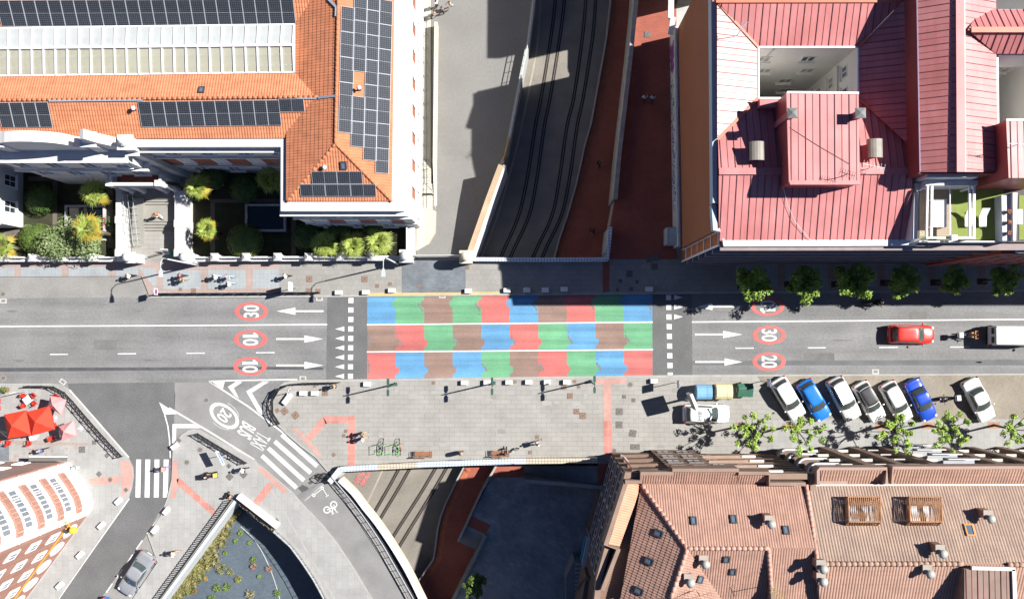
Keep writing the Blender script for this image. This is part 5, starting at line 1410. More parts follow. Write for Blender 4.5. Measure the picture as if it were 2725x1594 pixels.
for i, py in enumerate((563, 592, 620)):
    c = P(2686, py, 18.3); t = thing('flower_pot', 'small potted plant on the blue grey terrace parapet, %s of three' % ('upper', 'middle', 'lower')[i], 'flower pot', (c.x, c.y, 18.0), 0, 'pots on the terrace parapet')
    m = MB(); m.lathe((c.x, c.y, 18.0), [(.1, 0), (.15, .22), (.13, .22)], 10); m.build('pot', mat('terracotta pot', (.3, .1, .05), .8), t, True)
    m = MB()
    for k in range(30):
        v = Vector((random.uniform(-1, 1), random.uniform(-1, 1), random.uniform(0, 1))).normalized() * random.uniform(.05, .2); p_ = Vector((c.x, c.y, 18.25)) + v; s_ = Vector((random.uniform(-1, 1), random.uniform(-1, 1), 0)).normalized() * .06; m.face([p_ - s_, p_ + Vector((s_.y, -s_.x, .02)), p_ + s_, p_ - Vector((s_.y, -s_.x, .02))])
    m.build('leaves', mat('reddish leaves', (.24, .09, .05), .7, .3, 4), t)
# aerials on the red roofs
def aerial(px, py, z0, label, m_=DARK, s=.6, rz=.4, h=1.2):
    c = P(px, py, z0 + h * .5); t = thing('tv_aerial', label, 'aerial', (c.x, c.y, z0))
    m = MB(); m.tube([(c.x, c.y, z0), (c.x, c.y, z0 + h)], .03, 5); m.build('mast', m_, t)
    d = Vector((math.cos(rz), math.sin(rz), 0)); n = Vector((-d.y, d.x, 0)); m = MB(); o = Vector((c.x, c.y, z0 + h - .05))
    m.tube([o - d * s, o + d * s], .022, 4)
    for i in range(7): q_ = o + d * s * (i / 3 - 1); m.tube([q_ - n * .3, q_ + n * .3], .014, 4)
    m.build('antenna', m_, t)
aerial(2247, 467, 20.4, 'dark television aerial on the lower right corner of the red roof house', DARK, .55, -.3)
aerial(2318, 446, 18.5, 'white television aerial on the red ridge beside the roof house', FRAME_W, .8, -.2)
aerial(2700, 388, 22.0, 'white television aerial on the roof house at the right edge', FRAME_W, .8, -.05)
aerial(1970, 83, 17.8, 'slanted pale mast on the upper left hip of the red roof', STEEL, .4, .8, 2.2)
def cable(l, label, m_=None, r=.018):
    m = MB(); m.tube([P(*q) for q in l], r, 4); solo(m, 'cable', m_ or DARK, label, 'cable')
cable([(2094, 336, 20.5), (2180, 390, 20.5), (2260, 436, 20.5), (2300, 455, 18.7)], 'thin dark cable drooping across the red roof house')
cable([(2085, 500, 18.3), (2094, 540, 18.0), (2115, 590, 17.6), (2157, 640, 17.15)], 'thin pale cable running down the lower red slope', FRAME_W)
cable([(2448, 384, 19.9), (2500, 395, 20.6), (2525, 399, 20.9), (2570, 396, 21.1), (2650, 398, 20.2)], 'thin pale cable across the taller red roof', mat('pale cable', (.5, .3, .28), .6))

# ================================================================ BROWN BLOCKS (lower right)
ZE = 12.2
ba = thing('brown_block', 'brown brick corner block with salmon tiled roofs and loggias', 'apartment block', tuple(G(1850, 1350)))
bf = [G(*p) for p in ((1627, 1203), (1730, 1203), (1730, 1196), (1838, 1196), (1838, 1206), (2052, 1206), (2060, 1800), (1560, 1800), (1552, 1540), (1562, 1440))]
m = MB(); m.prism(bf, -5, 11.9); m.build('wall', BROWN_BR, ba)
m = MB(); ring_prism(m, bf, .12, -.35, 11.4, 12.5); m.build('parapet', mat('parapet brown', (.24, .165, .125), .85, .1, 1), ba)
m = MB()
for k in range(12): ring_prism(m, bf, .05, -.1, -1.5 + 1.05 * k, -1.38 + 1.05 * k)
m.build('brick_course', BROWN_DK, ba)
# loggias at the left of the street front, windows on the middle bay
for k in range(4):
    z = .4 + 2.85 * k
    m = MB(); m.prism([G(1640, 1203), G(1712, 1203), G(1712, 1194), G(1640, 1196)], z + 2.4, z + 3.2); m.build('loggia', BROWN_BR, ba)
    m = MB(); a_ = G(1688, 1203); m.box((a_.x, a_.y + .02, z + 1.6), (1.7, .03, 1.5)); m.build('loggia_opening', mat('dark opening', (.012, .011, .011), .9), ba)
    for px in (1758, 1808):
        c = G(px, 1196); window(ba, (c.x, c.y + .01, z + .9), (0, 1), 1.3, 1.5, bars=0, mull=1, sill=False, frame=mat('pale frame', (.3, .28, .26), .6), glass=GLASS_BL)
    for px in (1870, 1930):
        c = G(px, 1206); window(ba, (c.x, c.y + .01, z + .9), (0, 1), 1.3, 1.4, bars=0, sill=False, frame=mat('pale frame', (.3, .28, .26)), glass=GLASS)
    m = MB(); m.prism([G(1850, 1206), G(1985, 1206), G(1985, 1197), G(1850, 1199)], z + 2.55, z + 3.0); m.build('balcony', mat('balcony render', (.30, .21, .16), .85, .1), ba)
    m = MB(); m.beam(G(1950, 1200) + Vector((0, 0, z + 3.05)), G(1985, 1200) + Vector((0, 0, z + 3.05)), .16, .1); m.build('balcony_top', FRAME_W, ba)
# the shaded west side: long windows between dark courses
W0, W1 = G(1627, 1203), G(1562, 1440)
wd = (W1 - W0).normalized(); wn = Vector((-wd.y, wd.x, 0)); 
if wn.x > 0: wn = -wn
for k in range(4):
    for t_ in (.13, .33, .55, .75, .92):
        c = W0.lerp(W1, t_) + wn * .02; window(ba, (c.x, c.y, .9 + 2.85 * k), wn, 1.9, 1.4, mull=1, bars=0, frame=mat('steel frame', (.36, .38, .42), .5), glass=GLASS, sill=False)
# roofs
def tile_ba(l, m_=None, par=None, **k): return tile_roof(rp3(l), 'roof_slope', m_ or TILE_PK, par or ba, pitch=.21, **k)
A1 = tile_ba([(1708, 1288, 12.3), (2145, 1290, 12.3), (2175, 1458, 15.0), (1829, 1458, 15.0)])
A1b = tile_ba([(2046, 1458, 15.02), (2174, 1458, 15.02), (2182, 1594, 13.4), (2052, 1594, 13.4)])
A2 = tile_ba([(1707, 1290, 12.25), (1829, 1460, 15.0), (1786, 1590, 15.0), (1648, 1590, 12.25)])
A2b = tile_ba([(1648, 1590, 12.25), (1786, 1590, 15.0), (1730, 1760, 15.0), (1570, 1760, 12.25)])
A3 = tile_ba([(1829, 1460, 15.0), (1786, 1590, 15.0), (1920, 1594, 13.0)])
A4 = tile_ba([(1829, 1461, 14.95), (2044, 1461, 14.95), (2044, 1594, 12.6), (1921, 1594, 12.6)])
tile_ba([(1708, 1262, 12.9), (1790, 1262, 12.9), (1790, 1289, 12.1), (1708, 1289, 12.1)])
tile_ba([(1790, 1256, 13.0), (1963, 1256, 13.0), (1963, 1289, 12.1), (1790, 1289, 12.1)])
tile_ba([(1963, 1264, 12.85), (2042, 1264, 12.85), (2042, 1289, 12.1), (1963, 1289, 12.1)])
tile_ba([(1668, 1289, 13.0), (1707, 1289, 12.15), (1648, 1452, 12.15), (1619, 1449, 13.0)], mat('pale salmon tile', (.50, .25, .165), .85, .1, 1.3))
def wallpx(name, l, z0, z1, th, m_, par): m = MB(); wall_line(m, [P(a, b, z1) for a, b in l], th, z0, z1); m.build(name, m_, par)
wallpx('parapet_coping', [(1666, 1284), (1612, 1450), (1646, 1462), (1604, 1570)], 11.5, 13.1, .34, mat('parapet brown', (.24, .165, .125)), ba)
wallpx('parapet_coping', [(1664, 1282), (1706, 1282), (1706, 1260), (1790, 1260), (1790, 1251), (1966, 1251), (1966, 1259), (2048, 1259), (2048, 1288), (2144, 1288)], 11.5, 13.2, .3, mat('parapet brown', (.24, .165, .125)), ba)
for a_, b_ in (((1708, 1290, 12.35), (1829, 1460, 15.05)), ((1829, 1460, 15.05), (1786, 1590, 15.05)), ((1829, 1459, 15.05), (2045, 1459, 15.05)), ((2045, 1459, 15.05), (2054, 1594, 13.6)), ((2145, 1290, 12.5), (2175, 1490, 15.3)), ((2175, 1490, 15.3), (2182, 1590, 13.5))):
    ridge_cap(P(*a_), P(*b_), mat('pale ridge tile', (.47, .27, .21), .85, .15, 2), ba, .17)
m = MB(); m.prism(rp3([(2040, 1475, 13), (2052, 1475, 13), (2056, 1640, 13), (2044, 1640, 13)]), 6, 14.0); m.build('court_wall', mat('court brown render', (.22, .16, .12), .85), ba)
# west shed roof and white awning below
t = thing('low_annex', 'low dark tiled annex roof at the foot of the brown block, at the lower edge', 'annex', tuple(P(1590, 1570, 6)))
m = MB(); m.prism(rp3([(1560, 1535, 6), (1645, 1590, 6), (1645, 1700, 6), (1530, 1700, 6)]), -3, 5.9); m.build('wall', BROWN_DK, t)
tile_roof(rp3([(1562, 1532, 6.6), (1600, 1556, 6.6), (1660, 1600, 6.1), (1540, 1600, 6.1)]), 'roof', mat('dark tile', (.075, .05, .05), .85, .1), t)
t = thing('white_canopy', 'tapering pale canopy along the foot of the brown block, beside the plaza', 'canopy', tuple(P(1570, 1480, 0)))
q = rp3([(1563, 1428, 2.5), (1572, 1440, 2.5), (1592, 1536, 2.5), (1560, 1530, 2.5), (1548, 1500, 2.5)]); m = MB(); m.prism(q, 2.2, 2.5); m.build('top', mat('canopy grey', (.45, .43, .40), .8, .1), t)
m = MB(); m.prism(rp3([(1543, 1490, 1.5), (1556, 1430, 1.5), (1563, 1428, 1.5), (1550, 1500, 1.5)]), 1.2, 1.5); m.build('blue_edge', mat('turquoise strip', (.05, .30, .42), .6), t)
for v in q[1:5:2]:
    m = MB(); m.tube([(v.x, v.y, PLZ), (v.x, v.y, 2.2)], .06, 6); m.build('post', STEEL, t)
t = thing('timber_gate', 'slatted grey side passage roof beside the sunken plaza at the lower edge', 'shed', tuple(P(1540, 1560, -1)))
m = MB(); m.prism(rp3([(1528, 1490, 0), (1552, 1500, 0), (1550, 1594, 0), (1508, 1620, 0), (1505, 1540, 0)]), PLZ, -.05); m.build('body', mat('grey slats', (.17, .18, .18), .85, .1), t)
m = MB()
for k in range(9): m.beam(P(1530, 1500 + k * 11, .05), P(1556, 1502 + k * 11, .05), .2, .08)
m.build('slats', mat('slat tops', (.30, .31, .31), .85, .1), t)
bb = thing('tiled_block', 'long brown block with grey brown tiled roof and rows of street windows', 'apartment block', tuple(G(2450, 1350)))
bbf = [G(*p) for p in ((2056, 1222), (2118, 1222), (2118, 1196), (3200, 1192), (3200, 1900), (2062, 1900))]
m = MB(); m.prism(bbf, -.5, 12.0); m.build('wall', BROWN_BR, bb)
m = MB(); ring_prism(m, bbf, .1, -.3, 11.7, 12.3); m.build('parapet', mat('pinkish parapet', (.33, .225, .18), .85, .1, 1), bb)
colx = list(range(2150, 2860, 78))
for i, px in enumerate(colx):
    c = G(px, 1195)
    for k in range(4):
        z = .9 + 2.85 * k
        window(bb, (c.x, c.y + .02, z), (0, 1), 1.5, 1.5, bars=0, sill=False, frame=mat('bronze frame', (.22, .16, .12), .6), glass=GLASS)
        a_ = MB(); a_.box((c.x - .35, c.y + .17, z + 1.55), (.95, .26, .06)); a_.build('blind_box', mat('cream blind', (.46, .43, .39), .7, .05), bb)
    p_ = G(px + 39, 1195); m = MB(); m.box((p_.x, p_.y + .12, 5.9), (.7, .3, 12.0)); m.build('pier', mat('pier brown', (.29, .195, .15), .85, .1), bb)
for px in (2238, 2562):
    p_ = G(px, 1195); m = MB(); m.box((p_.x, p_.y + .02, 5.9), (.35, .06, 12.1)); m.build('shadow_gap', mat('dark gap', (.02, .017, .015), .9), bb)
for k in range(4):
    z = 2.35 + 2.85 * k; c = G(2400, 1195)
    m = MB(); m.box((c.x, c.y + .4, z), (2.6, .8, .12))
    m.build('balcony_floor', mat('balcony grey', (.30, .31, .33), .7, .05), bb)
    m = MB(); m.beam((c.x - 1.3, c.y + .8, z + .95), (c.x + 1.3, c.y + .8, z + .95), .06, .06)
    for i in range(10): m.box((c.x - 1.25 + i * .277, c.y + .8, z + .5), (.08, .05, .9))
    m.build('balcony_rail', FRAME_W, bb)
    # rounded corner balconies with white rails
    o = G(2118, 1222); z2 = .9 + 2.85 * k
    outl = [(o.x - 2.3 + .75 * (1 - math.cos(t_)), o.y + .3 + .9 * math.sin(t_)) for t_ in [math.pi / 2 * i / 6 for i in range(7)]]
    pts = [(o.x - 2.3, o.y - .2)] + outl + [(o.x + .3, o.y + 1.2), (o.x + .3, o.y - .2)]
    m = MB(); m.prism(pts, z2, z2 + .95); m.build('round_balcony', mat('balcony brown', (.16, .115, .09), .85, .1), bb)
    m = MB(); m.tube([(a_, b_, z2 + 1.12) for a_, b_ in [pts[0]] + outl + [pts[-2]]], .1, 8); m.build('balcony_rail', mat('white tube rail', (.6, .62, .64), .35, .05), bb)
    window(bb, (o.x - 1.0, o.y - .28, z2 + 1.0), (0, 1), 1.4, 1.2, bars=0, sill=False, frame=mat('pale frame', (.5, .49, .47)))
def tile_bb(l, m_=TILE_GR, **k): return tile_roof(rp3(l), 'roof_slope', m_, bb, pitch=.235, amp=.05, **k)
B1 = tile_bb([(2147, 1292, 12.2), (2900, 1290, 12.2), (2900, 1498, 15.5), (2174, 1498, 15.5)])
B2 = tile_bb([(2174, 1501, 15.5), (2900, 1501, 15.5), (2930, 1720, 12.4), (2190, 1720, 12.4)], TILE_GRP)
tile_bb([(2184, 1250, 12.9), (2358, 1250, 12.9), (2358, 1288, 12.05), (2184, 1288, 12.05)], TILE_GRP)
tile_bb([(2376, 1247, 12.9), (2900, 1246, 12.9), (2900, 1288, 12.05), (2376, 1288, 12.05)], TILE_GRP)
wallpx('parapet_coping', [(2178, 1290), (2178, 1252), (2182, 1247), (2360, 1247), (2360, 1288)], 11.8, 13.1, .25, mat('pinkish parapet', (.33, .225, .18)), bb)
wallpx('parapet_coping', [(2376, 1288), (2376, 1245), (2900, 1243)], 11.8, 13.1, .25, mat('pinkish parapet', (.33, .225, .18)), bb)
m = MB(); m.beam(P(2147, 1290, 12.35), P(2900, 1289, 12.35), .14, .1); m.build('valley_gutter', mat('pale gutter', (.5, .48, .46), .6, .1), bb)
ridge_cap(P(2176, 1500, 15.55), P(2560, 1500, 15.55), mat('orange joint ridge', (.36, .225, .165), .85, .2, 3), bb, .2)
ridge_cap(P(2680, 1502, 15.55), P(2900, 1502, 15.55), mat('orange joint ridge', (.36, .225, .165)), bb, .2)
# dormer at the lower right
t = thing('roof_dormer', 'square dormer with dark seamed flat roof and pale edging near the lower right corner', 'dormer', tuple(P(2630, 1550, 14)))
q = rp3([(2566, 1513, 16), (2695, 1513, 16), (2700, 1660, 16), (2566, 1660, 16)]); m = MB(); m.prism(q, 12.5, 15.95); m.build('wall', mat('dormer wall', (.20, .13, .10), .8, .1), t)
seam_roof([v + Vector((0, 0, .03)) for v in (q[3], q[2], q[1], q[0])], 'roof', mat('brown dormer roof', (.22, .155, .125), .8, .12, 1), t, .9, .2)
m = MB(); m.beam(q[1] + Vector((0, 0, .1)), q[2] + Vector((0, 0, .1)), .3, .2); m.beam(P(2585, 1510, 16.1), P(2700, 1513, 16.1), .28, .2); m.build('edging', mat('pale edging', (.58, .52, .48), .7, .1), t)
# caged roof windows on the brown roof
for px, lab in ((2290, 'pair of roof windows in a brown lattice cage, left of two on the brown roof'), (2451, 'pair of roof windows in a brown lattice cage, right of two on the brown roof')):
    c = B1.at(px, 1367, 0); t = thing('caged_roof_window', lab, 'roof window', tuple(c), 0, 'caged roof windows')
    R = Matrix.Identity(3)
    up = Vector((0, 0, 1)); bz = c.z + .15
    for s in (-1, 1):
        m = MB(); m.box(B1.at(px + s * 20, 1366, .3), (.72, 1.25, .12), rot=B1.R); m.build('pane', mat('bright roof glass', (.55, .60, .63), .25, .1), t)
        m = MB(); o = B1.at(px + s * 20, 1366, .2); m.box(o, (.95, 1.5, .14), rot=B1.R); m.build('frame', DARK, t)
    WOOD = mat('lattice wood', (.36, .19, .10), .8, .2, 3)
    cor = [B1.at(px + a_, b_, .05) for a_, b_ in ((-42, 1332), (42, 1332), (44, 1398), (-40, 1398))]
    tp = [Vector((v.x, v.y, v.z)) + B1.n * .95 for v in cor]
    m = MB()
    for i in range(4):
        j = (i + 1) % 4
        m.beam(tp[i], tp[j], .07, .07); m.beam(cor[i], tp[i], .07, .07)
        for k in range(1, 13):
            f = k / 13; m.beam(cor[i].lerp(cor[j], f), tp[i].lerp(tp[j], min(1, f + .08)), .04, .04); m.beam(cor[i].lerp(cor[j], f), tp[i].lerp(tp[j], max(0, f - .08)), .04, .04)
    for k in range(1, 16):
        f = k / 16; m.beam(tp[0].lerp(tp[1], f), tp[3].lerp(tp[2], min(1, f + .06)), .03, .03); m.beam(tp[0].lerp(tp[1], f), tp[3].lerp(tp[2], max(0, f - .06)), .03, .03)
    m.build('lattice', WOOD, t)
# small skylights
for pl, px, py, w_, h_, lab in ((A1, 1846, 1385, .5, .7, 'grey skylight on the wide salmon slope, leftmost of three'), (A1, 1952, 1381, .5, .7, 'grey skylight on the wide salmon slope, middle of three'), (A1, 2092, 1410, .5, .7, 'grey skylight on the wide salmon slope, right of the chimney'),
        (A2, 1753, 1419, .55, .75, 'skylight on the shaded left salmon slope, topmost of three'), (A2, 1728, 1493, .55, .75, 'skylight on the shaded left salmon slope, middle of three'), (A2, 1701, 1572, .55, .75, 'skylight on the shaded left salmon slope, lowest of three'),
        (A4, 1933, 1488, .5, .6, 'skylight on the triangular court slope, upper of two'), (A4, 1950, 1521, .5, .6, 'skylight on the triangular court slope, lower of two'), (A3, 1863, 1541, .6, .55, 'pale framed skylight on the bright narrow salmon slope')):
    roof_window(pl, px, py, w_, h_, lab)
roof_window(B1, 2580, 1410, .7, .95, 'skylight with orange frame on the brown roof near the right edge', fr=mat('orange frame', (.55, .25, .06), .6))
# chimneys with round metal cowls
def potchimney(px, py, z0, label, h=1.0):
    z1 = z0 + h; c = P(px, py, z1 + .5); t = thing('chimney', label, 'chimney', (c.x, c.y, z0))
    m = MB(); m.box((c.x - .1, c.y + .35, z0 + h * .5 - .3), (.6, .6, h + .6)); m.build('shaft', mat('chimney render', (.30, .17, .12), .85, .15, 2), t)
    m = MB(); m.box((c.x - .1, c.y + .35, z1 + .04), (.74, .74, .1)); m.build('cap', mat('chimney cap', (.32, .28, .24), .8, .1), t)
    m = MB(); m.lathe((c.x, c.y + .05, z1), [(.2, -.1), (.2, .3), (.34, .31), (.36, .36), (.1, .48), (.01, .5)], 14); m.build('cowl', mat('pale cowl', (.34, .34, .31), .55, .1), t, True)
for px, py, pl, lab in ((2055, 1398, A1, 'chimney with round pale cowl on the wide salmon slope'), (1879, 1505, A4, 'chimney with round pale cowl on the valley of the court slope'), (1839, 1555, A3, 'chimney with round pale cowl on the bright narrow salmon slope'),
        (2194, 1518, B2, 'chimney with round pale cowl at the party wall, upper of two'), (2194, 1552, B2, 'chimney with round pale cowl at the party wall, lower of two'), (2641, 1384, B1, 'chimney with round pale cowl on the brown roof near the right edge'),
        (2513, 1477, B1, 'chimney with round pale cowl just above the brown ridge'), (2479, 1531, B2, 'chimney with round pale cowl below the brown ridge')):
    q = pl.at(px, py, 0); potchimney(px, py, q.z - .3, lab)
aerial(1858, 1578, 14.5, 'rusty television aerial on the narrow salmon slope', RUST, .9, .3, 1.4)
aerial(2062, 1572, 14.0, 'tall television aerial with yellow rods at the court wall', mat('aerial yellow', (.4, .34, .1), .6), .6, -.7, 2.0)
c = P(1656, 1218, 10); t = thing('flag_pole', 'thin dark red mast leaning out at the corner of the brown block', 'mast', tuple(P(1658, 1212, 2)))
m = MB(); m.tube([P(1701, 1272, 12.6), P(1656, 1212, 10.5)], .05, 6); m.build('mast', mat('dark red iron', (.25, .06, .05), .6), t)
m = MB()
for k in range(5): m.tube([P(1652 + 3 * k, 1208 + 2 * k, 10.6), P(1662 + 3 * k, 1222 + 2 * k, 10.6)], .02, 4)
m.build('rods', STEEL, t)

# ================================================================ CORNER BUILDING (lower left)
cb = thing('corner_building', 'white and red brick corner building with a rounded corner at the lower left edge', 'building', tuple(G(120, 1420)))
A_, B_, C_ = Vector((186, 1229)), Vector((264, 1330)), Vector((238, 1366))
arcp = []
for i in range(9):
    t_ = i / 8; arcp.append(tuple((1 - t_) ** 2 * A_ + 2 * t_ * (1 - t_) * Vector((262, 1298)) + t_ ** 2 * C_))
arcp = [tuple(A_), (206, 1252), (226, 1280), (243, 1310), (250, 1335), (247, 1355), tuple(C_)]
base = [(-300, 1226)] + arcp + [(60, 1608), (-20, 1720), (-300, 1720)]
bw_ = [G(*p) for p in base]
m = MB(); m.prism(bw_, -.3, 22.0); m.build('wall', mat('bright white render', (.80, .79, .77), .8, .04, .5), cb)
cl = [G(*p) for p in arcp]
def along(l, t_):
    L_ = [(l[i + 1] - l[i]).length for i in range(len(l) - 1)]; s_ = t_ * sum(L_)
    for i, q in enumerate(L_):
        if s_ <= q: return l[i].lerp(l[i + 1], s_ / q), (l[i + 1] - l[i]).normalized()
        s_ -= q
    return l[-1], (l[-1] - l[-2]).normalized()
BRK2 = brick('corner brick', (.33, .15, .105), (.29, .125, .085), (.42, .3, .25), .4, .12, .014)
for k in range(6):
    z = 2.6 + 3.15 * k
    sub = [along(cl, .16 + .70 * i / 10)[0] for i in range(11)]
    sub = offset_line(sub, 0)
    m = MB(); wall_line(m, [p_ + Vector((.05, .03, 0)) for p_ in sub], .34, z, z + .8); m.build('brick_band', BRK2, cb)
    m = MB(); wall_line(m, [along(cl, i / 10)[0] for i in range(11)], .34, z - .3, z - .14); m.build('ledge', STUCCO, cb)
    for j, tt in enumerate((.27, .40, .55, .70)):
        p_, d_ = along(cl, tt); n_ = Vector((-d_.y, d_.x, 0))
        if n_.x < 0: n_ = -n_
        window(cb, tuple(p_ + n_ * .03 + Vector((0, 0, z + 1.45))), n_, 1.05, 1.2, mull=1, bars=0, glass=mat('pale pane', (.17, .19, .21), .2, .1), sill=False)
# brick on the two street fronts, with white panels and windows
for (a_, b_), nn in (((Vector((-300, 1226)), Vector((178, 1228))), 16), ((Vector((236, 1369)), Vector((60, 1608))), 9)):
    p0, p1 = G(*a_), G(*b_); d_ = (p1 - p0).normalized(); n_ = Vector((-d_.y, d_.x, 0))
    if (n_.x + n_.y < 0) if a_.x < 0 else (n_.x < 0): n_ = -n_
    m = MB(); m.prism([p0 - n_ * .1, p1 - n_ * .1, p1 + n_ * .06, p0 + n_ * .06], .4, 22.0); m.build('brick_front', BRK2, cb)
    L_ = (p1 - p0).length; step_ = 2.1 if a_.x > 0 else 2.6
    n_c = int(L_ / step_)
    for i in range(n_c):
        c = p0 + d_ * (step_ * (i + .6)) + n_ * .07
        if not (-62 < c.x < 0): continue
        for k in range(6):
            z = .6 + 3.15 * k
            if a_.x > 0 and k == 0:
                m = MB(); t_v = d_; RR = Matrix((d_, n_, Vector((0, 0, 1)))).transposed()
                pts = [(.78 * math.cos(2 * math.pi * q / 20), .95 * math.sin(2 * math.pi * q / 20)) for q in range(20)]
                m.loft([[tuple(c + d_ * x_ + Vector((0, 0, 2.2 + y_)) + n_ * h_) for x_, y_ in pts] for h_ in (0, .1)]); sg = m.build('oval_sign', FRAME_W, cb)
                m = MB()
                for q in range(4): m.box(c + n_ * .105 + d_ * (-.3 + .2 * q) + Vector((0, 0, 2.2)), (.1, .012, .7 if q % 2 else .45), rot=RR)
                m.build('sign_strokes', mat('grey sign strokes', (.3, .32, .31), .6), sg)
                continue
            m = MB(); RR = Matrix((d_, n_, Vector((0, 0, 1)))).transposed()
            m.box(c + Vector((0, 0, z + 1.35)), (1.05, .16, 1.5), rot=RR); m.build('white_panel', FRAME_W, cb)
            window(cb, tuple(c + n_ * .085 + Vector((0, 0, z + .75))), n_, .8, 1.2, bars=0, glass=mat('pale pane', (.42, .44, .45)), sill=False)
p0, p1 = G(236, 1369), G(60, 1608); d_ = (p1 - p0).normalized(); n_ = Vector((-d_.y, d_.x, 0)); n_ = n_ if n_.x > 0 else -n_
m = MB()
for z in (3.75,): m.beam(p0 + n_ * .16 + Vector((0, 0, z)), p1 + n_ * .16 + Vector((0, 0, z)), .1, .16)
m.build('orange_strip', mat('orange strip', (.75, .30, .05), .6, .1), cb)
t = thing('ball_sign', 'yellow ball sign on a bracket at the brick front of the corner building', 'sign', tuple(G(228, 1378)))
c = P(195, 1410, 4.2); m = MB(); m.ball(c, .36, 16, 10); m.build('ball', mat('yellow plastic', (.75, .52, .04), .4, .05), t, True)
m = MB(); m.tube([c, P(182, 1396, 5.2)], .05, 5); m.tube([P(168, 1392, 5.3), P(186, 1387, 5.3), P(180, 1403, 5.0)], .05, 5); m.build('bracket', mat('yellow bracket', (.6, .40, .05), .5), t)
c = P(178, 1410, 3.6); m = MB(); m.box(tuple(c), (.18, .5, .9), rz=.9); m.build('dark_box', DARK, t)
t = thing('entrance_awning', 'flat dark grey awning at the brick front facing the cafe terrace', 'awning', tuple(G(127, 1222)))
m = MB(); m.prism(rp3([(78, 1216, 2.6), (178, 1216, 2.6), (176, 1227, 2.6), (75, 1227, 2.6)]), 2.45, 2.6); m.build('top', mat('awning grey', (.13, .13, .12), .7, .1), t)
m = MB(); m.beam(P(78, 1215, 2.66), P(179, 1215, 2.66), .08, .1); m.build('trim', FRAME_W, t)
# ================================================================ VEGETATION
def leaves(m, c, r, n, s, rnd, flat=.5):
    """n small leaf faces scattered through a ball of radius r."""
    c = Vector(c)
    for _ in range(n):
        while True:
            v = Vector((rnd.uniform(-1, 1), rnd.uniform(-1, 1), rnd.uniform(-1, 1)))
            if .15 < v.length < 1: break
        v = v * (.55 + .45 * rnd.random()) if rnd.random() < .3 else v
        p = c + Vector((v.x * r, v.y * r, v.z * r * flat))
        nn = (v.normalized() * .7 + Vector((rnd.uniform(-1, 1), rnd.uniform(-1, 1), rnd.uniform(0, 1.4)))).normalized()
        a = nn.cross(Vector((rnd.uniform(-1, 1), rnd.uniform(-1, 1), rnd.uniform(-.4, .4)))).normalized(); b = nn.cross(a)
        q = s * rnd.uniform(.7, 1.3)
        m.face([p - a * q, p - b * q * .55, p + a * q, p + b * q * .55])
def street_tree(seed, arms, spread, h0, h1, clump, nleaf, ls, leafmat, name='street_tree', per=3):
    rnd = random.Random(seed)
    t = thing(name, 'proto', 'tree')
    tr = MB(); tr.tube([(0, 0, -.05), (.03, .02, h0 * .5), (0, .05, h0)], [.13, .1, .085], 7)
    cr = MB()
    for i in range(arms):
        a = 2 * math.pi * (i + rnd.uniform(-.25, .25)) / arms
        L = spread * rnd.uniform(.55, 1.0); zz = rnd.uniform(h0 + .5, h1)
        k = [Vector((0, .05, h0 - .05 - .1 * (i % 3))), Vector((math.cos(a) * L * .45, math.sin(a) * L * .45, h0 + (zz - h0) * .45 + rnd.uniform(-.1, .2))), Vector((math.cos(a + rnd.uniform(-.2, .2)) * L, math.sin(a) * L, zz))]
        tr.tube(k, [.06, .04, .018], 5)
        for j in range(per):
            f = 1.0 - .27 * j
            p = k[0].lerp(k[1], f * 2) if f < .5 else k[1].lerp(k[2], f * 2 - 1)
            off = Vector((rnd.uniform(-.25, .25), rnd.uniform(-.25, .25), rnd.uniform(0, .25)))
            if j: tr.tube([p, p + off * 1.6], [.02, .01], 4)
            leaves(cr, p + off * (1.6 if j else .6), clump * rnd.uniform(.7, 1.2), nleaf, ls, rnd, .8)
    tr.build('trunk', BARK, t, True)
    cr.build('crown', leafmat, t)
    return t
TREE_A = [street_tree(s_, 9, 1.95, 3.0, 5.2, .32, 60, .105, LEAF) for s_ in (21, 22, 23)]
SOUTH_T = [(1974, 1133, 'spindly street tree behind the marked white car'), (2098, 1135, 'spindly street tree in front of the light blue and white parked cars'), (2345, 1134, 'spindly street tree in front of the white and dark blue parked cars'), (2470, 1132, 'spindly street tree below the parked motorbike'), (2645, 1131, 'spindly street tree cut by the right edge of the photo')]
for i, (px, py, lab) in enumerate(SOUTH_T):
    c = P(px, py, PV); pr = TREE_A[i % 3]
    place(pr, c, (.2, 2.3, 4.1, 1.2, 3.3)[i], lab, 'spindly trees along the parking bays', first=i < 3)
    m = MB(); m.sheet(PP([(px - 15, py - 8), (px + 16, py - 9), (px + 16, py + 9), (px - 15, py + 9)], PV + .02)); m.build('tree_pit', mat('brick coloured tree pit', (.33, .19, .13), .9, .25, 3, .2), ps)
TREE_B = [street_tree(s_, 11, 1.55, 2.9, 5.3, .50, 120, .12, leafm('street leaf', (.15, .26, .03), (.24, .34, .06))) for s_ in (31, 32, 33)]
NORTH_T = [(1976, 761), (2101, 757), (2226, 757), (2356, 753), (2490, 752), (2614, 749)]
for i, (px, py) in enumerate(NORTH_T):
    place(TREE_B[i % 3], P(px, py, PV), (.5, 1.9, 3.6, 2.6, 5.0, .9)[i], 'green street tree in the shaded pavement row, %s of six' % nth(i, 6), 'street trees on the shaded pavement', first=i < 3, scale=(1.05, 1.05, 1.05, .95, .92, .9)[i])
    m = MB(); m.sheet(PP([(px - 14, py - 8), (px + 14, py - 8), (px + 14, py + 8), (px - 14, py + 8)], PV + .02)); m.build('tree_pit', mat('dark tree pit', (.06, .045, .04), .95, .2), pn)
st_ = street_tree(41, 10, 1.3, 2.4, 5.3, .34, 60, .12, leafm('plaza leaf', (.06, .10, .015), (.10, .15, .03)), 'plaza_tree')
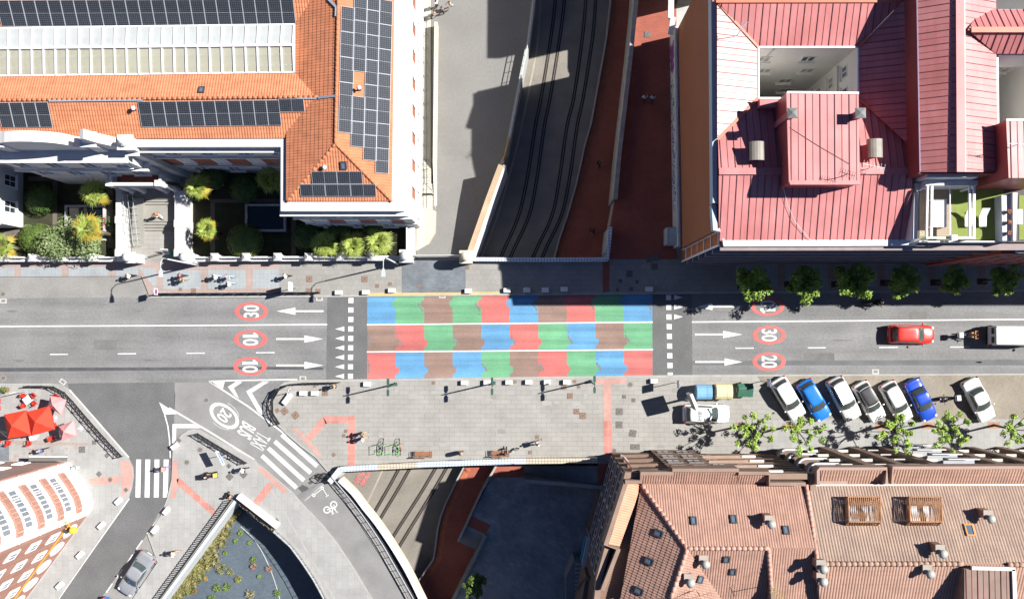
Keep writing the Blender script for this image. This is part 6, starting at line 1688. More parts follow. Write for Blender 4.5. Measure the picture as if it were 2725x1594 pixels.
place(st_, P(1272, 1530, PLZ), .4, 'slender dark green tree growing in the sunken plaza, only its tip in sun', None, first=True)
def palm(h, seed, fr=34, r=1.35, dry=.25, m_dry=LEAF_YEL, lean=(0, 0)):
    rnd = random.Random(seed); t = thing('fan_palm', 'proto', 'palm')
    m = MB(); m.tube([(0, 0, 0), (lean[0] * .5, lean[1] * .5, h * .5), (lean[0], lean[1], h)], [.22, .19, .16], 8); m.build('trunk', mat('palm trunk', (.16, .12, .085), .95, .3, 5, .2, bump=.5), t, True)
    g, y = MB(), MB(); o = Vector((lean[0], lean[1], h))
    for i in range(fr):
        a = i * 2.39996; el = 1.35 * (1 - (i / fr)) ** 1.3 - .3 + rnd.uniform(-.2, .2)
        d = Vector((math.cos(a) * math.cos(el), math.sin(a) * math.cos(el), math.sin(el)))
        L = r * (.12 + .42 * i / fr) * rnd.uniform(.85, 1.15); c = o + d * L
        side = d.cross(Vector((0, 0, 1))); side = side.normalized() if side.length > .05 else Vector((1, 0, 0)); up = side.cross(d)
        mm = y if (i / fr > 1 - dry and rnd.random() < .8) else g
        mm.tube([o, c], [.02, .012], 3)
        n = 11
        for k in range(n):
            f = (k / (n - 1) - .5) * 2.3
            dd = (d * math.cos(f) + side * math.sin(f)); l = r * rnd.uniform(.42, .72) * (1 - .2 * abs(f))
            tip = c + dd * l + Vector((0, 0, -.16 * l)); w_ = dd.cross(up).normalized() * .042
            mid = c + dd * l * .55
            mm.face([c, mid - w_, tip, mid + w_])
    g.build('fronds', LEAF_PALM, t)
    if y.f: y.build('yellow_fronds', m_dry, t)
    return t
for i, (bx, by, px, py, h, r_, dry, lab) in enumerate((
    (292, 522, 245, 512, 4.2, 1.35, .1, 'fan palm half in shadow in the bed left of the entrance steps'),
    (302, 628, 233, 606, 5.2, 1.5, .62, 'tall yellow fan palm with leaning trunk beside the rounded shrub'),
    (556, 520, 521, 497, 4.0, 1.35, .34, 'fan palm with yellow outer fronds right of the entrance steps, nearer the building'),
    (580, 618, 547, 612, 3.6, 1.15, .25, 'bright fan palm right of the entrance steps, nearer the fence'),
    (735, 490, 712, 478, 3.6, 1.35, .05, 'dark fan palm in the shade above the garden pond'),
    (878, 652, 860, 650, 3.0, 1.35, .05, 'fan palm by the fence, leftmost of the three under the hip roof'),
    (952, 655, 936, 652, 3.0, 1.4, .05, 'fan palm by the fence, middle of the three under the hip roof'),
    (1018, 646, 1003, 643, 3.2, 1.45, .05, 'fan palm by the fence, rightmost of the three under the hip roof'),
    (36, 664, 0, 654, 3.6, 1.3, .2, 'fan palm cut by the left edge behind the garden fence'))):
    tp = P(px, py, h); b = G(tp.x * 0 + bx, by); b = Vector((b.x, b.y, 0)); ln = (tp.x - b.x, tp.y - b.y)
    if i != 1: b = Vector((tp.x, tp.y, 0)); ln = (.1, .05)
    p_ = palm(h, 60 + i, 19, r_ * 1.12, dry, LEAF_YEL, ln); place(p_, b, 0, lab, 'fan palms in the school garden', first=True)
def bush(px, py, rx, ry, h, label, leafmat, name='shrub', n=1500, ls=.10, seed=1, cat='shrub', lumps=0, z0=0.03):
    rnd = random.Random(seed); c = P(px, py, h * .6 + z0); t = thing(name, label, cat, (c.x, c.y, z0))
    m = MB(); m.tube([(c.x, c.y, z0), (c.x, c.y, h * .4 + z0)], [.12, .06], 6); m.build('stem', BARK, t)
    m = MB(); m.ball((c.x, c.y, h * .5 + z0), (rx * .86, ry * .86, h * .46), 18, 10, .05)
    lump = [(Vector((rnd.uniform(-.7, .7) * rx, rnd.uniform(-.7, .7) * ry, rnd.uniform(.1, .38) * h)), rnd.uniform(.25, .42)) for _ in range(lumps)]
    for k in range(n):
        v = Vector((rnd.gauss(0, 1), rnd.gauss(0, 1), rnd.gauss(.25, 1))).normalized()
        p = Vector((c.x + v.x * rx, c.y + v.y * ry, h * .5 + z0 + v.z * h * .5))
        if lumps:
            o, lr = lump[k % lumps]; p = Vector((c.x, c.y, h * .55 + z0)) + o + v * lr * rx
        p += v * rnd.uniform(-.06, .06); nn = (v + Vector((rnd.uniform(-.7, .7), rnd.uniform(-.7, .7), rnd.uniform(-.2, .9)))).normalized()
        a = nn.cross(Vector((rnd.uniform(-1, 1), rnd.uniform(-1, 1), .1))).normalized(); b = nn.cross(a); q = ls * rnd.uniform(.7, 1.3)
        m.face([p - a * q, p - b * q * .6, p + a * q, p + b * q * .6])
    m.build('foliage', leafmat, t)
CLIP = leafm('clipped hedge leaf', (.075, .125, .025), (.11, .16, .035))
bush(650, 642, 1.75, 1.7, 2.2, 'large round clipped shrub by the fence, mostly in shade', CLIP, n=2600, ls=.07, seed=2)
bush(98, 636, 1.9, 1.5, 2.0, 'round clipped green shrub at the left of the sage bush', CLIP, n=2600, ls=.07, seed=3)
bush(196, 640, 3.1, 1.75, 2.6, 'broad pale sage green bush spilling over the garden fence', LEAF_SAGE, n=4200, ls=.12, seed=4, lumps=26)
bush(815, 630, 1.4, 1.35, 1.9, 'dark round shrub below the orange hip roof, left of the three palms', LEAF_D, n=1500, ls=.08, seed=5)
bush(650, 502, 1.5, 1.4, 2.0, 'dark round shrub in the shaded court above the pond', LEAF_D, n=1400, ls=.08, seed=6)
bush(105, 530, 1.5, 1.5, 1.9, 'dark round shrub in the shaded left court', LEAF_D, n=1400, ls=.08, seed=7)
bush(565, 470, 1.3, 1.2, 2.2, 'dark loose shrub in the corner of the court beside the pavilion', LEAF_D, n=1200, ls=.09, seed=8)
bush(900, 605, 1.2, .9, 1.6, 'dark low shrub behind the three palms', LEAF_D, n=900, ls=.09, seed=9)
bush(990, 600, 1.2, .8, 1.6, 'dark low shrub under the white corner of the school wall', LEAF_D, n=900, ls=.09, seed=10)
bush(75, 610, .5, .45, .9, 'small green plant at the foot of the left wing wall', LEAF_SAGE, n=300, ls=.08, seed=11)
rb = MB(); c = P(283, 590, 1.0); rnd = random.Random(8)
t = thing('rose_bush', 'small rose bush with crimson flowers beside the garden pond', 'rose bush', (c.x, c.y, 0))
leaves(rb, c, .6, 160, .07, rnd, .8); rb.tube([(c.x, c.y, 0), (c.x, c.y, .9)], .03, 5); rb.build('foliage', LEAF_D, t)
for a_, b_ in ((.0, .25), (.05, -.3), (-.35, .05)):
    m = MB(); m.ball((c.x + a_, c.y + b_, 1.5), .11, 8, 5, .15); m.build('flower', mat('crimson petals', (.45, .01, .06), .6, .2, 6), t)
# ---- sunken planting bed
PITZ = -3.4
mp = MB(); mp.sheet(PP([(600, 1290), (400, 1560), (230, 1800), (1020, 2000), (900, 1640), (850, 1570), (812, 1510), (780, 1462), (740, 1422), (700, 1370)], PITZ))
struct(mp, 'planting_bed', mat('black weed mat', (.075, .098, .12), .8, .10, .5, .06, ((3.5, 10, 1), .16)))
pb = bpy.data.objects['planting_bed']
rnd = random.Random(77)
def tuft(m, p, r, h, n, rnd):
    for _ in range(n):
        a = rnd.uniform(0, 6.283); l = rnd.uniform(.5, 1); d = Vector((math.cos(a), math.sin(a), 0)); b = p + d * r * .25 * rnd.random()
        tip = p + d * r * l + Vector((0, 0, h * rnd.uniform(.5, 1))); w_ = Vector((-d.y, d.x, 0)) * .025
        mid = b.lerp(tip, .55) + Vector((0, 0, h * .22)); m.face([b - w_, mid - w_, tip, mid + w_])
gm, gm2 = MB(), MB()
for i in range(330):
    f = rnd.random(); A = Vector((606, 1350)); B = Vector((442, 1600)); q = A.lerp(B, f) + Vector((rnd.uniform(-2, 36 + 22 * math.sin(f * 3)), rnd.uniform(-8, 8)))
    tuft(gm if rnd.random() < .6 else gm2, P(q.x, q.y, PITZ + .1), .42, .9, 34, rnd)
gg = gm.build('grass_border', LEAF_DRY); tag(gg, kind='stuff', label='dry straw coloured ornamental grasses along the wall of the sunken bed', cat='grass')
gg = gm2.build('grass_border', leafm('olive grass', (.20, .22, .06), (.27, .25, .09))); tag(gg, kind='stuff', label='olive green grasses mixed among the dry ones', cat='grass')
PL = [(620, 1378, .55, 'g'), (593, 1510, .8, 'y'), (615, 1520, .5, 'y'), (676, 1505, .5, 'b'), (548, 1538, .3, 'o'), (580, 1563, .6, 'g'), (607, 1560, .6, 'g'), (565, 1590, .5, 'g'), (668, 1580, .7, 'd'), (717, 1512, .5, 'b'), (740, 1575, .55, 'g'), (641, 1417, .35, 'g'), (628, 1438, .3, 'g'), (665, 1443, .3, 'g'), (675, 1487, .4, 'g'), (690, 1532, .3, 'g'), (517, 1570, .5, 'o'), (635, 1540, .5, 'y'), (577, 1492, .85, 'd'), (600, 1470, .3, 'g')]
PM = {'g': leafm('small plant leaf', (.12, .19, .03), (.17, .23, .05)), 'y': leafm('olive plant leaf', (.24, .23, .05), (.20, .20, .05)), 'b': leafm('dry pink flower head', (.34, .20, .16), (.28, .17, .12)), 'o': leafm('orange flower', (.42, .15, .04), (.20, .20, .05)), 'd': LEAF_DRY}
WORDS = {'g': 'small green plant', 'y': 'small olive plant', 'b': 'small dried pinkish plant', 'o': 'small orange flowering plant', 'd': 'tuft of dry grass'}
PL.sort()
for i, (px, py, r, k) in enumerate(PL):
    c = P(px, py, PITZ); m = MB(); leaves(m, c + Vector((0, 0, r * .3)), r * .8, 90, .07, rnd, .6); tuft(m, c, r * .9, r * .8, 30, rnd)
    solo(m, 'bed_plant', PM[k], '%s on the black mat, %s of twenty' % (WORDS[k], nth(i, 20)), 'plant', 'small plants on the weed mat')
m = MB(); wall_line(m, PP(smooth_px([(640, 1400), (680, 1440), (713, 1500), (735, 1560), (748, 1610)], 3), PITZ + .05), .06, PITZ, PITZ + .06); solo(m, 'drip_hose', mat('pale hose', (.4, .42, .42), .6), 'pale edging hose curving along the sunken bed', 'hose')
t = thing('pit_railing', 'long black barred railing on the slanting edge of the sunken planting bed', 'railing', tuple(G(520, 1465)))
m = MB(); a_, b_ = P(619, 1328, 0), P(405, 1622, 0)
for z in (.2, 1.05): m.beam(a_ + Vector((0, 0, z)), b_ + Vector((0, 0, z)), .05, .06)
n = 46
for i in range(n + 1): q = a_.lerp(b_, i / n); m.box((q.x, q.y, .62), (.09, .05, 1.05), rz=.9)
m.build('bars', BLACK, t)
m = MB(); wall_line(m, PP([(628, 1330), (434, 1594), (385, 1662)], .1), .3, -4, .16); solo(m, 'bed_wall', mat('white wall coping', (.44, .46, .47), .8, .08, 1), 'white coping wall between the black railing and the sunken bed', 'wall')
t = thing('hedge_wall', 'thick white topped wall with dry creeper on its side, heading the sunken bed', 'wall', tuple(G(684, 1360)))
m = MB(); wall_line(m, PP([(632, 1320), (738, 1402)], .8), .5, -4, .8); m.build('wall', STUCCO, t)
m = MB()
for i in range(60):
    q = Vector((626, 1330)).lerp(Vector((729, 1412)), i / 59); leaves(m, P(q.x, q.y, .1 - rnd.random() * .9), .22, 26, .05, rnd, 1.2)
m.build('creeper', mat('dry creeper', (.30, .25, .17), .9, .3, 4), t)
t = thing('curved_railing', 'thin pale railing along the curved pavement above the sunken bed', 'railing', tuple(G(800, 1495)))
m = MB(); l = PP(smooth_px([(728, 1414), (770, 1452), (801, 1493), (833, 1541), (864, 1598), (930, 1740)], 3), 1.0); m.tube(l, .03, 5)
m2 = MB(); wall_line(m2, [Vector((q.x, q.y, 0)) for q in l], .22, -3, .2); m2.build('kerb', KERB, t)
for a_, b_ in zip(l[:-1], l[1:]):
    q = a_; m.tube([q, Vector((q.x, q.y, .15))], .02, 4)
m.build('railing', STEEL, t)

# ================================================================ STREET FURNITURE
def guard_fence(px, label, h=1.0):
    l = PP(px, PV); t = thing('pedestrian_fence', label, 'fence', tuple(l[len(l) // 2]))
    tot = [0]
    for a_, b_ in zip(l[:-1], l[1:]): tot.append(tot[-1] + (b_ - a_).length)
    def at(s_):
        for i in range(len(l) - 1):
            if s_ <= tot[i + 1] + 1e-6: return l[i].lerp(l[i + 1], (s_ - tot[i]) / max(1e-6, tot[i + 1] - tot[i]))
        return l[-1]
    n = max(1, round(tot[-1] / 1.25)); pts = [at(tot[-1] * i / n) for i in range(n + 1)]
    U = Vector((0, 0, 1)); m = MB(); p = MB()
    for i, q in enumerate(pts):
        pp = MB(); pp.tube([q - U * .1, q + U * h], .045, 6); pp.ball(q + U * h, .07, 6, 4); pp.build('post', BLACK, t)
        if i < n:
            r = pts[i + 1]
            for z in (.12, .55, h - .05): m.beam(q + U * z, r + U * z, .06, .06)
            m.beam(q + U * .14, r + U * (h - .08), .045, .045); m.beam(q + U * (h - .08), r + U * .14, .045, .045)
            m.beam(q.lerp(r, .5) + U * .12, q.lerp(r, .5) + U * (h - .05), .028, .028)
    m.build('lattice', BLACK, t)
guard_fence([(420, 782), (640, 781), (852, 779)], 'long straight black lattice fence on the north kerb')
guard_fence(smooth_px([(78, 1027), (122, 1027), (152, 1031), (178, 1049), (225, 1103), (275, 1160), (326, 1214)], 3), 'long curving black lattice fence around the cafe terrace')
guard_fence(smooth_px([(905, 1017), (850, 1018), (790, 1020), (758, 1027), (737, 1044), (727, 1064), (724, 1084), (730, 1107), (745, 1127)], 2), 'curving black lattice fence beside the bus lane and white blocks')
guard_fence([(527, 1153), (600, 1197), (657, 1231)], 'slanting black lattice fence on the traffic island')
BLK = mat('white concrete block', (.62, .61, .59), .8, .06, 2)
pb_ = thing('concrete_block', 'proto', 'concrete block')
m = MB(); m.loft([[(-.34 + k, -.22 + k, z), (.34 - k, -.22 + k, z), (.34 - k, .22 - k, z), (-.34 + k, .22 - k, z)] for z, k in ((0, 0), (.38, 0), (.42, .03))]); m.build('block', BLK, pb_)
first = True
def blocks(lst, fmt, grp, rz=0):
    global first
    for i, q in enumerate(lst):
        place(pb_, P(q[0], q[1], PV), q[2] if len(q) > 2 else rz, fmt % nth(i, len(lst)), grp, first=first); first = False
blocks([(902, 779), (974, 778.5), (1043, 773.5), (1246, 775), (1349, 773), (1402, 772), (1451, 772), (1501, 770), (1727, 770)], 'white concrete block on the kerb above the painted jigsaw, %s of nine', 'white blocks along the north kerb')
blocks([(977.5, 1021.7), (1236, 1018), (1296, 1017), (1354, 1017), (1406.6, 1016.6), (1456, 1016.6), (1507, 1016.6), (1738.7, 1013.7)], 'white concrete block on the pavement below the painted jigsaw, %s of eight', 'white blocks along the south kerb')
blocks([(808, 1046), (838.7, 1046)], 'white concrete block inside the curved lattice fence, %s of two', 'white blocks inside the curved fence')
blocks([(162, 1556, .8), (216, 1475, .8), (272.5, 1397, .8), (318, 1332, .8)], 'white concrete block beside the narrow side street, %s of four', 'white blocks on the left of the side street')
blocks([(414, 1408, .9), (445, 1358, .9), (467, 1187, .6)], 'white concrete block at the edge of the traffic island, %s of three', 'white blocks on the traffic island')
t = place(pb_, P(766, 1061, PV), .93, 'long white concrete block lying slantwise inside the curved lattice fence', 'white blocks inside the curved fence'); t.scale = (1.75, 1.1, 1.1)
# covers and gratings
cov = thing('manhole_cover', 'proto', 'manhole cover'); m = MB(); m.box((0, 0, 0), (1, 1, .016)); m.build('frame', COVER, cov)
m = MB(); m.box((0, 0, .009), (.9, .9, .012)); m.build('lid', RUST, cov)
m = MB()
for a_, b_ in ((-.28, -.28), (.28, -.28), (.28, .28), (-.28, .28), (0, 0)): m.box((a_, b_, .017), (.07 if a_ else .16, .07 if a_ else .16, .006))
m.build('lid_mark', DARK, cov)
first_c = True
def covers(lst, where, grp, rz=0.0, sw=None):
    global first_c
    lst = sorted(lst)
    for i, q in enumerate(lst):
        s_ = q[2] / SCL; r = place(cov, P(q[0], q[1], PV + .012), q[3] if len(q) > 3 else rz, 'square iron cover %s, %s of %d' % (where, nth(i, len(lst)), len(lst)), grp, sw=sw, first=first_c); first_c = False
        r.scale = (s_, s_ * (q[4] if len(q) > 4 else 1), 1)
covers([(480, 770, 9), (515, 774.5, 14), (821, 774, 14), (846, 776, 14), (823, 743, 16.5), (970, 743, 16.5), (1004, 761, 10), (1038, 756, 10), (1114, 761, 10), (1244, 712, 10)], 'on the sunny north pavement', 'covers on the sunny north pavement')
covers([(1727, 691, 15), (1744, 686, 17), (1742, 709.6, 17), (1675, 728.5, 17), (1618, 771, 9), (1643, 771, 9), (1680, 769, 10), (1651, 748, 10), (1695, 750, 9)], 'on the shaded north pavement', 'covers on the shaded north pavement', sw={RUST: COVER})
covers([(1370, 1016, 9), (1529, 1015, 9), (1500, 1029.6, 14), (1540, 1028.6, 9), (1517, 1053.4, 15), (1153.5, 1018.8, 9)], 'near the south pavement kerb', 'rusty covers near the south kerb')
covers([(1534, 1094.8, 15), (1551, 1106, 17), (1429.5, 1162.8, 10), (1410.6, 1203.5, 10), (920, 1147, 9), (915, 1159, 9), (888, 1210, 9, .6), (864.5, 1045.6, 15), (837.7, 1026, 9)], 'across the wide south pavement', 'covers on the wide south pavement')
covers([(1648, 1095, 18), (1647.6, 1130, 18), (1661, 1055.4, 10), (1686, 1064.8, 10), (1684, 1152.8, 18, -.2), (1690, 1189, 25, 0, .6), (1635, 1198.6, 9)], 'right of the pink band', 'grey covers right of the pink band', sw={RUST: COVER})
covers([(757, 1094, 17, .7), (786, 1105, 17, .7), (738, 1092, 10, .7)], 'inside the curved lattice fence', 'covers inside the curved fence')
covers([(609, 1239.5, 10, .8), (648, 1262, 16, .8), (611, 1268, 16, .8), (477, 1172, 9, .8), (404.8, 1421, 10, .8), (736, 1383.5, 9, .8)], 'on the traffic island', 'covers on the traffic island', sw={RUST: COVER})
covers([(250.5, 1177, 11), (218, 1196, 17), (284, 1212, 10, .8), (263, 1261, 12, .8), (293, 1276, 10, .8), (335, 1303, 10, .8)], 'on the cafe terrace pavement', 'covers on the terrace pavement', sw={RUST: COVER})
covers([(1723, 92, 16), (1638, 644, 9)], 'on the red walkway', 'covers on the red walkway', sw={RUST: COVER})
rc = thing('round_cover', 'proto', 'manhole cover')
m = MB(); m.lathe((0, 0, 0), [(.3, 0), (.3, .012), (.22, .012)], 24); m.build('ring', mat('pale cover ring', (.24, .22, .20), .8, .1), rc)
m = MB(); m.lathe((0, 0, .001), [(.21, 0), (.21, .016), (.01, .017)], 20); m.build('lid', COVER, rc)
for i, (px, py, z, lab) in enumerate(((9, 1006, .01, 'round iron cover at the left edge of the lower carriageway'), (8, 783, PV - .10, 'round iron cover at the left edge of the loading bay'), (549, 1065, .012, 'round iron cover on the bus lane above the painted twenty'), (532.5, 1196.7, PV, 'round rusty cover behind the slanting lattice fence'), (497, 1230, PV, 'round rusty cover under the sign shadow on the traffic island'), (1677, 1023.6, PV, 'round patterned cover right of the pink band near the kerb'))):
    place(rc, P(px, py, z + .002), 0, lab, None, first=i == 0)
gt = thing('drain_grating', 'proto', 'drain'); m = MB(); m.box((0, 0, 0), (.66, .46, .014)); m.build('frame', mat('pale drain frame', (.42, .41, .39), .8, .1), gt)
m = MB(); [m.box((x, 0, .008), (.06, .26, .008)) for x in (-.15, -.05, .05, .15)]; m.build('grate', DARK, gt)
for i, (px, py, rz_, lab) in enumerate(((9, 801, 0, 'drain grating in the gutter at the left edge of the upper lane'), (850, 794.5, 0, 'drain grating in the gutter at the end of the north lattice fence'), (167, 1016, -.6, 'turned drain grating at the corner of the cafe terrace'), (806, 1007, 0, 'drain grating left of the lower painted crossing'), (2330, 989, 0, 'drain grating in the gutter above the parked cars'), (1177, 787, 0, 'drain grating in the kerb above the painted jigsaw'))):
    place(gt, P(px, py, .014), rz_, lab, None, first=i == 0)
# ---- lamps
def tall_lamp(bx, by, tx, ty, hx, hy, label):
    b = P(bx, by, PV); z = 8.7; tp = P(tx, ty, z); hd = P(hx, hy, z - .2); t = thing('street_lamp', label, 'street lamp', tuple(b))
    m = MB(); m.tube([b, Vector((b.x, b.y, 1.0)), Vector((b.x, b.y, 7.4))], [.11, .09, .06], 8); m.build('post', STEEL, t, True)
    m = MB(); l = [Vector((b.x, b.y, 7.4)), Vector((b.x, b.y, 8.3)), Vector((b.x, b.y - .35, z + .05)), Vector((b.x, b.y - 1.0, z + .1)), Vector((b.x, hd.y + .45, z))]; m.tube(l, .045, 6); m.build('arm', STEEL, t, True)
    m = MB(); m.loft([[(b.x - w_, hd.y + y, z + d0), (b.x + w_, hd.y + y, z + d0), (b.x + w_, hd.y + y, z + d0 + .1), (b.x - w_, hd.y + y, z + d0 + .1)] for y, w_, d0 in ((.5, .05, -.03), (.15, .16, -.05), (-.2, .2, -.05), (-.3, .18, -.04))]); m.build('head', mat('lamp grey', (.40, .42, .43), .5, .05), t)
tall_lamp(527, 706, 425, 690, 413, 729, 'tall grey street lamp with curved arm at the entrance of the school garden')
tall_lamp(1059, 703, 1021, 684, 1014, 728, 'tall grey street lamp with curved arm beside the slate driveway')
for bx, by, lab in ((1053, 1022, 'green double headed lamp post on the south pavement, leftmost of three'), (1314.5, 1019, 'green double headed lamp post on the south pavement, middle of three'), (1572, 1015, 'green double headed lamp post on the south pavement, rightmost of three')):
    b = P(bx, by, PV); t = thing('lamp_post', lab, 'lamp post', tuple(b), 0, 'green lamp posts on the south pavement'); z = 4.9
    m = MB(); m.box(b + Vector((0, 0, .02)), (.33, .33, .06)); m.lathe(b, [(.14, 0), (.14, .5), (.08, .6), (.06, z), (.04, z + .35)], 10); m.build('post', GREENIRON, t, True)
    for s_ in (-1, 1):
        m = MB(); m.loft([[(b.x - w_, b.y + s_ * y, z - .1), (b.x + w_, b.y + s_ * y, z - .1), (b.x + w_ * .8, b.y + s_ * y, z + .1), (b.x - w_ * .8, b.y + s_ * y, z + .1)] for y, w_ in ((.1, .03), (.22, .05), (.3, .13), (.78, .11), (.8, .08))]); m.build('lamp_head', GREENIRON, t)
# ---- signs
def plate(name, c, w_, h_, n, m_, par, th=.03):
    n = Vector((n[0], n[1], 0)).normalized(); tt = Vector((-n.y, n.x, 0)); R = Matrix((tt, n, Vector((0, 0, 1)))).transposed()
    m = MB(); m.box(c, (w_, th, h_), rot=R); o = m.build(name, m_, par); return o, R, tt, n
def sign_post(bx, by, h, label, name='sign_post', cat='sign'):
    b = P(bx, by, PV); t = thing(name, label, cat, tuple(b)); m = MB(); m.tube([b, b + Vector((0, 0, h))], .035, 6); m.build('post', STEEL, t); return t, b
def disc_on(c, r0, r1, n, m_, par, name, off):
    n = Vector((n[0], n[1], 0)).normalized(); tt = Vector((-n.y, n.x, 0)); m = MB(); k = 24; U = Vector((0, 0, 1))
    for i in range(k):
        a0, a1 = 2 * math.pi * i / k, 2 * math.pi * (i + 1) / k; q = lambda r, a: Vector(c) + n * off + tt * r * math.cos(a) + U * r * math.sin(a)
        m.face([q(r0, a0), q(r1, a0), q(r1, a1), q(r0, a1)] if r0 > 0 else [Vector(c) + n * off, q(r1, a0), q(r1, a1)])
    return m.build(name, m_, par)
SRED = mat('sign red', (.55, .02, .04), .4, .05); SBLUE = mat('sign blue', (.02, .07, .38), .4, .05)
t, b = sign_post(440, 779, 2.75, 'round red and blue no parking sign on a white plate by the loading bay')
c = b + Vector((.06, 0, 2.3)); plate('plate', c, .62, .8, (1, 0), FRAME_W, t); disc_on(c, .2, .28, (1, 0), SRED, t, 'red_ring', .02); disc_on(c, 0, .2, (1, 0), SBLUE, t, 'blue_field', .02)
m = MB(); m.beam(c + Vector((.024, -.15, .15)), c + Vector((.024, .15, -.15)), .012, .06, Vector((1, 0, 0))); m.build('red_bar', SRED, t)
m = MB(); m.beam(c + Vector((.024, .15, .15)), c + Vector((.024, -.15, -.15)), .012, .06, Vector((1, 0, 0)))
t, b = sign_post(789, 766, 3.0, 'white notice board with blue lettering on a post beside the north lattice fence')
c = b + Vector((.06, 0, 2.35)); plate('board', c, .85, 1.5, (1, 0), FRAME_W, t)
m = MB(); [m.box((c.x + .02, c.y + y, c.z + z), (.012, .07, .22)) for z in (.35, .0) for y in (-.22, -.08, .06, .2)]; m.build('blue_lettering', mat('pale blue lettering', (.12, .20, .45), .5), t)
for bx, by, lab, mm in ((1794, 1018, 'greyish blue backed road sign at the upper kerb left of the waste containers', mat('sign back', (.35, .38, .46), .5, .1)), (2028, 1014, 'tall blue and white parking sign beside the first parked car', mat('parking sign blue', (.30, .36, .55), .5, .1))):
    t, b = sign_post(bx, by, 3.2, lab); c = b + Vector((-.06, 0, 2.55)); plate('plate', c, .75, 1.1, (-1, .0), mm, t)
    m = MB(); m.box((c.x - .02, c.y, c.z + .2), (.01, .3, .4)); m.box((c.x - .02, c.y, c.z - .3), (.01, .5, .08)); m.build('sign_marks', FRAME_W, t)
t, b = sign_post(790, 1040, 2.6, 'information board with black and white picture beside the slanted white block')
c = b + Vector((-.2, .1, 2.3)); plate('plate', c, .8, .55, (1, -.3), DARK, t); plate('poster', c + Vector((.03, -.01, 0)), .7, .45, (1, -.3), FRAME_W, t)
m = MB(); [m.box(c + Vector((.05, -.02, z)), (.01, .5, .05), rz=-.3) for z in (-.12, 0, .12)]; m.build('print', DARK, t)
t, b = sign_post(610, 1207, 2.7, 'pale blue direction sign leaning over the slanting lattice fence')
c = b + Vector((-.1, -.1, 2.2)); plate('plate', c, 1.5, .7, (1, .55), mat('pale sign blue', (.5, .58, .68), .4, .1), t); plate('stripe', c + Vector((.03, .02, 0)), 1.2, .1, (1, .55), SBLUE, t)
t, b = sign_post(70, 1041, 2.4, 'white pole with an arrow shaped sign at the corner of the cafe terrace')
c = b + Vector((0, 0, 2.3)); m = MB(); m.box(c, (.5, .05, .14), rz=.3); m.build('arrow_plate', FRAME_W, t)
bl = thing('billboard', 'tall white advertising panel on a mast, seen edge on above the marked white car', 'billboard', tuple(P(1838, 1072, PV)))
A_ = P(1835, 1047, 3.4); B_ = P(1853, 1090, 3.4); b = (A_ + B_) / 2
d_ = (B_ - A_); d_.z = 0; L_ = d_.length; d_.normalize(); nn = Vector((-d_.y, d_.x, 0)); R = Matrix((d_, nn, Vector((0, 0, 1)))).transposed()
m = MB(); m.box((b.x, b.y, 3.2), (L_, .26, 2.0), rot=R); m.build('panel', FRAME_W, bl)
m = MB(); m.box(Vector((b.x, b.y, 3.2)) - nn * .14, (L_ * .9, .02, 1.8), rot=R); m.build('poster', mat('faded poster', (.55, .50, .42), .5, .2, 1.2, col2=(.25, .22, .2), mix_scale=1.5), bl)
m = MB(); m.lathe((b.x, b.y, PV), [(.16, 0), (.12, .3), (.1, 2.25)], 10); m.build('mast', ALU, bl)
# ---- waste containers
def container(px, py, w_, d_, h_, body, label, lid='round', rz=0.0, lidm=None):
    c = P(px, py, h_ * .8); t = thing('waste_container', label, 'waste container', (c.x, c.y, PV)); x, y = c.x, c.y
    bm_ = MB(); bm_.loft([[(x - w_ * k, y - d_ * q, z), (x + w_ * k, y - d_ * q, z), (x + w_ * k, y + d_ * q, z), (x - w_ * k, y + d_ * q, z)] for z, k, q in ((PV + .12, .44, .42), (PV + h_ * .62, .49, .48), (PV + h_ * .66, .5, .5))]); bm_.build('body', body, t)
    m = MB()
    if lid == 'round': prof = [(-.5, .66), (-.46, .82), (-.3, .95), (-.1, 1.0), (.1, 1.0), (.3, .95), (.46, .82), (.5, .66)]
    else: prof = [(-.52, .66), (-.52, .74), (.1, 1.0), (.2, 1.0), (.52, .8), (.52, .66)]
    rings = []
    for f in (-.5, -.47, -.17, -.155, .155, .17, .47, .5):
        k = 1.0 if abs(f) not in (.5,) else .93
        k = .965 if abs(f) in (.155,) else k
        rings.append([(x + f * w_, y + q * d_, PV + h_ * (.66 + (z - .66) * k)) for q, z in prof])
    m.loft(rings); m.build('lid', lidm or body, t)
    m = MB(); [m.ball((x + s_ * w_ * .3, y - d_ * .52, PV + h_ * .55), (.13, .05, .13), 8, 5) for s_ in (-1, 1)]; m.build('opening', DARK, t)
    for s_ in (-1, 1):
        m = MB(); m.tube([(x + s_ * w_ * .52, y - .2, PV + h_ * .5), (x + s_ * w_ * .56, y, PV + h_ * .66), (x + s_ * w_ * .52, y + .2, PV + h_ * .5)], .04, 5); m.build('arm', STEEL, t)
        for q in (-1, 1):
            m = MB(); m.tube([(x + s_ * w_ * .4 - .04, y + q * d_ * .36, PV + .09), (x + s_ * w_ * .4 + .04, y + q * d_ * .36, PV + .09)], .09, 10); m.build('wheel', DARK, t)
container(1873, 1043, 1.5, 1.45, 1.7, mat('blue container plastic', (.15, .31, .48), .5, .06), 'light blue recycling container, left of three')
container(1926, 1042, 1.58, 1.5, 1.75, mat('yellow container plastic', (.58, .50, .30), .5, .06), 'pale yellow recycling container, middle of three')
container(1983, 1038, 1.45, 1.25, 1.35, mat('green container plastic', (.045, .13, .09), .5, .08), 'dark green waste container, right of three', 'slope')
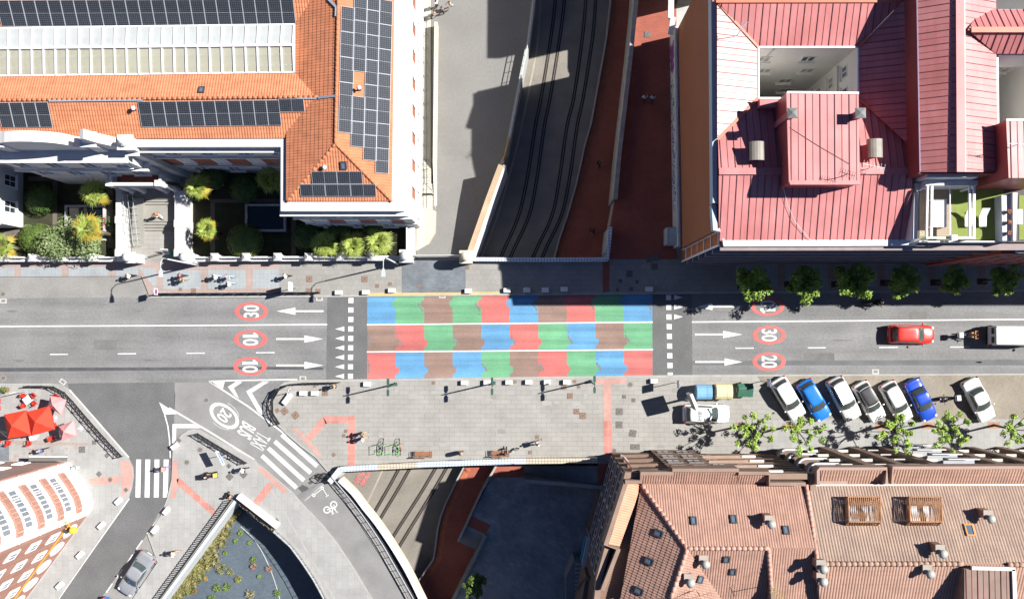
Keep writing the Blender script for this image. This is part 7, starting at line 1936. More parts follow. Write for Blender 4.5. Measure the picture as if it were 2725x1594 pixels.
# ---- benches, bin, bicycle rack
bn = thing('park_bench', 'proto', 'bench'); WOODB = mat('bench wood', (.27, .13, .075), .7, .2, 4)
m = MB(); [m.box((0, y, .45), (1.75, .085, .045)) for y in (-.2, -.09, .02, .13)]; m.build('seat', WOODB, bn)
m = MB(); [m.box((0, .24 + .03 * i, .62 + .13 * i), (1.75, .035, .1)) for i in range(3)]; m.build('backrest', WOODB, bn)
for x in (-.72, 0, .72):
    m = MB(); m.box((x, -.02, .41), (.05, .5, .04)); m.box((x, -.2, .2), (.05, .05, .4)); m.box((x, .2, .2), (.05, .05, .4)); m.beam((x, .2, .4), (x, .33, .95), .05, .04); m.build('leg', mat('bench iron', (.30, .20, .15), .6), bn)
for s_ in (-.8, .8):
    m = MB(); m.tube([(s_, .25, .68), (s_, -.25, .68), (s_, -.25, .45)], .025, 5); m.build('armrest', DARK, bn)
place(bn, P(1128, 1206, PV), math.pi, 'wooden slatted bench beside the bicycle rack', 'wooden benches', first=True)
place(bn, P(1332, 1204, PV), math.pi, 'wooden slatted bench with the black and white dog beside it', 'wooden benches')
c = P(1229, 1203, PV); t = thing('litter_bin', 'rusty brown litter bin on a post between the two benches', 'litter bin', tuple(c))
m = MB(); m.lathe(c, [(.06, 0), (.05, .45)], 8); m.build('post', DARK, t)
m = MB(); m.box(c + Vector((.05, .05, .95)), (.4, .36, 1.0)); m.build('body', mat('rusty bin', (.32, .17, .10), .8, .2, 4), t)
m = MB(); m.lathe(c + Vector((.05, .05, 1.45)), [(.2, 0), (.18, .1), (.03, .2)], 12); m.build('hood', mat('bin hood', (.30, .27, .2), .7, .1), t, True)
def bicycle(name, label, c, rz, frame_m, group=None, lean=.15):
    t = thing(name, label, 'bicycle', (0, 0, 0), 0, group)
    def ring(x): return [(x + .33 * math.cos(a), 0, .34 + .33 * math.sin(a)) for a in [2 * math.pi * i / 18 for i in range(19)]]
    for x in (-.52, .52):
        m = MB(); m.tube(ring(x), .022, 5, False); w_ = m.build('wheel', BLACK, t)
        m = MB(); [m.tube([(x, 0, .34), (x + .32 * math.cos(a), 0, .34 + .32 * math.sin(a))], .004, 3) for a in [i * .785 for i in range(8)]]; m.lathe((x, 0, .3), [(.04, 0), (.04, .08)], 8); m.build('spokes', ALU, w_)
    m = MB()
    for l in ([(-.52, 0, .34), (-.1, 0, .32)], [(-.1, 0, .32), (-.22, 0, .88)], [(-.1, 0, .32), (.36, 0, .78)], [(-.2, 0, .78), (.35, 0, .82)], [(-.52, 0, .34), (-.2, 0, .76)], [(.35, 0, .9), (.52, 0, .34)]): m.tube(l, .024, 6)
    m.build('frame', frame_m, t)
    m = MB(); m.loft([[(-.38, -.07, .9), (-.38, .07, .9), (-.38, .07, .94), (-.38, -.07, .94)], [(-.1, -.03, .91), (-.1, .03, .91), (-.1, .03, .94), (-.1, -.03, .94)]]); m.build('saddle', BLACK, t)
    m = MB(); m.tube([(.3, -.29, 1.0), (.36, -.2, 1.02), (.36, .2, 1.02), (.3, .29, 1.0)], .018, 5); m.tube([(.36, 0, 1.02), (.35, 0, .86)], .02, 5); m.build('handlebar', DARK, t)
    m = MB(); m.lathe((-.1, 0, .3), [(.09, -.01), (.09, .01)], 10); m.beam((-.1, .1, .32), (.06, .1, .28), .04, .02); m.beam((-.1, -.1, .32), (-.26, -.1, .36), .04, .02); m.build('pedals', DARK, t)
    t.location = c; t.rotation_euler = (lean, 0, rz)
    return t
rk = thing('bicycle_rack', 'bright green tubular bicycle rack with two bicycles parked in it', 'bicycle rack', tuple(P(1032, 1196, PV)))
RG = mat('lime green paint', (.16, .55, .13), .5, .05)
for px in (1002, 1022, 1044, 1064):
    m = MB(); a_ = P(px, 1206, PV); b_ = P(px, 1184, PV); m.tube([a_, a_ + Vector((0, 0, .75)), b_ + Vector((0, 0, .75)), b_], .028, 6); m.build('hoop', RG, rk)
m = MB(); m.tube([P(998, 1207, PV + .03), P(1070, 1207, PV + .03)], .025, 5); m.tube([P(998, 1185, PV + .03), P(1070, 1185, PV + .03)], .025, 5); m.build('base_rail', RG, rk)
bicycle('bicycle', 'dark bicycle with orange red parts in the left of the green rack', P(1018, 1187, PV), 1.45, mat('dark bike paint', (.05, .08, .07), .4), None, .2)
bicycle('bicycle', 'orange bicycle in the right of the green rack', P(1064, 1188, PV), 1.65, mat('orange bike paint', (.60, .10, .03), .4), None, .2)
# ---- cafe terrace
def parasol(c4, cz, ez, label, m1, m2, ph=0):
    cor = [P(a, b, ez) for a, b in c4]; ctr = sum(cor, Vector()) / 4; top = Vector((ctr.x, ctr.y, cz))
    t = thing('parasol', label, 'parasol', (ctr.x, ctr.y, PV))
    for i in range(4):
        a_, b_ = cor[i], cor[(i + 1) % 4]; mid = (a_ + b_) / 2 - Vector((0, 0, .05)); m = MB()
        for q, r in ((a_, mid), (mid, b_)):
            h_ = q.lerp(top, .5) + Vector((0, 0, .04)); k_ = r.lerp(top, .5)
            m.face([q, r, k_, h_]); m.face([h_, k_, top])
            for s_ in (0,): m.face([q, q - Vector((0, 0, .16)), r - Vector((0, 0, .16)), r])
        if (m.f and (Vector(m.v[1]) - Vector(m.v[0])).cross(Vector(m.v[2]) - Vector(m.v[0])).z < 0): m.f = [f[::-1] for f in m.f]
        m.build('canopy', m1 if (i + ph) % 2 == 0 else m2, t)
    m = MB(); m.tube([(ctr.x, ctr.y, PV), (ctr.x, ctr.y, cz - .03)], .035, 8); m.lathe((ctr.x, ctr.y, PV), [(.3, 0), (.3, .06), (.05, .1)], 12); m.build('pole', ALU, t)
    m = MB(); [m.tube([top - Vector((0, 0, .04)), q - Vector((0, 0, .03))], .012, 4) for q in cor]; m.build('ribs', ALU, t)
CR = mat('red canvas', (.58, .045, .02), .8, .05, 1); CR2 = mat('red canvas', (.58, .045, .02))
CPK = mat('pink canvas', (.52, .25, .25), .8, .05, 1)
parasol([(10, 1103), (70, 1091), (82, 1158), (20, 1167)], 3.5, 2.6, 'big square red parasol on the cafe terrace, left of two joined', CR, CR2)
parasol([(70, 1096), (130, 1080), (145, 1142), (83, 1160)], 3.5, 2.62, 'big square red parasol on the cafe terrace, right of two joined', CR, CR2)
parasol([(134, 1053), (175, 1063), (163, 1104), (126, 1080)], 3.2, 2.5, 'faded pink square parasol at the upper corner of the terrace', CPK, CPK)
parasol([(156, 1134), (195, 1119), (203, 1160), (163, 1172)], 3.2, 2.5, 'faded pink square parasol nearest the curving lattice fence', CPK, CPK)
ch = thing('cafe_chair', 'proto', 'chair'); PLR = mat('red plastic chair', (.56, .04, .025), .45, .05)
m = MB(); m.loft([[(-.22, -.22, .42), (.22, -.22, .42), (.22, .22, .42), (-.22, .22, .42)], [(-.22, -.22, .46), (.22, -.22, .46), (.22, .22, .46), (-.22, .22, .46)]]); m.build('seat', PLR, ch)
m = MB(); m.loft([[(-.2 + .0, -.22 + .11 * 0, .46), (-.16, -.22, .46), (-.16, .22, .46), (-.2, .22, .46)], [(-.3, -.2, .86), (-.26, -.2, .86), (-.26, .2, .86), (-.3, .2, .86)]]); m.build('backrest', PLR, ch)
for a_ in (-1, 1):
    for b_ in (-1, 1):
        m = MB(); m.tube([(a_ * .19, b_ * .19, .43), (a_ * .24, b_ * .22, 0)], .02, 5); m.build('leg', DARK if a_ > 0 else ALU, ch)
    m = MB(); m.tube([(-.24, a_ * .22, .66), (.18, a_ * .23, .66), (.2, a_ * .22, .44)], .02, 5); m.build('armrest', DARK, ch)
CH = [(73, 1054, 5.6, 'upper left at the white table'), (96, 1052, 3.9, 'upper right at the white table'), (73, 1075, .9, 'lower left at the white table'), (98, 1072, 2.3, 'lower right at the white table'), (3, 1065, 3.2, 'at the left edge, upper of two'), (3, 1084, 3.2, 'at the left edge, lower of two'), (30, 1176, 1.4, 'below the left red parasol'), (85, 1176, 1.6, 'below the right red parasol'), (4, 1172, 1.0, 'below the red parasol at the left edge'), (152, 1131, 3.6, 'right of the joined red parasols'), (146, 1164, .6, 'half under the lower pink parasol'), (157, 1055, 4.4, 'under the corner of the upper pink parasol'), (143, 1116, 3.2, 'between the pink parasols')]
for i, (px, py, rz, lab) in enumerate(CH): place(ch, P(px, py, PV), rz, 'red cafe chair ' + lab, 'red cafe chairs', first=i == 0)
tb_ = thing('cafe_table', 'proto', 'table'); m = MB(); m.box((0, 0, .74), (.72, .72, .03)); m.build('table_top', FRAME_W, tb_)
m = MB(); m.lathe((0, 0, 0), [(.2, 0), (.2, .03), (.03, .06), (.03, .73)], 10); m.build('pedestal', ALU, tb_)
m = MB(); [m.box((x, y, .757), (.16, .05, .006)) for x, y in ((-.05, .12), (0, .03), (.06, -.14))]; m.build('print', mat('red print', (.5, .12, .12), .6), tb_)
for i, (px, py, rz, lab) in enumerate(((84, 1063, .65, 'square white cafe table with four red chairs around it'), (98, 1159, .3, 'square white cafe table at the lower rim of the red parasol'), (178, 1150, .2, 'square white cafe table under the lower pink parasol'))): place(tb_, P(px, py, PV), rz, lab, None, first=i == 0)
c = P(9, 1038, .8); t = thing('planter', 'small planter with a green shrub at the left edge of the terrace', 'planter', (c.x, c.y, PV)); m = MB(); m.lathe((c.x, c.y, PV), [(.24, 0), (.3, .45), (.26, .45)], 12); m.build('pot', mat('brown pot', (.25, .15, .1), .8), t); m = MB(); leaves(m, (c.x, c.y, .85), .38, 140, .07, rnd, .9); m.build('foliage', CLIP, t)
t = thing('freestanding_bin', 'small metal litter bin at the corner of the rounded white front', 'litter bin', tuple(P(206, 1243, PV))); m = MB(); m.lathe(P(206, 1243, PV), [(.2, 0), (.24, .8), (.14, .95), (.02, 1.0)], 12); m.build('body', ALU, t)
m = MB(); m.lathe(P(206, 1243, PV), [(.25, .78), (.25, .83)], 12); m.build('rim', DARK, t)
t = thing('entrance_board', 'white notice board leaning at the garden gate behind the fence', 'notice board', tuple(P(440, 668, PV)))
m = MB(); m.box(P(440, 670, .6), (.75, .05, .9), rot=Matrix.Rotation(-.5, 3, 'X')); m.build('board', FRAME_W, t)
m = MB(); [m.box(P(440 + x, 670, .66) + Vector((0, -.03, 0)), (.05, .02, .5), rot=Matrix.Rotation(-.5, 3, 'X')) for x in (-4, 0, 4)]; m.build('stripes', DARK, t)
t = thing('green_bin', 'little green bin beside the notice board at the garden gate', 'bin', tuple(P(461, 678, PV))); m = MB(); m.lathe(P(461, 678, PV), [(.18, 0), (.22, .5), (.2, .55), (.02, .6)], 10); m.build('body', mat('green bin', (.04, .35, .12), .5), t)
t = thing('gate_barrier', 'short black railing inside the garden gate', 'railing', tuple(P(420, 680, PV))); m = MB()
for z in (.3, .7, 1.0): m.tube([P(404, 686, 0) + Vector((0, 0, z)), P(432, 678, 0) + Vector((0, 0, z))], .02, 4)
for f in (0, .5, 1): q = P(404, 686, 0).lerp(P(432, 678, 0), f); m.tube([q, q + Vector((0, 0, 1.0))], .02, 4)
m.build('bars', BLACK, t)
t = thing('ramp_railing', 'boxy railing end where the curved guard rail starts at the bus lane crossing', 'railing', tuple(P(868, 1262, PV))); m = MB()
q = [P(853, 1268, PV), P(866, 1258, PV), P(882, 1266, PV), P(870, 1280, PV)]
for i in range(4):
    for z in (.1, .55, 1.05): m.beam(q[i] + Vector((0, 0, z)), q[(i + 1) % 4] + Vector((0, 0, z)), .05, .05)
    m.tube([q[i], q[i] + Vector((0, 0, 1.05))], .035, 5)
m.build('bars', BLACK, t)
# graffiti on the track slab below the bridge
gf = MB(); gl = MB()
def gtext(s, o, ux, uy, grow=0):
    for mb_, z, gr_ in ((gl, -4.985, 1), (gf, -4.98, 0)):
        e = Vector(uy).normalized() * 1.2 * gr_; f = Vector(ux).normalized() * 1.2 * gr_
        o_ = Vector(o) - e - f; O = P(*o_, z); U = Vector(ux) + f * 2; V = Vector(uy) + e * 2
        text_on(mb_, s, O, P(*(o_ + U), z) - O, P(*(o_ + V), z) - O, True)
gtext('VENTU', (953, 1290), (33, -52), (-13, -7)); gtext('SPARTO', (967, 1294), (36, -58), (-10, -6))
gl.build('graffiti_outline', mat('dark graffiti line', (.16, .10, .10), .8, .2), tw); gf.build('graffiti', mat('red graffiti', (.50, .14, .14), .8, .3, 1.5), tw)
# ================================================================ VEHICLES
def paint(n, c, rough=.3): return mat(n, c, rough, .02, .8, coat=.6, spec=.5)
CARGLASS = mat('car glass', (.055, .07, .068), .12, .2, 1.2, spec=.55)
TYRE = mat('tyre rubber', (.016, .016, .017), .85, .1)
RIM = mat('wheel rim', (.40, .41, .42), .35, .05, metal=.6)
TRIM = mat('black car trim', (.022, .022, .024), .5, .1)
LAMPW = mat('headlight glass', (.62, .64, .66), .15, .05, spec=.6)
LAMPR = mat('tail light red', (.34, .02, .02), .2, .1, spec=.6)
PLATE = mat('number plate', (.7, .7, .68), .5, .03)
def car(px, py, ang, label, body, L=4.25, W=1.78, H=1.48, kind='hatch', roof=None, group=None, z=0.0, name='parked_car', cat='car', rails=False):
    """A car facing +x, built about its own centre: hull, glasshouse, roof, glass, lamps, mirrors, wheels."""
    c = P(px, py, .8); t = thing(name, label, cat, (0, 0, 0), 0, group)
    h = L / 2; w = W / 2
    hull = MB(); rings = []
    tail = {'hatch': .93, 'suv': 1.02, 'sedan': .98, 'van': 1.2}[kind]; nose = {'hatch': .74, 'suv': .86, 'sedan': .70, 'van': 1.0}[kind]
    belt = {'hatch': .94, 'suv': 1.05, 'sedan': .92, 'van': 1.25}[kind]; hood = belt - (.04 if kind != 'van' else .15)
    st = [(-1.0, .78, tail * .86), (-.985, .88, tail * .94), (-.95, .955, tail), (-.85, .99, belt), (-.6, 1.0, belt), (-.2, 1.0, belt), (.2, 1.0, belt), (.42, .995, belt - .01), (.58, .985, hood), (.75, .97, hood - .05), (.88, .93, nose + .06), (.95, .86, nose), (.985, .76, nose - .07), (1.0, .62, nose - .14)]
    for s_, wf, zt in st:
        x = s_ * h; y = w * wf; zb = .2 if abs(s_) < .9 else .27; cr = .045 if s_ > .4 else .02
        if s_ > .42: x += 0
        prof = [(-y * .86, zb), (-y * .97, zb + .12), (-y, (zb + zt) * .52), (-y * .965, zt - .10), (-y * .86, zt - .015), (-y * .45, zt + cr * .8), (0, zt + cr), (y * .45, zt + cr * .8), (y * .86, zt - .015), (y * .965, zt - .10), (y, (zb + zt) * .52), (y * .97, zb + .12), (y * .86, zb)]
        rings.append([(x - .05 * (abs(a) / w) ** 2 * (1 if s_ > .8 else -1 if s_ < -.9 else 0), a, b) for a, b in prof])
    hull.loft(rings); hull.build('body', body, t, True)
    g = {'hatch': (-.93, -.74, .16, .52), 'suv': (-.95, -.80, .14, .47), 'sedan': (-.62, -.34, .14, .50), 'van': (-1.0, -.97, .55, .80)}[kind]
    xr0, xr1, xf1, xf0 = [v * h for v in g]
    wb, wt = w * .90, w * (.735 if kind != 'van' else .86)
    def ring(f, ins=0.0, zz=0.0):
        e = f ** .85
        x0 = xr0 + (xr1 - xr0) * e; x1 = xf0 + (xf1 - xf0) * e; y_ = wb + (wt - wb) * e; z_ = belt - .03 + (H - belt + .03) * (1 - (1 - f) ** 1.25)
        bf, brr = .16 * (1 - .3 * f), .08
        return [(x1 - ins - bf * (abs(k) ** 2.2), y_ * k * .985, z_ + zz) for k in (-.97, -.72, -.4, 0, .4, .72, .97)] + [(x1 * .45 + x0 * .55, y_ + .012, z_ + zz)] + [(x0 + ins + brr * abs(k) ** 2.2, y_ * k * .985, z_ + zz) for k in (.97, .72, .4, 0, -.4, -.72, -.97)] + [(x1 * .45 + x0 * .55, -y_ - .012, z_ + zz)]
    cab = MB(); cab.loft([ring(0), ring(.3), ring(.6), ring(.86), ring(1.0)]); cab.build('cabin', body, t, True)
    def shr(r, k, dz):
        cx = sum(p[0] for p in r) / len(r); return [((p[0] - cx) * k + cx, p[1] * k, p[2] + dz) for p in r]
    rf = MB(); r1 = ring(1.0); rf.loft([shr(r1, .99, .001), shr(r1, .95, .022), shr(r1, .72, .045), shr(r1, .35, .055)]); rf.build('roof', roof or body, t, True)
    def pane(name, idx, f0, f1, grow, inset=.93):
        m = MB(); A, B, M_ = ring(f0), ring(f1), ring((f0 + f1) / 2)
        for r0, rA in ((A, M_), (M_, B)):
            for i, j in zip(idx[:-1], idx[1:]):
                q = [Vector(r0[i]), Vector(r0[j]), Vector(rA[j]), Vector(rA[i])]
                m.face([Vector((v.x + grow[0], v.y * inset + (grow[1] if v.y > 0 else -grow[1]) * (1 if grow[1] else 0), v.z + grow[2])) for v in q])
        return m.build(name, CARGLASS, t, True)
    pane('windshield', list(range(0, 7)), .06, .93, (.014, 0, .012))
    pane('rear_window', list(range(8, 15)), .20 if kind != 'van' else .3, .92, (-.014, 0, .012), .9)
    for sg in (1, -1):
        m = MB(); A, B = ring(.18), ring(.84)
        ii = (6, 7, 8) if sg > 0 else (0, 15, 14)
        for i, j in zip(ii[:-1], ii[1:]):
            m.face([Vector((A[i][0] * .93, A[i][1] + sg * .014, A[i][2])), Vector((A[j][0] * .93, A[j][1] + sg * .014, A[j][2])), Vector((B[j][0] * .93, B[j][1] + sg * .014, B[j][2])), Vector((B[i][0] * .93, B[i][1] + sg * .014, B[i][2]))])
        m.build('side_window', CARGLASS, t)
        m = MB(); m.ball((xf0 * .80, sg * (w + .09), belt + .08), (.08, .12, .08), 8, 5); m.build('mirror', body if kind != 'van' else TRIM, t, True)
        m = MB(); m.ball((h * .90, sg * w * .70, nose + .0), (.16, .16, .07), 10, 6); m.build('headlight', LAMPW, t, True)
        m = MB(); m.ball((-h * .955, sg * w * .82, tail - .08), (.09, .13, .14), 10, 6); m.build('tail_light', LAMPR, t, True)
        for xx in (.61, -.6):
            m = MB(); m.tube([(xx * h, sg * (w - .2), .32), (xx * h, sg * (w + .005), .32)], .32, 18); wh = m.build('wheel', TYRE, t)
            m = MB(); m.tube([(xx * h, sg * (w - .02), .32), (xx * h, sg * (w + .015), .32)], .2, 12); m.build('rim', RIM, wh)
        if rails:
            m = MB(); m.tube([(xr1 * .9, sg * wt * .88, H + .05), (xf1 * .9, sg * wt * .88, H + .05)], .022, 5); m.build('roof_rail', ALU, t)
    m = MB(); m.box((h * .985, 0, .42), (.06, W * .62, .2)); m.build('grille', TRIM, t)
    m = MB(); m.box((-h * 1.0, 0, .52), (.03, .5, .11)); m.build('number_plate', PLATE, t)
    m = MB(); m.tube([(xf0 * .9, -.5, belt + .045), (xf0 * .97, .05, belt + .05)], .012, 4); m.tube([(xf0 * .9, .1, belt + .045), (xf0 * .95, .6, belt + .04)], .012, 4); m.build('wiper', TRIM, t)
    m = MB()
    for s_ in (-1, 1): m.tube([(xf0 + .08, s_ * w * .62, hood + .03), (h * .86, s_ * w * .5, nose + .115)], .008, 3)
    m.build('bonnet_crease', TRIM, t)
    t.location = (c.x, c.y, z); t.rotation_euler = (0, 0, ang)
    return t
WH = paint('white car paint', (.74, .74, .73)); SIL = paint('silver car paint', (.23, .24, .26), .32); BLU = paint('bright blue car paint', (.012, .16, .55)); DBL = paint('deep blue car paint', (.012, .06, .42)); REDP = paint('red car paint', (.62, .03, .018))
GREYW = paint('greyish white car paint', (.62, .62, .61)); BLKP = paint('black car roof', (.02, .02, .022), .4)
D = math.atan2(-470, 262)
GRP = 'cars parked slantwise on the tan bay'
car(2098, 1060, math.atan2(-450, 268), 'white parked hatchback, leftmost of the slanted row', WH, 4.3, 1.8, 1.5, 'hatch', group=GRP)
car(2167, 1065, math.atan2(-460, 268), 'bright blue parked hatchback, between two white cars', BLU, 4.2, 1.76, 1.48, 'hatch', group=GRP)
car(2246, 1061, math.atan2(-490, 250), 'white parked van-like car with roof rails, right of the bright blue car', GREYW, 4.4, 1.82, 1.72, 'suv', group=GRP, rails=True)
car(2314, 1068, D, 'small white parked car with a black roof', WH, 4.05, 1.72, 1.5, 'hatch', BLKP, group=GRP)
car(2386, 1069, math.atan2(-480, 255), 'silver white parked hatchback, left of the deep blue car', GREYW, 4.15, 1.75, 1.5, 'hatch', group=GRP)
car(2452, 1064, math.atan2(-490, 240), 'deep blue parked saloon with sunroof beside the parked motorbike', DBL, 4.25, 1.74, 1.45, 'sedan', group=GRP)
car(2606, 1064, math.atan2(-490, 235), 'white parked car standing alone right of the motorbike', WH, 4.35, 1.8, 1.48, 'sedan', group=GRP)
tx = car(1879, 1101, .0, 'white marked car with black graphics and lettering on its roof, by the waste containers', WH, 4.5, 1.8, 1.5, 'hatch', z=PV)
m = MB(); zz = 1.585
text_on(m, '8H', Vector((-.98, .3, zz)), Vector((0, -.85, 0)), Vector((.40, 0, 0)), True); o = m.build('roof_lettering', mat('grey roof lettering', (.16, .18, .2), .5), None); o.parent = tx
m = MB()
pts = [(-.28, .58), (-.05, .60), (.02, .42), (.12, .25), (.28, .1), (.22, -.1), (.1, -.25), (.05, -.42), (-.1, -.58), (-.26, -.62), (-.12, -.45), (.0, -.3), (.08, -.12), (.1, .05), (.0, .2), (-.1, .38)]
m.face([Vector((a + .15, b, zz)) for a, b in pts]); o = m.build('roof_graphic', mat('dark teal graphic', (.04, .07, .085), .5), None); o.parent = tx
car(2427, 889.5, math.radians(-1), 'red car driving right along the middle lane', REDP, 4.4, 1.82, 1.52, 'hatch', name='moving_car')
car(361, 1527, math.atan2(-84, -54), 'silver parked saloon in the marked bay beside the side street', SIL, 4.55, 1.8, 1.46, 'sedan')
car(262, 1648, math.atan2(-84, -54), 'blue parked car just entering the lower edge behind the silver one', BLU, 4.2, 1.76, 1.48, 'hatch')
# white van at the right edge, with a flat back and doors
vn = thing('delivery_van', 'white delivery van at the right edge of the road, seen from behind', 'van', (0, 0, 0))
m = MB(); m.loft([[(x, -y, .35), (x, -y * 1.02, 1.0), (x, -y * .93, 1.95), (x, -y * .84, 2.1), (x, y * .84, 2.1), (x, y * .93, 1.95), (x, y * 1.02, 1.0), (x, y, .35)] for x, y in ((-2.45, .9), (-2.4, .95), (-1, .96), (1.3, .96), (1.7, .94))]); m.build('body', WH, vn)
m = MB(); m.loft([[(x, -y, .35), (x, -y, .8), (x, -y * .9, z_), (x, y * .9, z_), (x, y, .8), (x, y, .35)] for x, y, z_ in ((1.7, .95, 1.9), (2.0, .94, 1.25), (2.6, .86, 1.05), (2.75, .7, .8))]); m.build('bonnet', WH, vn)
for s_ in (-1, 1):
    m = MB(); m.box((-2.465, s_ * .43, 1.15), (.03, .8, 1.45)); d_ = m.build('rear_door', mat('grey van door', (.66, .68, .71), .4, .05), vn)
    m = MB(); m.box((-2.485, s_ * .43, 1.5), (.02, .6, .5)); m.build('door_window', CARGLASS, d_)
    m = MB(); m.box((-2.46, s_ * .92, 1.0), (.06, .1, .5)); m.build('tail_light', LAMPR, vn)
    m = MB(); m.ball((1.55, s_ * 1.12, 1.25), (.08, .14, .14), 8, 5); m.build('mirror', TRIM, vn)
    for xx in (-1.5, 1.75):
        m = MB(); m.tube([(xx, s_ * .72, .34), (xx, s_ * .96, .34)], .34, 16); wh = m.build('wheel', TYRE, vn)
        m = MB(); m.tube([(xx, s_ * .95, .34), (xx, s_ * .975, .34)], .2, 12); m.build('rim', RIM, wh)
m = MB(); m.box((-2.5, 0, .45), (.1, 1.8, .2)); m.build('bumper', TRIM, vn)
c = P(2704, 893, 1.0); vn.location = (c.x, c.y, 0); vn.rotation_euler = (0, 0, -.01)
def motorbike(name, label, px, py, rz, paintm, box=False, z=0.0, zref=.6):
    c = P(px, py, zref); t = thing(name, label, 'motorbike', (0, 0, 0))
    for x in (-.66, .68):
        m = MB(); m.tube([(x + .29 * math.cos(a), 0, .31 + .29 * math.sin(a)) for a in [2 * math.pi * i / 16 for i in range(17)]], .065, 7, False); w_ = m.build('wheel', TYRE, t)
        m = MB(); m.tube([(x, -.04, .31), (x, .04, .31)], .2, 10); m.build('rim', RIM, w_)
    m = MB(); m.loft([[(x, -y, a_), (x, y, a_), (x, y * .8, b_), (x, -y * .8, b_)] for x, y, a_, b_ in ((-.95, .07, .68, .78), (-.6, .13, .5, .8), (-.2, .17, .3, .78), (.1, .2, .3, .92), (.35, .17, .4, .98), (.6, .14, .62, .95))]); m.build('body', paintm, t, True)
    m = MB(); m.loft([[(x, -y, .78), (x, y, .78), (x, y * .8, zt), (x, -y * .8, zt)] for x, y, zt in ((-.9, .1, .86), (-.5, .15, .86), (-.1, .13, .84))]); m.build('seat', TRIM, t, True)
    m = MB(); m.tube([(.35, -.38, 1.02), (.5, -.2, 1.06), (.5, .2, 1.06), (.35, .38, 1.02)], .02, 5); m.tube([(.5, 0, 1.04), (.68, 0, .31)], .035, 5); m.build('handlebar', TRIM, t)
    m = MB(); m.ball((.66, 0, .88), (.08, .1, .1), 8, 6); m.build('headlight', LAMPW, t, True)
    for s_ in (-1, 1):
        m = MB(); m.ball((.42, s_ * .42, 1.14), (.03, .08, .05), 8, 5); m.build('mirror', TRIM, t)
    m = MB(); m.tube([(-.1, .2, .3), (-.85, .2, .38)], .05, 7); m.build('exhaust', RIM, t)
    if box:
        m = MB(); m.loft([[(-1.15, -.24, .9), (-.72, -.24, .9), (-.72, .24, .9), (-1.15, .24, .9)], [(-1.17, -.27, 1.2), (-.7, -.27, 1.2), (-.7, .27, 1.2), (-1.17, .27, 1.2)], [(-1.1, -.22, 1.28), (-.78, -.22, 1.28), (-.78, .22, 1.28), (-1.1, .22, 1.28)]]); m.build('top_box', FRAME_W, t)
    t.location = (c.x, c.y, z); t.rotation_euler = (0, 0, rz); return t
motorbike('motorbike', 'black parked motorbike with a grey top box between the blue and white cars', 2517, 1060, math.pi + .08, mat('black bike paint', (.02, .02, .022), .3), True)
motorbike('motorbike', 'dark motorbike ridden right along the upper lane at the shadow edge', 2328, 807, .06, mat('dark bike paint 2', (.05, .05, .055), .3))
motorbike('motorbike', 'motorbike with a white top box following the white van', 2575, 892, .0, mat('grey bike paint', (.30, .32, .35), .3), True)
sc_ = thing('mobility_scooter', 'small black and yellow mobility scooter on the traffic island', 'mobility scooter', (0, 0, 0))
m = MB(); m.loft([[(x, -y, .18), (x, y, .18), (x, y * .9, zt), (x, -y * .9, zt)] for x, y, zt in ((-.6, .28, .5), (-.2, .3, .4), (.2, .28, .28), (.45, .26, .3), (.65, .18, .5))]); m.build('body', mat('scooter black', (.03, .03, .035), .4), sc_)
m = MB(); m.loft([[(x, -.2, .5), (x, .2, .5), (x, .18, zt), (x, -.18, zt)] for x, zt in ((.42, .85), (.72, .7))]); m.build('front_shield', mat('scooter yellow', (.62, .42, .03), .4), sc_)
m = MB(); m.box((-.25, 0, .56), (.5, .5, .12)); m.box((-.5, 0, .85), (.1, .48, .55)); m.build('seat', TRIM, sc_)
for x, y in ((-.45, .3), (-.45, -.3), (.5, .25), (.5, -.25)):
    m = MB(); m.tube([(x, y - .05, .15), (x, y + .05, .15)], .15, 12); m.build('wheel', TYRE, sc_)
c = P(560, 1265, .5); sc_.location = (c.x, c.y, PV); sc_.rotation_euler = (0, 0, .12)

# ================================================================ PEOPLE
SKIN = mat('skin', (.42, .24, .17), .55, .08, 6)
def skin_mesh(nodes, edges, sub=1):
    """Grows one continuous surface round a skeleton of joints (position, radius)."""
    me = bpy.data.meshes.new('figure'); names = list(nodes)
    me.from_pydata([nodes[k][0] for k in names], [(names.index(a), names.index(b)) for a, b in edges], [])
    o = bpy.data.objects.new('figure', me); COL.objects.link(o)
    sk = o.modifiers.new('skin', 'SKIN'); sk.use_smooth_shade = True
    layer = me.skin_vertices[0].data if me.skin_vertices else None
    if layer is None:
        bm = bmesh.new(); bm.from_mesh(me); bm.verts.layers.skin.verify(); bm.to_mesh(me); bm.free(); layer = me.skin_vertices[0].data
    for i, k in enumerate(names):
        r = nodes[k][1]; layer[i].radius = (r, r) if not isinstance(r, tuple) else r
        layer[i].use_root = (i == 0)
    s_ = o.modifiers.new('sub', 'SUBSURF'); s_.levels = sub; s_.render_levels = sub
    dg = bpy.context.evaluated_depsgraph_get(); res = bpy.data.meshes.new_from_object(o.evaluated_get(dg))
    bpy.data.objects.remove(o); bpy.data.meshes.remove(me)
    return res
def mesh_obj(me, name, m_, parent):
    me.materials.clear(); me.materials.append(m_); me.name = name
    o = bpy.data.objects.new(name, me); COL.objects.link(o); adopt(o, parent); return o
SHIRT = mat('shirt cloth', (.5, .5, .5), .9, .08, 5); TROU = mat('trouser cloth', (.05, .055, .07), .9, .1, 5); HAIR = mat('dark hair', (.035, .022, .015), .7, .2, 9); SHOE = mat('shoe leather', (.06, .055, .05), .6)
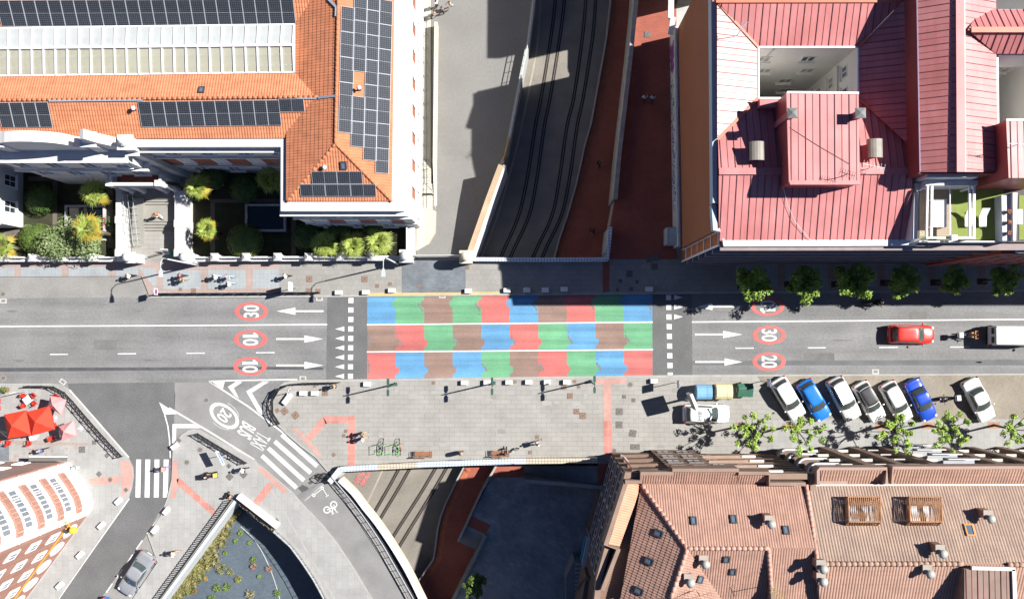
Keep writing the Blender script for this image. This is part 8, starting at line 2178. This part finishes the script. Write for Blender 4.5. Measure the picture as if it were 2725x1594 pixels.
def person(pose):
    """Facing +x. pose: walk, stand, sit or ride."""
    t = thing('person', 'proto', 'person')
    hip = .92; dx = 0
    if pose == 'walk': kL, aL, kR, aR = (.20, .10, .52), (.36, .10, .09), (.04, -.10, .50), (-.34, -.10, .13)
    elif pose == 'stand': kL, aL, kR, aR = (.03, .11, .50), (0, .12, .08), (.02, -.11, .50), (.02, -.13, .08)
    elif pose == 'sit': hip = .55; kL, aL, kR, aR = (.42, .12, .55), (.44, .13, .09), (.42, -.12, .55), (.40, -.14, .09)
    else: hip = .86; kL, aL, kR, aR = (.33, .24, .66), (.10, .22, .32), (.33, -.24, .66), (.10, -.22, .32)
    lean = {'walk': .05, 'stand': 0, 'sit': -.04, 'ride': .22}[pose]
    up = hip - .92
    ch = (lean * .7, 0, 1.30 + up); nk = (lean * .95, 0, 1.49 + up); hd = (lean + .03, 0, 1.61 + up); tp = (lean + .02, 0, 1.70 + up)
    if pose == 'walk': eL, wL, eR, wR = (-.12, .24, 1.12), (-.02, .25, .90), (.13, -.24, 1.13), (.33, -.20, .97)
    elif pose == 'stand': eL, wL, eR, wR = (-.03, .25, 1.12), (.05, .24, .87), (-.02, -.25, 1.12), (.10, -.22, .88)
    elif pose == 'sit': eL, wL, eR, wR = (.02, .25, 1.1 + up), (.25, .18, 1.0 + up), (.02, -.25, 1.1 + up), (.25, -.18, 1.0 + up)
    else: eL, wL, eR, wR = (.30, .36, 1.12 + up), (.50, .34, 1.06 + up), (.30, -.36, 1.12 + up), (.50, -.34, 1.06 + up)
    N = {'pelvis': ((0, 0, hip), .13), 'waist': ((lean * .35, 0, hip + .18), .115), 'chest': (ch, .135), 'neck': (nk, .052), 'head': (hd, .088), 'top': (tp, .072), 'nose': ((hd[0] + .115, 0, hd[2] - .01), .014)}
    E = [('pelvis', 'waist'), ('waist', 'chest'), ('chest', 'neck'), ('neck', 'head'), ('head', 'top'), ('head', 'nose')]
    for s_, k_, a_, e_, w_ in (('L', kL, aL, eL, wL), ('R', kR, aR, eR, wR)):
        sg = 1 if s_ == 'L' else -1
        N['hip' + s_] = ((0, sg * .10, hip - .03), .095); N['knee' + s_] = (k_, .062); N['ankle' + s_] = (a_, .040); N['toe' + s_] = ((a_[0] + .17, a_[1], max(.035, a_[2] - .06)), .034)
        N['sh' + s_] = ((ch[0], sg * .17, ch[2] + .10), .062); N['el' + s_] = (e_, .042); N['wr' + s_] = (w_, .028)
        E += [('pelvis', 'hip' + s_), ('hip' + s_, 'knee' + s_), ('knee' + s_, 'ankle' + s_), ('ankle' + s_, 'toe' + s_), ('chest', 'sh' + s_), ('sh' + s_, 'el' + s_), ('el' + s_, 'wr' + s_)]
        d = (Vector(w_) - Vector(e_)).normalized(); side = Vector((d.z, 0, -d.x)); side = side.normalized() if side.length > .1 else Vector((1, 0, 0))
        pm = Vector(w_) + d * .07; N['palm' + s_] = (tuple(pm), .032); E.append(('wr' + s_, 'palm' + s_))
        for i, (off, ln) in enumerate(((-.034, .055), (-.012, .068), (.010, .062), (.030, .048))):
            b = pm + side * off + d * .028; N['f%d%s' % (i, s_)] = (tuple(b), .010); N['g%d%s' % (i, s_)] = (tuple(b + d * ln * .9 + Vector((.01, -sg * .02, 0))), .008)
            E += [('palm' + s_, 'f%d%s' % (i, s_)), ('f%d%s' % (i, s_), 'g%d%s' % (i, s_))]
        th = Vector(w_) + d * .035 - side * .045; N['t' + s_] = (tuple(th), .010); N['u' + s_] = (tuple(th + d * .045 - side * .012), .009); E += [('palm' + s_, 't' + s_), ('t' + s_, 'u' + s_)]
    me = skin_mesh(N, E, 1); mesh_obj(me, 'body', SKIN, t)
    S = {k: N[k] for k in ('waist', 'pelvis', 'chest')}; S['waist'] = (S['waist'][0], .135); S['pelvis'] = ((0, 0, hip + .03), .145); S['chest'] = (S['chest'][0], (.15, .15)); SE = [('pelvis', 'waist'), ('waist', 'chest')]
    S['collar'] = ((nk[0] - .01, 0, nk[2] - .06), .072); SE.append(('chest', 'collar'))
    for s_ in 'LR':
        S['sh' + s_] = (N['sh' + s_][0], .078); m_ = (Vector(N['sh' + s_][0]).lerp(Vector(N['el' + s_][0]), .85)); S['sl' + s_] = (tuple(m_), .060); SE += [('chest', 'sh' + s_), ('sh' + s_, 'sl' + s_)]
    mesh_obj(skin_mesh(S, SE, 1), 'shirt', SHIRT, t)
    T = {'pelvis': ((0, 0, hip), .142)}; TE = []
    for s_ in 'LR':
        for a_, r in (('hip', .108), ('knee', .076), ('ankle', .058)): 
            q = N[a_ + s_][0]; T[a_ + s_] = ((q[0], q[1], q[2] + (.03 if a_ == 'ankle' else 0)), r)
        TE += [('pelvis', 'hip' + s_), ('hip' + s_, 'knee' + s_), ('knee' + s_, 'ankle' + s_)]
    mesh_obj(skin_mesh(T, TE, 1), 'trousers', TROU, t)
    h_ = MB(); h_.ball((hd[0] - .022, 0, hd[2] + .045), (.105, .098, .105), 12, 8, .02); h_.build('hair', HAIR, t, True)
    for sg, a_ in ((1, aL), (-1, aR)):
        m = MB(); m.ball((a_[0] + .07, a_[1], max(.05, a_[2] - .045)), (.145, .055, .052), 10, 6); m.build('shoe', SHOE, t, True)
        m = MB(); m.ball((hd[0] + .082, sg * .035, hd[2] + .012), (.012, .016, .010), 6, 4); m.build('eye', mat('eye', (.05, .04, .035), .3), t)
        m = MB(); m.ball((hd[0] - .005, sg * .092, hd[2] - .005), (.022, .012, .035), 6, 4); m.build('ear', SKIN, t)
    m = MB(); m.ball((hd[0] + .086, 0, hd[2] - .05), (.012, .028, .008), 6, 4); m.build('mouth', mat('lips', (.30, .10, .09), .5), t)
    return t
PROTO = {k: person(k) for k in ('walk', 'stand', 'sit', 'ride')}
used = set()
def cl_(n, c): return mat(n + ' cloth', c, .9, .1, 5)
CW, CBK, CBL, CMA, CGR, COR, CLB, CTN, CNV, CPU, CGY = cl_('white', (.68, .68, .67)), cl_('black', (.02, .02, .022)), cl_('mid blue', (.06, .14, .36)), cl_('maroon', (.14, .02, .05)), cl_('dark green', (.03, .06, .045)), cl_('orange', (.55, .19, .04)), cl_('light blue', (.30, .40, .55)), cl_('tan', (.40, .28, .18)), cl_('navy', (.03, .04, .08)), cl_('purple', (.22, .12, .34)), cl_('grey', (.25, .26, .28))
HB, HG, HL = mat('brown hair', (.09, .045, .02), .7, .2, 9), mat('grey hair', (.38, .37, .35), .7, .1, 9), mat('bald skin', (.45, .28, .2), .5)
def put(pose, px, py, ang, label, shirt, trousers=CNV, hair=HAIR, z=PV, group='people on foot', sc=1.0):
    r = place(PROTO[pose], P(px, py, z), ang, label, group, sw={SHIRT: shirt, TROU: trousers, HAIR: hair}, first=pose not in used, scale=sc); used.add(pose); return r
W_ = math.pi
put('walk', 357, 736, W_, 'person in a white shirt walking left beside the garden gate lamp', CW, CBK, HB)
put('walk', 493, 736, W_, 'person in a maroon top walking left on the blue tiles, upper of a pair', CMA, CNV, HB)
put('walk', 495, 747, W_ + .1, 'person in a dark green top walking left on the blue tiles, lower of a pair', CGR, CTN, HB)
put('walk', 584, 738, W_, 'person in a white shirt with dark hair, left of three walking together', CW, CLB)
put('walk', 617, 739, W_ - .1, 'person in a grey top walking left, upper right of three walking together', CGY, CLB, HG)
put('walk', 620, 757, W_, 'person in a white top with long dark hair, lower right of three walking together', CW, CLB)
put('walk', 769, 737, W_, 'person all in white walking left near the end of the blue tiles', CW, CBK, HG)
put('stand', 1164, 20, 2.4, 'person in a white shirt at the top of the yard, upper left of four', CW, CBK, z=-2.5)
put('walk', 1200, 22, 3.6, 'person in a brown top at the top of the yard, right of four', CTN, CW, HB, z=-2.5)
put('stand', 1179, 36, .8, 'person in a dark top near the top of the yard, middle of four', CGY, CBK, HB, z=-2.5)
put('walk', 1158, 45, .3, 'person in a brown top and white trousers in the yard, lowest of four', CTN, CW, HB, z=-2.5)
put('walk', 1712, 268, 1.3, 'person in a pale lilac shirt on the shaded red walkway, left of two', cl_('lilac', (.50, .46, .60)), CBK, z=.1)
put('walk', 1733, 269, 1.2, 'person in a light blue shirt on the shaded red walkway, right of two', CLB, CBK, z=.1)
put('walk', 1592, 440, 1.4, 'person in black on the sunken red path in deep shade, farther up', CBK, CBK, z=LP)
put('walk', 1575, 616, -1.3, 'person in dark clothes on the sunken red path in deep shade, nearer the bridge', CGR, CBK, HB, z=LP)
put('walk', 430, 577, 2.0, 'person in an orange top and white trousers on the entrance steps', COR, CW, HB, z=.8)
put('walk', 125, 1195, W_ + .3, 'person in a blue jacket crossing the cafe terrace below the parasols', CBL, CBK, HG)
put('walk', 447, 1243, W_, 'person in pink carrying a purple bag at the edge of the zebra crossing', cl_('pink', (.58, .30, .28)), CPU, HB, z=.02)
put('walk', 656, 1246, W_, 'person in a white top at the lower end of the slanting lattice fence', CW, CBK, HG)
put('walk', 473, 1466, W_, 'person in a white top on the pavement left of the black railing', CW, CTN, HB)
put('walk', 970, 1152, W_ - .1, 'person in dark clothes with bare arms on the south pavement, upper of two', CBK, CTN, HB)
put('walk', 971, 1166, W_, 'person in a light blue top on the south pavement, lower of two', CLB, CTN, HG)
put('walk', 1429, 1177, .4, 'person in white alone on the south pavement near the parapet', CW, CGY, HB)
put('stand', 896, 1027, W_, 'person in brown at the end of the curved lattice fence', CTN, CBK, HB)
put('sit', 619, 1318, 2.6, 'person in a brown top sitting at the corner of the sunken bed wall', CTN, CBK, HB)
put('sit', 1345, 1204, 1.57, 'person in dark clothes sitting on the right wooden bench', cl_('dark brown', (.10, .05, .035)), CBK, HB)
put('sit', 558, 1265, .12, 'person in dark clothes riding the small mobility scooter', CBK, CNV, HG, z=PV + .02)
put('ride', 2325, 806.5, .06, 'rider in black with a white striped jacket on the upper lane motorbike', CBK, CBK, mat('dark helmet', (.10, .11, .13), .3), z=0)
put('ride', 2572, 891, 0, 'rider in an orange jacket on the motorbike behind the van', COR, CTN, mat('dark red helmet', (.16, .03, .03), .3), z=0)
# dog by the bench
dg_ = thing('dog', 'black and white dog standing beside the right wooden bench', 'dog', (0, 0, 0))
DN = {'rump': ((-.28, 0, .46), .095), 'belly': ((0, 0, .44), .10), 'chest': ((.25, 0, .44), .125), 'neck': ((.38, 0, .56), .075), 'head': ((.48, 0, .66), .07), 'muz': ((.60, 0, .62), .04), 'tail': ((-.42, 0, .55), .03), 'tip': ((-.55, 0, .66), .018)}
DE = [('rump', 'belly'), ('belly', 'chest'), ('chest', 'neck'), ('neck', 'head'), ('head', 'muz'), ('rump', 'tail'), ('tail', 'tip')]
for s_, sg in (('L', 1), ('R', -1)):
    DN['fs' + s_] = ((.26, sg * .09, .36), .05); DN['fk' + s_] = ((.25, sg * .09, .2), .03); DN['fp' + s_] = ((.27, sg * .09, .03), .032)
    DN['hs' + s_] = ((-.27, sg * .09, .36), .065); DN['hk' + s_] = ((-.20, sg * .09, .26), .04); DN['hh' + s_] = ((-.34, sg * .09, .16), .026); DN['hp' + s_] = ((-.30, sg * .09, .03), .032); DN['ear' + s_] = ((.44, sg * .07, .73), .02)
    DE += [('chest', 'fs' + s_), ('fs' + s_, 'fk' + s_), ('fk' + s_, 'fp' + s_), ('rump', 'hs' + s_), ('hs' + s_, 'hk' + s_), ('hk' + s_, 'hh' + s_), ('hh' + s_, 'hp' + s_), ('head', 'ear' + s_)]
mesh_obj(skin_mesh(DN, DE, 1), 'body', mat('black and white fur', (.02, .02, .02), .9, .1, 3, col2=(.5, .5, .48), mix_scale=3.2), dg_)
dg_.location = P(1371, 1196, PV); dg_.rotation_euler = (0, 0, .5)
